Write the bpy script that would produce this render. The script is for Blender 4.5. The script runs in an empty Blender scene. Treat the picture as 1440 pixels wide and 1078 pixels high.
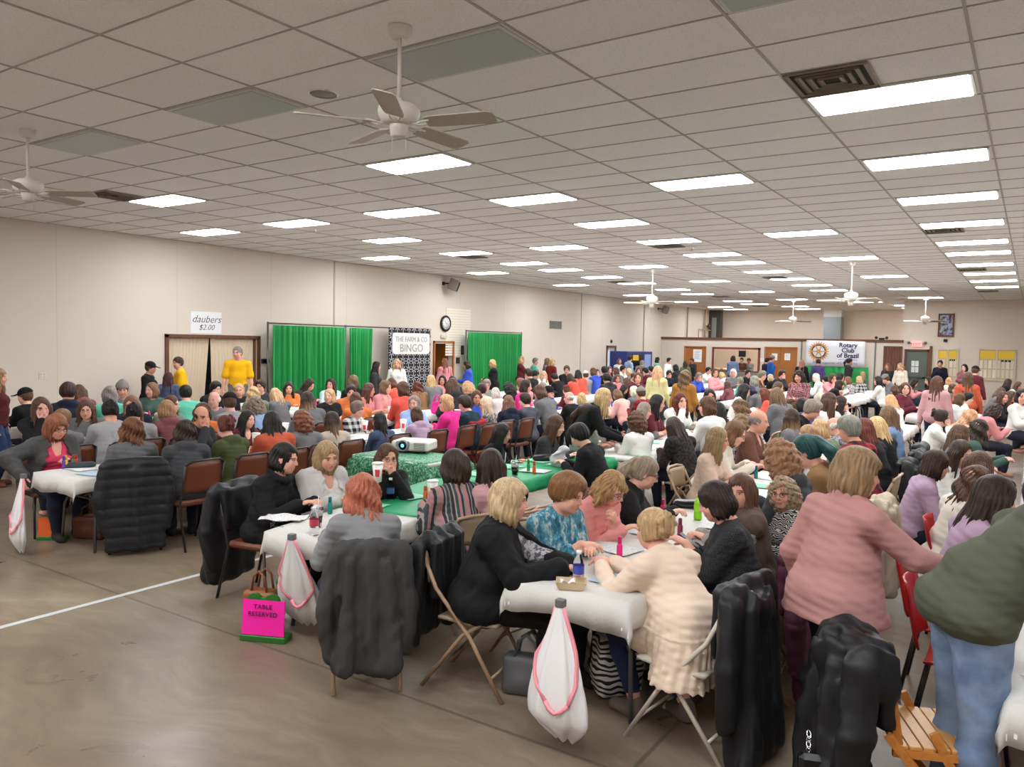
import bpy, math, random
import numpy as np
from mathutils import Matrix, Vector, Euler
sc = bpy.context.scene
COL = sc.collection
rng = random.Random(7)
# ---------------------------------------------------------------- camera, world, exposure
FOC = 1095.66                      # focal length in pixels of the 1440 px wide photograph
YAW, PITCH, ROLL = math.radians(33.7514), math.radians(-2.9959), math.radians(1.1436)
CAM = np.array([15.059, 0.0, 2.10])
CEIL = 4.11
_cy, _sy = math.cos(YAW), math.sin(YAW)
_fw = np.array([-_sy * math.cos(PITCH), _cy * math.cos(PITCH), math.sin(PITCH)])
_rt = np.array([_cy, _sy, 0.0])
_up = np.cross(_rt, _fw)
_r2 = math.cos(ROLL) * _rt + math.sin(ROLL) * _up
_u2 = -math.sin(ROLL) * _rt + math.cos(ROLL) * _up
cam_data = bpy.data.cameras.new('camera')
cam = bpy.data.objects.new('camera', cam_data)
COL.objects.link(cam)
cam_data.sensor_fit = 'HORIZONTAL'
cam_data.sensor_width = 36.0
cam_data.lens = FOC * 36.0 / 1440.0
cam_data.clip_start, cam_data.clip_end = 0.05, 200
cam.matrix_world = Matrix([[_r2[0], _u2[0], -_fw[0], CAM[0]], [_r2[1], _u2[1], -_fw[1], CAM[1]],
                           [_r2[2], _u2[2], -_fw[2], CAM[2]], [0, 0, 0, 1]])
sc.camera = cam
sc.view_settings.view_transform = 'Standard'
sc.view_settings.look = 'None'
sc.view_settings.gamma = 1.0
sc.view_settings.use_curve_mapping = False
sc.view_settings.exposure = 1.12
PANEL_POWER = 14.0                  # emission of a lit ceiling panel
world = bpy.data.worlds.new('world')
sc.world = world
world.use_nodes = True
world.node_tree.nodes['Background'].inputs[0].default_value = (0.9, 0.95, 1.0, 1)
world.node_tree.nodes['Background'].inputs[1].default_value = 0.35


def ray(px, py):
    """Direction in the world of the photograph's pixel (1440 x 1078 frame)."""
    return _r2 * ((px - 720) / FOC) + _u2 * ((539 - py) / FOC) + _fw


def at_z(px, py, z):
    d = ray(px, py)
    return CAM + d * ((z - CAM[2]) / d[2])


def at_x(px, py, x):
    d = ray(px, py)
    return CAM + d * ((x - CAM[0]) / d[0])


def at_y(px, py, y):
    d = ray(px, py)
    return CAM + d * ((y - CAM[1]) / d[1])


# ---------------------------------------------------------------- naming and linking
def tag(o, label=None, cat=None, group=None, kind=None):
    if label: o['label'] = label
    if cat: o['category'] = cat
    if group: o['group'] = group
    if kind: o['kind'] = kind
    return o


def empty(name, loc=(0, 0, 0), rz=0.0, label=None, cat=None, group=None):
    o = bpy.data.objects.new(name, None)
    o.empty_display_size = 0.1
    o.location = loc
    o.rotation_euler = (0, 0, rz)
    COL.objects.link(o)
    return tag(o, label, cat, group)


def link(name, me, parent=None, mats=(), color=None):
    o = bpy.data.objects.new(name, me)
    COL.objects.link(o)
    if parent is not None: o.parent = parent
    if mats and not me.materials:
        for m in mats: me.materials.append(m)
    if color is not None: o.color = (*color[:3], 1.0)
    return o


def copy_tree(o, parent=None, label=None, group=None):
    c = o.copy()
    COL.objects.link(c)
    if parent is not None:
        c.parent = parent
    for ch in list(o.children):
        copy_tree(ch, c)
    if label: c['label'] = label
    if group: c['group'] = group
    return c


# ---------------------------------------------------------------- materials
def srgb(r, g=None, b=None):
    if g is None: r, g, b = r
    return tuple(((v / 255.0) / 12.92 if v <= 10 else (((v / 255.0) + 0.055) / 1.055) ** 2.4) for v in (r, g, b))


_M = {}


def mat(name, color=(0.5, 0.5, 0.5), rough=0.6, metal=0.0, emit=0.0, alpha=1.0, trans=0.0, spec=0.4, sheen=0.0, objcol=False):
    if name in _M: return _M[name]
    m = bpy.data.materials.new(name)
    m.use_nodes = True
    b = m.node_tree.nodes['Principled BSDF']
    b.inputs['Base Color'].default_value = (*color, 1)
    b.inputs['Roughness'].default_value = rough
    b.inputs['Metallic'].default_value = metal
    b.inputs['Specular IOR Level'].default_value = spec
    b.inputs['Alpha'].default_value = alpha
    b.inputs['Transmission Weight'].default_value = trans
    if sheen:
        b.inputs['Sheen Weight'].default_value = sheen
    if emit:
        b.inputs['Emission Color'].default_value = (*color, 1)
        b.inputs['Emission Strength'].default_value = emit
    _M[name] = m
    return m


def nt(m):
    t = m.node_tree
    return t, t.nodes, t.links, t.nodes['Principled BSDF']


def node(t, typ, **kw):
    n = t.nodes.new(typ)
    for k, v in kw.items():
        if k.startswith('i_'):
            n.inputs[k[2:].replace('_', ' ')].default_value = v
        else:
            setattr(n, k, v)
    return n


def mix_rgb(t, fac, a, b, blend='MIX'):
    n = t.nodes.new('ShaderNodeMix')
    n.data_type = 'RGBA'
    n.blend_type = blend
    for s, v in ((n.inputs[0], fac), (n.inputs[6], a), (n.inputs[7], b)):
        if isinstance(v, (int, float)): s.default_value = v
        elif isinstance(v, (tuple, list)): s.default_value = (*v[:3], 1)
        else: t.links.new(v, s)
    return n.outputs[2]


def math_node(t, op, a, b=0.0, c=None):
    n = t.nodes.new('ShaderNodeMath')
    n.operation = op
    for i, v in enumerate((a, b) if c is None else (a, b, c)):
        if isinstance(v, (int, float)): n.inputs[i].default_value = v
        else: t.links.new(v, n.inputs[i])
    return n.outputs[0]


def ramp(t, fac, stops, interp='LINEAR'):
    n = t.nodes.new('ShaderNodeValToRGB')
    n.color_ramp.interpolation = interp
    e = n.color_ramp.elements
    while len(e) < len(stops): e.new(0.5)
    for i, (p, c) in enumerate(stops):
        e[i].position = p
        e[i].color = (*c[:3], 1)
    t.links.new(fac, n.inputs[0])
    return n.outputs[0]


def noise(t, vec, scale, detail=3.0, rough=0.5, out='Fac'):
    n = t.nodes.new('ShaderNodeTexNoise')
    n.inputs['Scale'].default_value = scale
    n.inputs['Detail'].default_value = detail
    n.inputs['Roughness'].default_value = rough
    if vec is not None: t.links.new(vec, n.inputs['Vector'])
    return n.outputs[out]


def coord(t, which='Object'):
    return t.nodes.new('ShaderNodeTexCoord').outputs[which]


def mapping(t, vec, scale=(1, 1, 1), rot=(0, 0, 0), loc=(0, 0, 0)):
    n = t.nodes.new('ShaderNodeMapping')
    n.inputs['Scale'].default_value = scale
    n.inputs['Rotation'].default_value = rot
    n.inputs['Location'].default_value = loc
    t.links.new(vec, n.inputs['Vector'])
    return n.outputs[0]


def bump(t, b, height, strength=0.3, dist=0.01):
    n = t.nodes.new('ShaderNodeBump')
    n.inputs['Strength'].default_value = strength
    n.inputs['Distance'].default_value = dist
    t.links.new(height, n.inputs['Height'])
    t.links.new(n.outputs[0], b.inputs['Normal'])


def object_color(t):
    return t.nodes.new('ShaderNodeObjectInfo').outputs['Color']


# ---------------------------------------------------------------- mesh helpers
def mesh_np(name, V, Q, mi=None, smooth=True, tint=None):
    """Mesh from an array of vertices and an array (or list) of faces with 3 or 4 corners."""
    V = np.asarray(V, np.float32)
    me = bpy.data.meshes.new(name)
    Q = np.asarray(Q, np.int32)
    n, k = Q.shape
    me.vertices.add(len(V))
    me.vertices.foreach_set('co', V.ravel())
    me.loops.add(n * k)
    me.loops.foreach_set('vertex_index', Q.ravel())
    me.polygons.add(n)
    me.polygons.foreach_set('loop_start', np.arange(n, dtype=np.int32) * k)
    if mi is not None: me.polygons.foreach_set('material_index', np.asarray(mi, np.int32))
    me.polygons.foreach_set('use_smooth', np.full(n, smooth))
    me.update(calc_edges=True)
    if tint is not None:
        a = me.color_attributes.new('tint', 'FLOAT_COLOR', 'POINT')
        a.data.foreach_set('color', np.concatenate([tint, np.ones((len(V), 1))], 1).astype(np.float32).ravel())
    return me


class MB:
    """Collects boxes, tubes and sheets and links them as one mesh."""
    def __init__(self):
        self.v, self.f, self.s = [], [], []

    def add(self, v, f, smooth=False, M=None):
        b = len(self.v)
        if M is not None: v = [tuple(M @ Vector(p)) for p in v]
        self.v += [tuple(p) for p in v]
        self.f += [tuple(b + i for i in q) for q in f]
        self.s += [smooth] * len(f)
        return self

    def box(self, lo, hi, M=None, bevel=0.0):
        x0, y0, z0 = lo
        x1, y1, z1 = hi
        if bevel:
            e = min(bevel, (x1 - x0) / 2.01, (y1 - y0) / 2.01, (z1 - z0) / 2.01)
            pts, idx = [], {}
            for a, X in enumerate((x0, x1)):
                for c, Y in enumerate((y0, y1)):
                    for d, Z in enumerate((z0, z1)):
                        sx, sy, sz = (e if a == 0 else -e), (e if c == 0 else -e), (e if d == 0 else -e)
                        for ax, p in enumerate(((X, Y + sy, Z + sz), (X + sx, Y, Z + sz), (X + sx, Y + sy, Z))):
                            idx[(a, c, d, ax)] = len(pts)
                            pts.append(p)
            F = []
            g = lambda a, c, d, ax: idx[(a, c, d, ax)]
            for a in (0, 1):
                q = [g(a, 0, 0, 0), g(a, 1, 0, 0), g(a, 1, 1, 0), g(a, 0, 1, 0)]
                F.append(q if a else q[::-1])
                q = [g(0, a, 0, 1), g(0, a, 1, 1), g(1, a, 1, 1), g(1, a, 0, 1)]
                F.append(q if a else q[::-1])
                q = [g(0, 0, a, 2), g(1, 0, a, 2), g(1, 1, a, 2), g(0, 1, a, 2)]
                F.append(q if a else q[::-1])
            for a in (0, 1):
                for c in (0, 1):
                    F.append([g(a, c, 0, 0), g(a, c, 1, 0), g(a, c, 1, 1), g(a, c, 0, 1)])
                    F.append([g(a, 0, c, 0), g(a, 1, c, 0), g(a, 1, c, 2), g(a, 0, c, 2)])
                    F.append([g(0, a, c, 1), g(1, a, c, 1), g(1, a, c, 2), g(0, a, c, 2)])
                    for d in (0, 1):
                        F.append([g(a, c, d, 0), g(a, c, d, 1), g(a, c, d, 2)])
            return self.add(pts, F, False, M)
        v = [(x, y, z) for x in (x0, x1) for y in (y0, y1) for z in (z0, z1)]
        f = [(0, 1, 3, 2), (4, 6, 7, 5), (0, 4, 5, 1), (2, 3, 7, 6), (0, 2, 6, 4), (1, 5, 7, 3)]
        return self.add(v, f, False, M)

    def tube(self, pts, r, n=8, cap=True, M=None, closed=False):
        P = [np.array(p, float) for p in pts]
        R = r if isinstance(r, (list, tuple)) else [r] * len(P)
        m = len(P)
        v, f = [], []
        prev = None
        for i in range(m):
            if closed:
                d = P[(i + 1) % m] - P[i - 1]
            else:
                d = P[min(i + 1, m - 1)] - P[max(i - 1, 0)]
            d = d / (np.linalg.norm(d) + 1e-9)
            a = prev if prev is not None else (np.array([0, 0, 1.0]) if abs(d[2]) < 0.9 else np.array([1.0, 0, 0]))
            a = a - d * a.dot(d)
            a /= np.linalg.norm(a) + 1e-9
            prev = a
            b = np.cross(d, a)
            for k in range(n):
                t = 2 * math.pi * k / n
                v.append(P[i] + (a * math.cos(t) + b * math.sin(t)) * R[i])
        for i in range(m if closed else m - 1):
            for k in range(n):
                j = (i + 1) % m
                f.append((i * n + k, i * n + (k + 1) % n, j * n + (k + 1) % n, j * n + k))
        if cap and not closed:
            f.append(tuple(range(n))[::-1])
            f.append(tuple((m - 1) * n + k for k in range(n)))
        return self.add(v, f, True, M)

    def lathe(self, prof, n=20, M=None, cap=True):
        v, f = [], []
        for r, z in prof:
            for k in range(n):
                t = 2 * math.pi * k / n
                v.append((r * math.cos(t), r * math.sin(t), z))
        for i in range(len(prof) - 1):
            for k in range(n):
                f.append((i * n + k, i * n + (k + 1) % n, (i + 1) * n + (k + 1) % n, (i + 1) * n + k))
        if cap:
            f.append(tuple(range(n))[::-1])
            f.append(tuple((len(prof) - 1) * n + k for k in range(n)))
        return self.add(v, f, True, M)

    def prism(self, poly, z0, z1, M=None):
        n = len(poly)
        v = [(x, y, z0) for x, y in poly] + [(x, y, z1) for x, y in poly]
        f = [tuple(range(n))[::-1], tuple(range(n, 2 * n))] + [(i, (i + 1) % n, n + (i + 1) % n, n + i) for i in range(n)]
        return self.add(v, f, False, M)

    def sheet(self, fn, nu, nv, thick=0.0, M=None, smooth=True):
        """fn(u,v) with u,v in 0..1 gives a point; with THICK a second side is added."""
        P = np.array([[fn(i / nu, j / nv) for j in range(nv + 1)] for i in range(nu + 1)], float)
        v = [tuple(p) for p in P.reshape(-1, 3)]
        w = nv + 1
        f = [(i * w + j, (i + 1) * w + j, (i + 1) * w + j + 1, i * w + j + 1) for i in range(nu) for j in range(nv)]
        if thick:
            du, dv = np.gradient(P, axis=0), np.gradient(P, axis=1)
            N = np.cross(du, dv)
            N /= np.linalg.norm(N, axis=2, keepdims=True) + 1e-9
            b = len(v)
            v += [tuple(p) for p in (P - N * thick).reshape(-1, 3)]
            f += [tuple(b + k for k in q[::-1]) for q in f[:nu * nv]]
            rim = [i * w for i in range(nu)] + [nu * w + j for j in range(nv)] + [i * w + nv for i in range(nu, 0, -1)] + [j for j in range(nv, 0, -1)]
            for k in range(len(rim)):
                a, c = rim[k], rim[(k + 1) % len(rim)]
                f.append((c, a, b + a, b + c))
        return self.add(v, f, smooth, M)

    def mesh(self, name):
        me = bpy.data.meshes.new(name)
        me.from_pydata(self.v, [], self.f)
        me.polygons.foreach_set('use_smooth', self.s)
        me.update()
        return me

    def build(self, name, material, parent=None, kind=None, color=None):
        o = link(name, self.mesh(name), parent, (material,), color)
        if kind: o['kind'] = kind
        return o


def T(x=0, y=0, z=0, rz=0, rx=0, ry=0):
    return Matrix.Translation((x, y, z)) @ Euler((rx, ry, rz)).to_matrix().to_4x4()


def R_px(P):
    """Pixel of the 1440 px wide photograph at which a point of the hall is seen."""
    v = np.array(P, float) - CAM
    return np.array([720 + FOC * v.dot(_r2) / v.dot(_fw), 539 - FOC * v.dot(_u2) / v.dot(_fw)])
# ---------------------------------------------------------------- smooth solids (distance fields meshed as surface nets)
def smin(a, b, k):
    if k <= 0: return np.minimum(a, b)
    h = np.clip(0.5 + 0.5 * (b - a) / k, 0, 1)
    return b * (1 - h) + a * h - k * h * (1 - h)


def cone(p, q, r1, r2):
    p, q = np.array(p, float), np.array(q, float)
    d = q - p
    L = max(d.dot(d), 1e-9)
    m = max(r1, r2)

    def f(x, y, z):
        t = np.clip(((x - p[0]) * d[0] + (y - p[1]) * d[1] + (z - p[2]) * d[2]) / L, 0, 1)
        return np.sqrt((x - p[0] - t * d[0]) ** 2 + (y - p[1] - t * d[1]) ** 2 + (z - p[2] - t * d[2]) ** 2) - (r1 + (r2 - r1) * t)
    return f, np.minimum(p, q) - m, np.maximum(p, q) + m


def ell(c, r, R=None):
    c, r = np.array(c, float), np.array(r, float)
    R = np.eye(3) if R is None else np.array(R, float)      # columns: the ellipsoid's own axes
    ext = np.sqrt(((R * r) ** 2).sum(1))

    def f(x, y, z):
        x, y, z = x - c[0], y - c[1], z - c[2]
        a = x * R[0, 0] + y * R[1, 0] + z * R[2, 0]
        b = x * R[0, 1] + y * R[1, 1] + z * R[2, 1]
        e = x * R[0, 2] + y * R[1, 2] + z * R[2, 2]
        k0 = np.sqrt((a / r[0]) ** 2 + (b / r[1]) ** 2 + (e / r[2]) ** 2)
        k1 = np.sqrt((a / r[0] ** 2) ** 2 + (b / r[1] ** 2) ** 2 + (e / r[2] ** 2) ** 2) + 1e-9
        return k0 * (k0 - 1) / k1
    return f, c - ext, c + ext


def rbox(c, h, rad, R=None):
    c, h = np.array(c, float), np.array(h, float) - rad
    R = np.eye(3) if R is None else np.array(R, float)
    ext = (np.abs(R) * (h + rad)).sum(1)

    def f(x, y, z):
        x, y, z = x - c[0], y - c[1], z - c[2]
        q = [np.abs(x * R[0, i] + y * R[1, i] + z * R[2, i]) - h[i] for i in range(3)]
        return np.sqrt(sum(np.maximum(v, 0) ** 2 for v in q)) + np.minimum(np.maximum(q[0], np.maximum(q[1], q[2])), 0) - rad
    return f, c - ext, c + ext


def half(n, d):
    """Everything on the far side of the plane n.p = d (for cutting)."""
    n = np.array(n, float)

    def f(x, y, z): return d - (x * n[0] + y * n[1] + z * n[2])
    return f, np.full(3, -9.0), np.full(3, 9.0)


class Solid:
    def __init__(self):
        self.ops = []

    def add(self, prim, k=0.02):
        self.ops.append(('u', prim, k))
        return self

    def cut(self, prim, k=0.01):
        self.ops.append(('s', prim, k))
        return self

    def mesh(self, h, disp=None):
        U = [o[1] for o in self.ops if o[0] == 'u']
        lo = np.min([u[1] for u in U], 0) - 0.03 - 2 * h
        hi = np.max([u[2] for u in U], 0) + 0.03 + 2 * h
        n = np.ceil((hi - lo) / h).astype(int) + 1
        ax = [lo[i] + h * np.arange(n[i]) for i in range(3)]
        D = np.full(n, 0.3, np.float32)
        for op, (f, a, b), k in self.ops:
            m = 0.03 + k + 2 * h
            s = [slice(max(0, int((a[i] - m - lo[i]) / h)), max(0, int((b[i] + m - lo[i]) / h) + 2)) for i in range(3)]
            x, y, z = ax[0][s[0]][:, None, None], ax[1][s[1]][None, :, None], ax[2][s[2]][None, None, :]
            if 0 in (x.size, y.size, z.size): continue
            d = f(x, y, z).astype(np.float32)
            D[s[0], s[1], s[2]] = smin(D[s[0], s[1], s[2]], d, k) if op == 'u' else -smin(-D[s[0], s[1], s[2]], d, k)
        if disp is not None:
            near = np.nonzero(np.abs(D) < 0.06)
            D[near] += disp(ax[0][near[0]], ax[1][near[1]], ax[2][near[2]]).astype(np.float32)
        return nets(D, lo, h)


def nets(D, lo, h):
    I = D < 0
    c = np.zeros(tuple(s - 1 for s in D.shape), np.uint8)
    corners = [(i, j, k) for i in (0, 1) for j in (0, 1) for k in (0, 1)]
    nx, ny, nz = c.shape
    for i, j, k in corners: c += I[i:i + nx, j:j + ny, k:k + nz]
    act = np.nonzero((c > 0) & (c < 8))
    N = len(act[0])
    idx = np.full(c.shape, -1, np.int32)
    idx[act] = np.arange(N)
    val = {q: D[act[0] + q[0], act[1] + q[1], act[2] + q[2]] for q in corners}
    S, W = np.zeros((N, 3)), np.zeros(N)
    for q in corners:
        for a in range(3):
            if q[a]: continue
            p = list(q)
            p[a] = 1
            v0, v1 = val[q], val[tuple(p)]
            m = (v0 < 0) != (v1 < 0)
            t = np.where(m, v0 / np.where(m, v0 - v1, 1), 0)
            for e in range(3): S[:, e] += m * (q[e] + (t if e == a else 0))
            W += m
    V = (np.stack(act, 1) + S / W[:, None]) * h + lo
    F = []
    for a in range(3):
        b, e = (a + 1) % 3, (a + 2) % 3
        A = np.moveaxis(I, (a, b, e), (0, 1, 2))
        X = np.moveaxis(idx, (a, b, e), (0, 1, 2))
        A0, A1 = A[:-1, 1:-1, 1:-1], A[1:, 1:-1, 1:-1]
        i, j, k = np.nonzero(A0 != A1)
        q = np.stack([X[i, j, k], X[i, j + 1, k], X[i, j + 1, k + 1], X[i, j, k + 1]], 1)
        flip = ~A0[i, j, k]
        q[flip] = q[flip][:, ::-1]
        F.append(q)
    return V, np.concatenate(F)


def wob(V3, amp, f, seed=0):
    """Smooth pseudo-random value for fabric folds: sums of sines along random directions."""
    r = np.random.RandomState(seed)
    x, y, z = V3
    o = 0
    for i in range(5):
        d = r.normal(size=3)
        d /= np.linalg.norm(d)
        o = o + np.sin((x * d[0] + y * d[1] + z * d[2]) * f * r.uniform(0.6, 1.5) + r.uniform(0, 6.3))
    return o * amp / 2.2


# ---------------------------------------------------------------- people
def rotm(yaw=0, pitch=0, roll=0):
    """Columns right, forward, up of a frame turned left by yaw, nodding down by pitch, tilting by roll (degrees)."""
    return np.array(Matrix.Rotation(math.radians(yaw), 3, 'Z') @ Matrix.Rotation(math.radians(-pitch), 3, 'X') @ Matrix.Rotation(math.radians(roll), 3, 'Y'))


def ik(S, Tg, a, b, hint):
    S, Tg = np.array(S, float), np.array(Tg, float)
    d = Tg - S
    L = np.linalg.norm(d)
    if L > (a + b) * 0.995:
        Tg = S + d / L * (a + b) * 0.995
        d = Tg - S
        L = np.linalg.norm(d)
    u = d / L
    x = (a * a - b * b + L * L) / (2 * L)
    hgt = math.sqrt(max(a * a - x * x, 0))
    n = np.array(hint, float)
    n = n - u * n.dot(u)
    n /= np.linalg.norm(n) + 1e-9
    return S + u * x + n * hgt, Tg


def hand(s, W, d, up, side, curl=(25, 25, 20), spread=0.012, sc_=1.0):
    """Palm, four fingers and a thumb rooted at wrist W; d: pointing direction, up: back of the hand."""
    W, d, up = np.array(W, float), np.array(d, float), np.array(up, float)
    d = d / np.linalg.norm(d)
    up = up - d * up.dot(d)
    up /= np.linalg.norm(up) + 1e-9
    ac = np.cross(d, up) * side           # towards the thumb
    q = sc_
    R = np.stack([ac, d, up], 1)
    s.add(ell(W + d * 0.047 * q, (0.039 * q, 0.056 * q, 0.0165 * q), R), 0.012)
    for i, (o, L) in enumerate(zip((0.029, 0.0098, -0.0098, -0.028), (0.070, 0.078, 0.073, 0.058))):
        p = W + d * (0.088 - 0.006 * (i in (0, 3)) - 0.004 * (i == 3)) * q + ac * o * q
        ang = 0.0
        fd = d + ac * o * spread * 60 * 0.16
        fd /= np.linalg.norm(fd)
        for j, (fr, c) in enumerate(zip((0.45, 0.30, 0.25), curl)):
            ang += math.radians(c + i * 2.0)
            v = fd * math.cos(ang) - up * math.sin(ang)
            e = p + v * L * fr * q
            s.add(cone(p, e, (0.0092 - 0.0008 * j) * q, (0.0086 - 0.0009 * j) * q), 0.003)
            p = e
    p = W + d * 0.022 * q + ac * 0.024 * q - up * 0.004
    v = d * 0.55 + ac * 0.75 - up * 0.28
    v /= np.linalg.norm(v)
    e = p + v * 0.040 * q
    s.add(cone(p, e, 0.0135 * q, 0.0105 * q), 0.008)
    v = d * 0.85 + ac * 0.30 - up * 0.35
    v /= np.linalg.norm(v)
    s.add(cone(e, e + v * 0.032 * q, 0.0105 * q, 0.0085 * q), 0.003)


def head_solid(s, c, R, fat=1.0, male=False):
    g = lambda p: c + R @ np.array(p, float)
    s.add(ell(g((0, -.012, .030)), (.074, .092, .086), R), 0.0)
    s.add(ell(g((0, .022, -.040)), (.058 * fat, .066, .080), R), 0.03)
    s.add(ell(g((0, .060, -.096)), (.024 * fat, .020, .018), R), 0.025)
    for x in (-1, 1):
        s.add(ell(g((x * .036 * fat, .058, -.036)), (.026, .026, .028), R), 0.025)
        s.add(ell(g((x * .038 * fat, .022, -.074)), (.018, .032, .022), R), 0.03)
        s.add(cone(g((x * .012, .083, .020)), g((x * .044, .070, .022)), .0095, .007), 0.012)
        s.add(ell(g((x * .0745, -.006, -.012)), (.010, .019, .030), R), 0.006)
        s.cut(ell(g((x * .031, .100, .001)), (.019, .018, .0135), R), 0.012)
        s.add(ell(g((x * .031, .0745, .000)), (.0140, .0130, .0115), R), 0.003)
    s.add(cone(g((0, .084, .010)), g((0, .103, -.028)), .0075, .0115), 0.010)
    for x in (-1, 1): s.add(ell(g((x * .011, .091, -.032)), (.009, .010, .008), R), 0.006)
    s.add(cone(g((-.016, .083, -.060)), g((.016, .083, -.060)), .0075, .0075), 0.008)
    s.add(cone(g((-.013, .0825, -.070)), g((.013, .0825, -.070)), .0085, .0085), 0.008)
    s.cut(cone(g((-.020, .0925, -.0650)), g((.020, .0925, -.0650)), .0022, .0022), 0.004)


def head_tint(V, c, R, brow=(.16, .10, .07), grey=False):
    p = (V - c) @ R
    x, y, z = np.abs(p[:, 0]), p[:, 1], p[:, 2]
    t = np.ones((len(V), 3))
    f = y > .045
    ch = f & (((x - .040) / .022) ** 2 + ((z + .038) / .022) ** 2 < 1)
    t[ch] *= (1.0, .86, .84)
    br = f & (np.abs(z - .0225 + .10 * np.maximum(x - .036, 0)) < .0036) & (x > .012) & (x < .050)
    t[br] = brow
    lp = (y > .072) & (((x) / .021) ** 2 + ((z + .0652) / .0095) ** 2 < 1)
    t[lp] *= (.82, .48, .46)
    e = (y > .062) & (((x - .031) / .0155) ** 2 + ((z - .0005) / .0085) ** 2 < 1)
    t[e] = (.95, .95, .95)
    ir = (y > .066) & (((x - .031) / .0062) ** 2 + (z / .0075) ** 2 < 1)
    t[ir] = (.10, .08, .06)
    li = (y > .060) & (np.abs(z - .0105 + 7 * (x - .031) ** 2) < .0032) & (np.abs(x - .031) < .018)
    t[li] = (.12, .09, .08)
    return t


SEAT = 0.46


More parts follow.
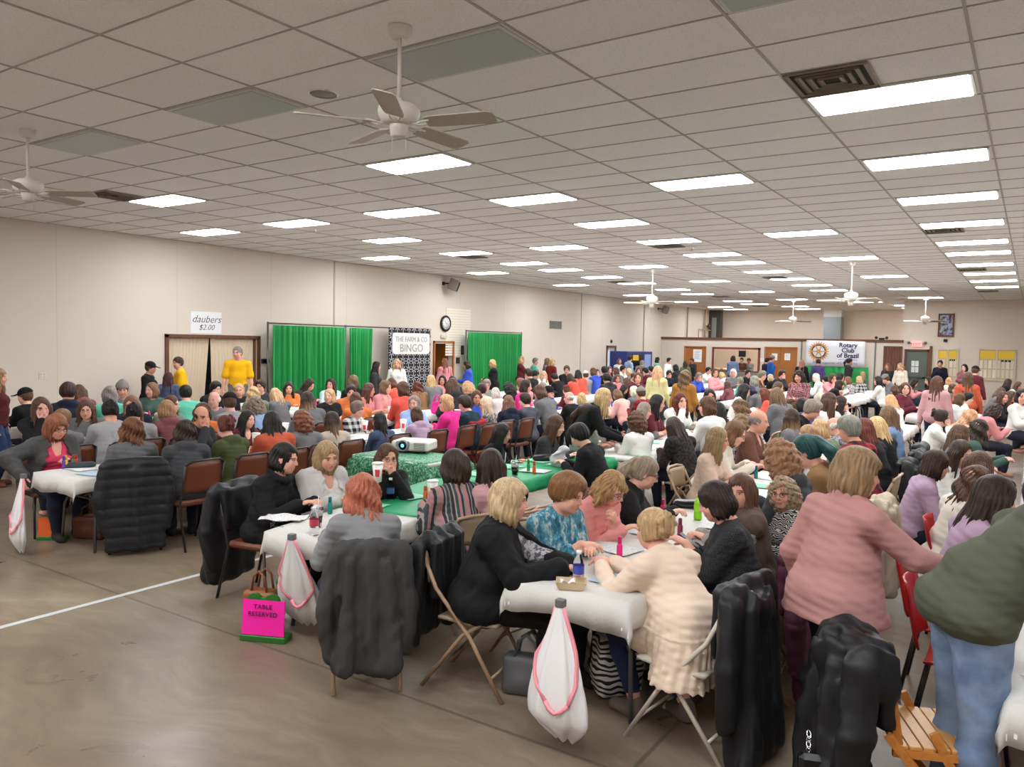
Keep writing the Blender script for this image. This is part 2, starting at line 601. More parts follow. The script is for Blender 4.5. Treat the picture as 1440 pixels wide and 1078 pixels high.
def body(spec, h, hf=None):
    """Meshes of one person in its own frame (facing +Y, feet on z = 0): dict of name -> (V, F), and the head's frame."""
    g = lambda k, d=None: spec.get(k, d)
    w, sit = g('w', 1.0), g('sit', True)
    lean, side, twist = g('lean', 8), g('side', 0), g('twist', 0)
    male = g('male', False)
    P = np.array([0, 0, SEAT + 0.075]) if sit else np.array([0, 0, g('hip', 0.90)])
    P = P + np.array(g('shift', (0, 0, 0)))
    R1 = rotm(twist * 0.4, lean * 0.65, side * 0.6)
    R2 = rotm(twist, lean * 1.15, side)
    waist = P + R1[:, 2] * 0.155
    chest = waist + R2[:, 2] * 0.165
    C7 = chest + R2[:, 2] * 0.145 - R2[:, 1] * 0.015
    sw = 0.180 if male else 0.152
    sh = {k: C7 - R2[:, 2] * 0.062 + R2[:, 0] * k * sw * (0.75 + 0.25 * w) + np.array(g('shrug', (0, 0, 0))) for k in (-1, 1)}
    hy, hp, hr = g('head', (0, 8, 0))
    RH = rotm(twist + hy, hp, hr)
    HC = C7 + R2[:, 2] * 0.062 + R2[:, 1] * 0.030 + RH[:, 2] * 0.100 + RH[:, 1] * 0.012
    # arms
    arms = {}
    for k, nm in ((-1, 'L'), (1, 'R')):
        a = g(nm, {})
        tgt = a.get('at')
        if tgt is None:
            tgt = (k * 0.13, 0.36, 0.79) if sit else (k * 0.27, 0.06, P[2] - 0.14)
        el, wr = ik(sh[k], tgt, 0.275, 0.245, a.get('hint', (k * 0.5, -0.5, -0.8)))
        fd = wr - el
        fd = fd / np.linalg.norm(fd)
        hd = np.array(a.get('dir', fd * 0.75 + np.array([-k * 0.25, 0.1, -0.1]) if sit else fd), float)
        up = np.array(a.get('up', (0, 0, 1) if sit else (k, 0, 0)), float)
        arms[k] = (el, wr, hd, up, a.get('curl', (20, 28, 20)))
    # legs
    legs = {}
    for k, nm in ((-1, 'LL'), (1, 'RL')):
        hipj = P + np.array([k * 0.090 * w ** 0.5, 0.015, -0.015])
        if sit:
            ank = np.array(g(nm, (k * 0.10, 0.40, 0.085)))
            kn, ank = ik(hipj, ank, 0.42, 0.41, (k * 0.12, 0.8, 0.8))
        else:
            ank = np.array(g(nm, (k * 0.10, -0.02, 0.085)))
            kn, ank = ik(hipj, ank, 0.43, 0.41, (0, 1, 0))
        legs[k] = (hipj, kn, ank, g(nm + 'd', (k * 0.15, 1, 0)))

    def torso(s, o, hem=None, loose=0.0, bust=True):
        ws = w
        s.add(ell(P + R1 @ np.array([0, -.012, .005]), (.170 * ws + o + loose, .125 * ws + o + loose, .125 + o), R1), 0.03)
        s.add(ell(waist + R1 @ np.array([0, .012 * ws, 0]), (.142 * ws + o + loose, .112 * ws + o + loose, .155 + o), R1), 0.05)
        s.add(ell(chest, ((.150 + .010 * male) * (.6 + .4 * ws) + o, .110 * (.5 + .5 * ws) + o, .165 + o), R2), 0.05)
        s.add(cone(sh[-1], sh[1], .056 + o, .056 + o), 0.05)
        for k in (-1, 1):
            s.add(cone(C7 + R2[:, 2] * .005, sh[k] + R2[:, 2] * .008, .046 + o, .044 + o), 0.04)
            if bust and not male:
                s.add(ell(chest + R2 @ np.array([k * .072, .085 * (.5 + .5 * ws), -.020]), (.066 * (.4 + .6 * ws) + o, .060 * (.4 + .6 * ws) + o, .068 + o), R2), 0.045)

    def sleeves(s, o, frac=1.0, flare=0.0):
        for k in (-1, 1):
            el, wr = arms[k][:2]
            a = min(1.0, frac / 0.52)
            q = sh[k] + (el - sh[k]) * a
            s.add(cone(sh[k], q, .054 * (.6 + .4 * w) + o, (.044 + .010 * (1 - a)) * (.6 + .4 * w) + o + flare * (frac < .52)), 0.035)
            if frac > 0.52:
                b = (frac - 0.52) / 0.48
                s.add(cone(el, el + (wr - el) * b, .044 * (.6 + .4 * w) + o, .027 + .014 * (1 - b) + o + flare), 0.02)

    out = {}
    # flesh: one continuous surface
    s = Solid()
    torso(s, 0.0)
    for k in (-1, 1):
        el, wr, hd, up, curl = arms[k]
        s.add(cone(sh[k], el, .050 * (.6 + .4 * w), .040 * (.7 + .3 * w)), 0.03)
        s.add(cone(el, el + (wr - el) * .35, .039 * (.7 + .3 * w), .037 * (.7 + .3 * w)), 0.02)
        s.add(cone(el + (wr - el) * .35, wr, .037 * (.7 + .3 * w), .0255), 0.02)
        hand(s, wr, hd, up, -k, curl, sc_=1.08 if male else 1.0)
        hj, kn, an, fd = legs[k]
        s.add(cone(hj, kn, .082 * w, .056 * (.6 + .4 * w)), 0.03)
        s.add(cone(kn, kn + (an - kn) * .35, .053 * (.6 + .4 * w), .054 * (.6 + .4 * w)), 0.02)
        s.add(cone(kn + (an - kn) * .35, an, .054 * (.6 + .4 * w), .034), 0.02)
        v = np.array(fd, float)
        v = v / np.linalg.norm(v)
        s.add(cone(an + np.array([0, 0, -.045]), an + v * .13 + np.array([0, 0, -.060]), .032, .022), 0.02)
    s.add(cone(C7 - R2[:, 2] * .01, HC + RH @ np.array([0, -.012, -.055]), .056 * (.7 + .3 * w), .052 * (.8 + .2 * w)), 0.03)
    hs = Solid()
    head_solid(hs, HC, RH, g('fat', 1.0), male)
    s.ops += hs.ops
    V, F = s.mesh(h)
    out['body'] = (V, F, head_tint(V, HC, RH, g('brow', (.20, .13, .09))))
    # upper garment
    o = g('fit', 0.012)
    s = Solid()
    torso(s, o, loose=g('loose', 0.008))
    if g('hemdrop', 0.0) > 0:                      # long tops, cardigans and dresses
        hd_ = g('hemdrop')
        if sit:
            for x in (-.07, .07):
                s.add(cone(P + np.array([x, -.02, .10]), P + np.array([x * 1.5, -.045, -hd_ - .03]), .115 * w + o, .145 * w + o), 0.05)
                s.add(cone(P + np.array([x, .02, .02]), P + np.array([x * 1.6, .20, -.02]), .105 * w + o, .100 * w + o), 0.05)
        else:
            s.add(cone(P + np.array([-.05, 0, 0]), P + np.array([-.06, 0, -hd_]), .145 * w + o, .165 * w + o), 0.04)
            s.add(cone(P + np.array([.05, 0, 0]), P + np.array([.06, 0, -hd_]), .145 * w + o, .165 * w + o), 0.04)
    for pr, k in g('extra', []): s.add(pr(P, waist, chest, C7, R1, R2, sh, arms), k)
    fr = g('sleeve', 1.0)
    sleeves(s, o + 0.003, fr, g('flare', 0.004))
    if g('hood'):
        s.add(ell(C7 + R2 @ np.array([0, -.055, -.005]), (.105, .060, .070), R2), 0.02)
        for k in (-1, 1): s.add(cone(C7 + R2 @ np.array([k * .075, -.03, .02]), C7 + R2 @ np.array([k * .045, .085, -.02]), .030, .022), 0.02)
        s.cut(ell(C7 + R2 @ np.array([0, -.035, .055]), (.055, .035, .045), R2), 0.015)
    if g('cowl'):
        for t in range(12):
            a0, a1 = math.tau * t / 12, math.tau * (t + 1) / 12
            s.add(cone(C7 + R2 @ np.array([.085 * math.sin(a0), .03 + .075 * math.cos(a0), .015 - .02 * math.cos(a0)]),
                       C7 + R2 @ np.array([.085 * math.sin(a1), .03 + .075 * math.cos(a1), .015 - .02 * math.cos(a1)]), .026, .026), 0.012)
    nk = g('neck', 'crew')
    s.cut(cone(C7 + R2 @ np.array([0, .012, .015]), C7 + R2 @ np.array([0, .03, .12]), .060 * (.8 + .2 * w), .09), 0.008)
    if nk in ('scoop', 'v'):
        dd, rr = (-.065, .05) if nk == 'scoop' else (-.15, .018)
        s.cut(cone(C7 + R2 @ np.array([0, .075, .02]), C7 + R2 @ np.array([0, .165, dd]), .062, rr), 0.008)
    hem = g('hem', -0.085 if sit else -0.16)
    n_ = R1[:, 2] if not g('hemdrop', 0) else np.array([0, 0, 1.0])
    lev = (P + n_ * hem).dot(n_) if not g('hemdrop', 0) else P[2] - g('hemdrop')
    # remove what lies below the hem
    pl = (lambda x, y, z, n=n_, l=lev: (x * n[0] + y * n[1] + z * n[2]) - l), np.full(3, -9.0), np.full(3, 9.0)
    s.cut(pl, 0.008)
    fa = g('fold', 0.0035)
    pl_ = g('pleat', 0.0)
    out['top'] = s.mesh(h, lambda x, y, z: (pl_ * np.sin(np.arctan2(x - P[0], y - P[1] + .02) * 26 + 2 * np.sin(z * 14)) * np.clip((P[2] + .16 - z) / .2, 0, 1) - pl_ * .9 * (np.abs(z - P[2] - .06) < .008) if pl_ else 0) + wob((x, y, z * .45), fa * 1.1, 30, 3) * (.6 + .4 * np.sin(x * 11 + z * 7)) + wob((x * .6, y, z * 1.2), fa * .55, 100, 5))
    if g('jacket'):                                # open-fronted cardigan or vest over the top
        j = g('jacket')
        s = Solid()
        torso(s, o + 0.020, loose=g('loose', 0.008) + 0.010)
        if j.get('drop'):
            s.add(ell(P + np.array([0, .01, -.02]), (.20 * w + o, .17 * w + o, .13), None), 0.05)
        if j.get('sleeve', 1) > 0: sleeves(s, o + 0.020, j.get('sleeve', 1.0), 0.006)
        s.cut(cone(C7 + R2 @ np.array([0, .012, .01]), C7 + R2 @ np.array([0, .03, .12]), .072, .10), 0.01)
        op = j.get('open', .06)
        for t in range(7):
            q0 = R2 @ np.array([0, .20, .02 - t * .075])
            s.cut(ell(C7 + q0, (op * (.8 + .12 * t), .16, .06), R2), 0.012)
        n_ = R1[:, 2]
        lev = (P + n_ * j.get('hem', -.085)).dot(n_)
        s.cut(((lambda x, y, z, n=n_, l=lev: (x * n[0] + y * n[1] + z * n[2]) - l), np.full(3, -9.0), np.full(3, 9.0)), 0.008)
        out['cardigan'] = s.mesh(h, lambda x, y, z: wob((x, y, z * .6), fa, 40, 9) + wob((x, y, z), fa * .6, 90, 6))
    # trousers
    s = Solid()
    po = g('pfit', 0.010)
    s.add(ell(P + R1 @ np.array([0, -.012, .0]), (.168 * w + po, .122 * w + po, .120), R1), 0.03)
    for k in (-1, 1):
        hj, kn, an, fd = legs[k]
        e = an + (kn - an) * g('ankle', 0.06)
        s.add(cone(hj, kn, .084 * w + po, .058 * (.6 + .4 * w) + po), 0.03)
        s.add(cone(kn, kn + (e - kn) * .35, .056 * (.6 + .4 * w) + po, .056 * (.6 + .4 * w) + po), 0.02)
        s.add(cone(kn + (e - kn) * .35, e, .056 * (.6 + .4 * w) + po, .040 + po + g('pflare', 0)), 0.02)
    out['trousers'] = s.mesh(h, lambda x, y, z: wob((x, y, z * 1.2), .003, 60, 11))
    # shoes
    sh_ = []
    for k in (-1, 1):
        hj, kn, an, fd = legs[k]
        v = np.array(fd, float)
        v = v / np.linalg.norm(v)
        s = Solid()
        zb = an[2] - .085
        b0 = np.array([an[0], an[1], zb])
        s.add(cone(b0 + np.array([0, 0, .050]) - v * .025, b0 + np.array([0, 0, .090]), .042, .044), 0.02)
        s.add(cone(b0 + np.array([0, 0, .042]), b0 + v * .135 + np.array([0, 0, .030]), .043, .034), 0.03)
        s.add(cone(b0 + v * .02 + np.array([0, 0, .030]), b0 + v * .15 + np.array([0, 0, .026]), .040, .036), 0.02)
        s.cut(((lambda x, y, z, l=zb + .002: z - l), np.full(3, -9.0), np.full(3, 9.0)), 0.004)
        sh_.append(s.mesh(max(h, .008)))
    out['shoe'] = sh_
    M = Matrix([[*RH[0], HC[0]], [*RH[1], HC[1]], [*RH[2], HC[2]], [0, 0, 0, 1]])
    return out, M


def hair(style, h, seed=1, ln=None, vol=1.0, bangs=False, part=0.0):
    """Hair of one style in the head's own frame (+Y is the face)."""
    s = Solid()
    v = vol
    cap = lambda a=0.0: s.add(ell((0, -.014, .031), (.084 * v + a, .104 * v + a, .097 * v + a)), 0.02)
    face = True
    A, N, wav, fw = .0035, 26, .0, 30.0
    cz = 0.0
    if style in ('bob', 'long', 'wavy', 'curly', 'ombre'):
        cap(.002)
        L = ln or {'bob': .13, 'long': .34, 'wavy': .30, 'curly': .20, 'ombre': .38}[style]
        s.add(ell((0, -.026, -.025), (.094 * v, .088 * v, .100 * v)), 0.03)
        if style == 'bob':
            s.add(ell((0, -.030, -.055), (.100 * v, .082 * v, .085 * (L / .13))), 0.03)
        elif style == 'curly':
            s.add(ell((0, -.035, -.040), (.125 * v, .110 * v, .125)), 0.04)
            s.add(ell((0, -.055, -.110), (.110 * v, .075 * v, .09)), 0.04)
        else:
            for x in (-.055, -.02, .02, .055):
                s.add(cone((x, -.060, -.02), (x * 1.25, -.088, -L + abs(x) * .5), .046 * v, .030 * v), 0.03)
            for x in (-1, 1):
                s.add(cone((x * .070, -.005, -.02), (x * .092, -.012, -L * .80), .036 * v, .022 * v), 0.03)
                s.add(cone((x * .074, .022, .0), (x * .088, .040, -L * .62), .024 * v, .017 * v), 0.03)
        if style in ('wavy',): wav, A = 1.6, .006
        if style == 'bob': wav = .7
        if style == 'curly': A = .0
    elif style in ('short', 'man'):
        cap(.001 if style == 'man' else .008)
        s.add(ell((0, -.030, -.010), (.082 * v, .084 * v, .075)), 0.02)
        if style == 'short': s.add(ell((0, .02, .085), (.070, .075, .045)), 0.03)
        A, N = .003, 18
    elif style in ('pony', 'bun'):
        s.add(ell((0, -.014, .031), (.085, .105, .098)), 0.02)
        s.add(ell((0, -.024, -.015), (.083, .086, .080)), 0.02)
        if style == 'bun':
            s.add(ell((0, -.108, .045), (.050 * v, .040 * v, .062 * v)), 0.010)
            for a in range(5): s.add(cone((.042 * v * math.cos(a * 1.3), -.132, .045 + .05 * math.sin(a * 1.3)), (.052 * v * math.cos(a * 1.3 + 1.6), -.125, .045 + .065 * math.sin(a * 1.3 + 1.6)), .020, .014), .003)
            for x in (-1, 1): s.add(cone((x * .074, .030, .01), (x * .070, .048, -.085), .012, .007), .01)
        else:
            for x in (-.02, .0, .02):
                s.add(cone((x * .6, -.105, .05), (x * 1.6, -.165, -.06), .030, .042), 0.02)
                s.add(cone((x * 1.6, -.165, -.06), (x * 1.9, -.150, -.20), .040, .022), 0.02)
        A = .0025
    elif style == 'bald':
        for x in (-1, 1):
            s.add(ell((x * .066, -.022, .005), (.017, .052, .040)), 0.02)
        s.add(ell((0, -.085, .005), (.060, .026, .048)), 0.03)
        A = .001
    elif style in ('cap', 'beanie'):
        cap(0)
        s.add(ell((0, -.026, -.012), (.084, .086, .072)), 0.02)
        A = .002
    if style in ('bob', 'long', 'wavy', 'curly', 'ombre', 'short', 'man', 'pony', 'bun', 'cap', 'beanie'):
        zt = .018 if bangs else .0
        s.cut(ell((part * .3, .108, -.030 - zt), (.064, .070, .090)), 0.018)
        s.cut(cone((0, .120, -.06), (0, .155, -.42), .066, .085), 0.018)
        if style in ('short', 'man', 'pony', 'bun', 'cap', 'beanie'):
            s.cut(ell((0, .055, -.075), (.065 if style == 'bun' else .12, .068, .085)), 0.012)
            s.cut(ell((0, -.03, -.125), (.12, .12, .085 if style == 'bun' else .055)), 0.015)
    rs = np.random.RandomState(seed)
    ph = rs.uniform(0, 6.3, 4)

    def disp(x, y, z):
        th = np.arctan2(x, -(y + .005))
        if style == 'curly':
            return wob((x, y, z), .0085, 120, seed) + wob((x, y, z), .004, 260, seed + 1)
        d = A * np.sin(N * th + ph[0] + wav * 2.2 * np.sin(z * fw + ph[1] + 2 * th)) + A * .6 * np.sin(N * 1.9 * th + ph[2] + wav * np.sin(z * fw * 1.3))
        d = d + wob((x, y, z * .35), .0065 if style not in ('bald', 'man', 'pony', 'cap', 'beanie') else .002, 46, seed)
        if style in ('bob', 'long', 'wavy', 'ombre'): d = d + np.clip((-z - .045) / .12, 0, 1) * .010 * (np.sin(th * 15 + ph[3]) + np.sin(th * 23 + ph[1]) - .6)
        if wav: d = d + .006 * wav * np.sin(z * 48 + 3 * th + ph[3])
        return d * np.clip((.115 - z) / .05, .15, 1)
    return s.mesh(h, disp)


def hat(style, h):
    s = Solid()
    s.add(ell((0, -.014, .040), (.094, .113, .100)), 0.02)
    s.cut(((lambda x, y, z: z - .030 + .25 * y * (style == 'cap')), np.full(3, -9.0), np.full(3, 9.0)), 0.006)
    if style == 'cap':
        s.add(ell((0, .130, .030), (.072, .085, .008), rotm(0, 10, 0)), 0.008)
    else:
        s.add(ell((0, -.02, .042), (.100, .116, .026)), 0.008)
        s.add(ell((0, -.03, .135), (.03, .03, .02)), 0.02)
    return s.mesh(h, lambda x, y, z: .0012 * np.sin(np.arctan2(x, y) * 40) * (style != 'cap'))
# ---------------------------------------------------------------- people: materials and assembly
def obj_mat(name, rough=0.8, kind='plain', sheen=0.0, spec=0.3):
    """Material whose colour is the object's own colour."""
    if name in _M: return _M[name]
    m = mat(name, rough=rough, spec=spec, sheen=sheen)
    t, N, L, b = nt(m)
    oc = object_color(t)
    if kind == 'skin':
        a = node(t, 'ShaderNodeAttribute', attribute_name='tint')
        n = noise(t, coord(t), 14, 3)
        c = mix_rgb(t, 1.0, oc, a.outputs['Color'], 'MULTIPLY')
        c = mix_rgb(t, math_node(t, 'MULTIPLY', n, 0.25), c, mix_rgb(t, 1.0, c, (1.0, .80, .76), 'MULTIPLY'))
        L.new(c, b.inputs['Base Color'])
        b.inputs['Subsurface Weight'].default_value = 0.0
    elif kind == 'hair':
        co = mapping(t, coord(t), (60, 60, 9))
        n = noise(t, co, 1.0, 4, .65)
        n2 = noise(t, mapping(t, coord(t), (22, 22, 4)), 1.0, 2)
        d = mix_rgb(t, 1.0, oc, (.45, .42, .40), 'MULTIPLY')
        l_ = mix_rgb(t, .03, mix_rgb(t, 1.0, oc, (1.62, 1.52, 1.44), 'MULTIPLY'), (.62, .50, .40))
        c = ramp(t, n, [(0.3, (0, 0, 0)), (0.7, (1, 1, 1))])
        c = mix_rgb(t, c, d, l_)
        c = mix_rgb(t, math_node(t, 'MULTIPLY', n2, .5), c, oc)
        L.new(c, b.inputs['Base Color'])
        bump(t, b, n, .5, .004)
    elif kind == 'ombre':
        co = coord(t)
        sx = node(t, 'ShaderNodeSeparateXYZ')
        L.new(co, sx.inputs[0])
        n = noise(t, mapping(t, co, (60, 60, 9)), 1.0, 4, .65)
        zz = math_node(t, 'ADD', sx.outputs[2], math_node(t, 'MULTIPLY', n, .16))
        f = ramp(t, math_node(t, 'MULTIPLY_ADD', zz, 2.2, .62), [(0.15, (0, 0, 0)), (0.75, (1, 1, 1))])
        c = mix_rgb(t, f, oc, (.055, .033, .022))
        c = mix_rgb(t, math_node(t, 'MULTIPLY', n, .6), c, mix_rgb(t, 1.0, c, (.4, .38, .36), 'MULTIPLY'))
        L.new(c, b.inputs['Base Color'])
        bump(t, b, n, .5, .004)
    else:
        co = coord(t)
        n = noise(t, co, 9, 3)
        f = noise(t, co, 260, 2)
        if kind == 'plain':
            c = mix_rgb(t, math_node(t, 'MULTIPLY', f, .30), oc, mix_rgb(t, 1.0, oc, (.72, .72, .74), 'MULTIPLY'))
        elif kind == 'denim':
            c = mix_rgb(t, ramp(t, n, [(.35, (0, 0, 0)), (.75, (1, 1, 1))]), oc, mix_rgb(t, 1.0, oc, (2.0, 1.8, 1.55), 'MULTIPLY'))
            c = mix_rgb(t, math_node(t, 'MULTIPLY', f, .45), c, mix_rgb(t, 1.0, c, (.55, .58, .64), 'MULTIPLY'))
        elif kind == 'plaid':
            sx = node(t, 'ShaderNodeSeparateXYZ')
            L.new(co, sx.inputs[0])
            s1 = math_node(t, 'GREATER_THAN', math_node(t, 'SINE', math_node(t, 'MULTIPLY', sx.outputs[0], 62)), 0.0)
            s2 = math_node(t, 'GREATER_THAN', math_node(t, 'SINE', math_node(t, 'MULTIPLY', sx.outputs[2], 62)), 0.0)
            k = math_node(t, 'MULTIPLY', math_node(t, 'ADD', s1, s2), .5)
            c = mix_rgb(t, k, oc, (.012, .012, .014))
        elif kind == 'stripe':
            sx = node(t, 'ShaderNodeSeparateXYZ')
            L.new(co, sx.inputs[0])
            u = math_node(t, 'FRACT', math_node(t, 'MULTIPLY', sx.outputs[0], 5.2))
            st = [(0, (.42, .20, .20)), (.16, (.03, .03, .035)), (.24, (.30, .28, .26)), (.29, (.04, .06, .07)), (.40, (.22, .20, .19)),
                  (.45, (.03, .03, .03)), (.56, (.36, .33, .30)), (.61, (.05, .07, .075)), (.72, (.42, .20, .20)), (.83, (.03, .03, .035)), (.92, (.25, .23, .22))]
            c = ramp(t, u, st, 'CONSTANT')
        elif kind == 'floral':
            v = node(t, 'ShaderNodeTexVoronoi', i_Scale=26.0)
            L.new(co, v.inputs['Vector'])
            n3 = noise(t, mapping(t, co, (1, 1, .35)), 30, 4, .7)
            c = ramp(t, n3, [(.30, (.015, .05, .10)), (.44, (.05, .20, .28)), (.53, (.10, .32, .40)), (.60, (.55, .55, .52)), (.68, (.16, .10, .07)), (.74, (.03, .12, .20))])
        elif kind == 'print':
            n3 = noise(t, co, 34, 3, .7)
            c = mix_rgb(t, ramp(t, n3, [(.47, (0, 0, 0)), (.53, (1, 1, 1))]), oc, mix_rgb(t, 1.0, oc, (.22, .22, .25), 'MULTIPLY'))
        elif kind == 'zigzag':
            w_ = node(t, 'ShaderNodeTexWave', wave_type='BANDS', bands_direction='Z', wave_profile='TRI')
            w_.inputs['Scale'].default_value = 22
            w_.inputs['Distortion'].default_value = 9
            w_.inputs['Detail'].default_value = 0
            w_.inputs['Detail Scale'].default_value = 1.2
            L.new(co, w_.inputs['Vector'])
            c = mix_rgb(t, math_node(t, 'GREATER_THAN', w_.outputs['Fac'], .56), (.010, .010, .012), (.62, .60, .58))
        elif kind == 'sparkle':
            v = node(t, 'ShaderNodeTexVoronoi', i_Scale=230.0)
            L.new(co, v.inputs['Vector'])
            c = mix_rgb(t, math_node(t, 'LESS_THAN', v.outputs['Distance'], .22), oc, (.16, .16, .16))
        L.new(c, b.inputs['Base Color'])
        bump(t, b, f, .15, .002)
    return m


HAIRC = dict(bk=(20, 17, 17), db=(48, 33, 27), br=(82, 56, 40), lb=(116, 86, 62), dl=(146, 114, 82), bl=(192, 160, 118), gb=(118, 106, 92), gr=(128, 122, 116),
             wh=(205, 200, 192), wb=(196, 184, 160), rd=(96, 44, 30), cp=(120, 72, 44), bg=(58, 20, 26), tl=(14, 74, 74), sb=(172, 130, 94), om=(188, 150, 104), nvh=(30, 42, 66),
             dkr=(70, 30, 24), pko=(160, 92, 70), nv=(24, 28, 46), mr=(110, 40, 52))
TOPC = dict(bk=((22, 21, 23), 'black'), gy=((112, 111, 113), 'grey'), lg=((152, 150, 151), 'light grey'), dg=((62, 63, 66), 'dark grey'), gd=((50, 49, 52), 'charcoal'),
            nv=((28, 33, 52), 'navy'), mv=((132, 76, 84), 'mauve'), te=((92, 176, 150), 'teal'), lb=((150, 176, 214), 'light blue'), pb=((176, 206, 216), 'pale blue'),
            gn=((66, 92, 82), 'dark green'), gg=((126, 138, 124), 'sage green'), rd=((126, 34, 34), 'red'), or_=((222, 122, 62), 'orange'), ol=((112, 120, 92), 'olive'),
            oj=((66, 74, 40), 'olive green'), mr=((98, 32, 46), 'maroon'), bg=((186, 172, 156), 'beige grey'), dn=((62, 76, 104), 'denim blue'), co=((226, 88, 72), 'coral'),
            pk=((222, 144, 148), 'pink'), rs=((186, 86, 58), 'rust orange'), lv=((188, 158, 182), 'lavender'), tn=((150, 112, 76), 'tan'), tn2=((24, 50, 62), 'dark teal'),
            hp=((222, 44, 134), 'hot pink'), bu=((56, 84, 190), 'royal blue'), cr=((226, 216, 200), 'cream'), wh=((228, 226, 222), 'white'), gp=((150, 148, 140), 'grey patterned'),
            gp2=((78, 78, 88), 'slate grey puffer'), pp=((232, 174, 166), 'pale pink'), pr=((48, 42, 40), 'dark printed'), fl=((214, 208, 204), 'white floral'), pl=((196, 196, 194), 'black and white plaid'),
            pu=((84, 72, 126), 'purple'), rp=((150, 26, 36), 'red plaid'), pv=((150, 152, 156), 'grey and plaid'), be=((196, 170, 152), 'beige'), gb2=((112, 132, 168), 'dusty blue'),
            gp3=((70, 110, 88), 'green plaid'), re=((200, 40, 62), 'red'), ye=((255, 192, 16), 'yellow'), mt=((90, 170, 140), 'mint'), must=((164, 112, 46), 'mustard brown'),
            vest=((226, 218, 160), 'pale yellow'), br=((96, 60, 48), 'brown'), jb=((32, 92, 178), 'bright blue'), pm=((196, 150, 150), 'pink and maroon'), pw=((176, 120, 124), 'pink and white'))
TOPC['or'] = TOPC['or_']
SKIN = [(222, 168, 146), (214, 158, 134), (228, 178, 156), (206, 148, 124), (218, 164, 150)]
HAIRN = dict(bk='black', db='dark brown', br='brown', lb='light brown', dl='dirty blonde', bl='blonde', gb='greying brown', gr='grey', wh='white', wb='pale blonde', rd='auburn', cp='copper',
             bg='burgundy', tl='teal', sb='strawberry blonde', om='ombre', nvh='dark blue', dkr='dark red', pko='pink orange', nv='dark', mr='maroon')
STYN = dict(L='long', bob='chin-length', wavy='wavy', curly='curly', short='short', pony='ponytailed', bun='tied-up', long='long', ombre='long')


def fabric_for(code):
    if code in ('pl', 'rp', 'gp3'): return obj_mat('fabric_plaid', .85, 'plaid')
    if code in ('dn', 'jeans'): return obj_mat('fabric_denim', .85, 'denim')
    if code in ('gp', 'fl', 'pr', 'pw', 'pv'): return obj_mat('fabric_print', .85, 'print')
    return obj_mat('fabric_plain', .85)


_hair_cache, _body_cache = {}, {}


def hair_mesh(style, h, seed=1, **kw):
    k = (style, h, seed, tuple(sorted(kw.items())))
    if k not in _hair_cache:
        V, F = hair(style, h, seed, **kw)
        me = mesh_np('hair_' + style, V, F)
        _hair_cache[k] = me
    return _hair_cache[k]


def hat_mesh(style, h):
    k = ('hat', style, h)
    if k not in _hair_cache: _hair_cache[k] = mesh_np(style, *hat(style, h))
    return _hair_cache[k]


def body_meshes(key, spec, h):
    k = (key, h)
    if k not in _body_cache:
        out, M = body(spec, h)
        r = {n: mesh_np('person_' + n, *v[:2], tint=(v[2] if n == 'body' else None)) for n, v in out.items() if n != 'shoe'}
        r['shoe'] = [mesh_np('shoe', *v) for v in out['shoe']]
        _body_cache[k] = (r, M)
    return _body_cache[k]


def glasses_mesh():
    b = MB()
    for x in (-1, 1):
        b.tube([(x * .032 + .021 * math.cos(a), .101 - .006 * abs(math.cos(a)), .0 + .016 * math.sin(a)) for a in [math.tau * i / 14 for i in range(14)]], .0017, 5, closed=True)
        b.tube([(x * .053, .098, .004), (x * .078, .07, .006), (x * .080, -.005, .002)], .0017, 5)
    b.tube([(-.011, .101, .003), (0, .104, .005), (.011, .101, .003)], .0016, 5)
    return b.mesh('glasses')


def make_person(meshes, M, loc, rz, hairdef, colors, label, group=None, scale=1.0, glasses=False, mats={}, parts=('body', 'top', 'trousers', 'cardigan', 'shoe'), hatdef=None):
    """hairdef: (mesh, colour, material) ; colors: dict of part -> rgb (linear)."""
    r = empty('person', loc, rz, label, 'person', group)
    r.scale = (scale,) * 3
    fab = obj_mat('fabric_plain', .85)
    for p in parts:
        if p not in meshes: continue
        for me in (meshes[p] if p == 'shoe' else [meshes[p]]):
            o = bpy.data.objects.new(p, me)
            if not me.materials: me.materials.append(None)
            COL.objects.link(o)
            o.parent = r
            o.material_slots[0].link = 'OBJECT'
            o.material_slots[0].material = obj_mat('skin', .55, 'skin', spec=.35) if p == 'body' else mats.get(p, fab)
            o.color = (*colors[p], 1)
    if hairdef:
        for nm, me, c, m in ([('hair', *hairdef)] if hairdef else []) + ([hatdef] if hatdef else []):
            o = bpy.data.objects.new(nm, me)
            if not me.materials: me.materials.append(None)
            COL.objects.link(o)
            o.parent = r
            o.matrix_local = M
            o.material_slots[0].link = 'OBJECT'
            o.material_slots[0].material = m
            o.color = (*c, 1)
    if glasses:
        if 'glasses' not in _hair_cache: _hair_cache['glasses'] = glasses_mesh()
        o = link('glasses', _hair_cache['glasses'], r, (mat('black_frame', (.02, .02, .022), .35),))
        o.matrix_local = M
    return r
# ---------------------------------------------------------------- the room
FT = 0.3048
GX = lambda gx: (gx + 44) * FT        # ceiling grid (feet) to metres
GY = lambda gy: (gy + 21.44) * FT
X1, Y0, YP, YB = 21.0, -5.0, 35.5, 43.1


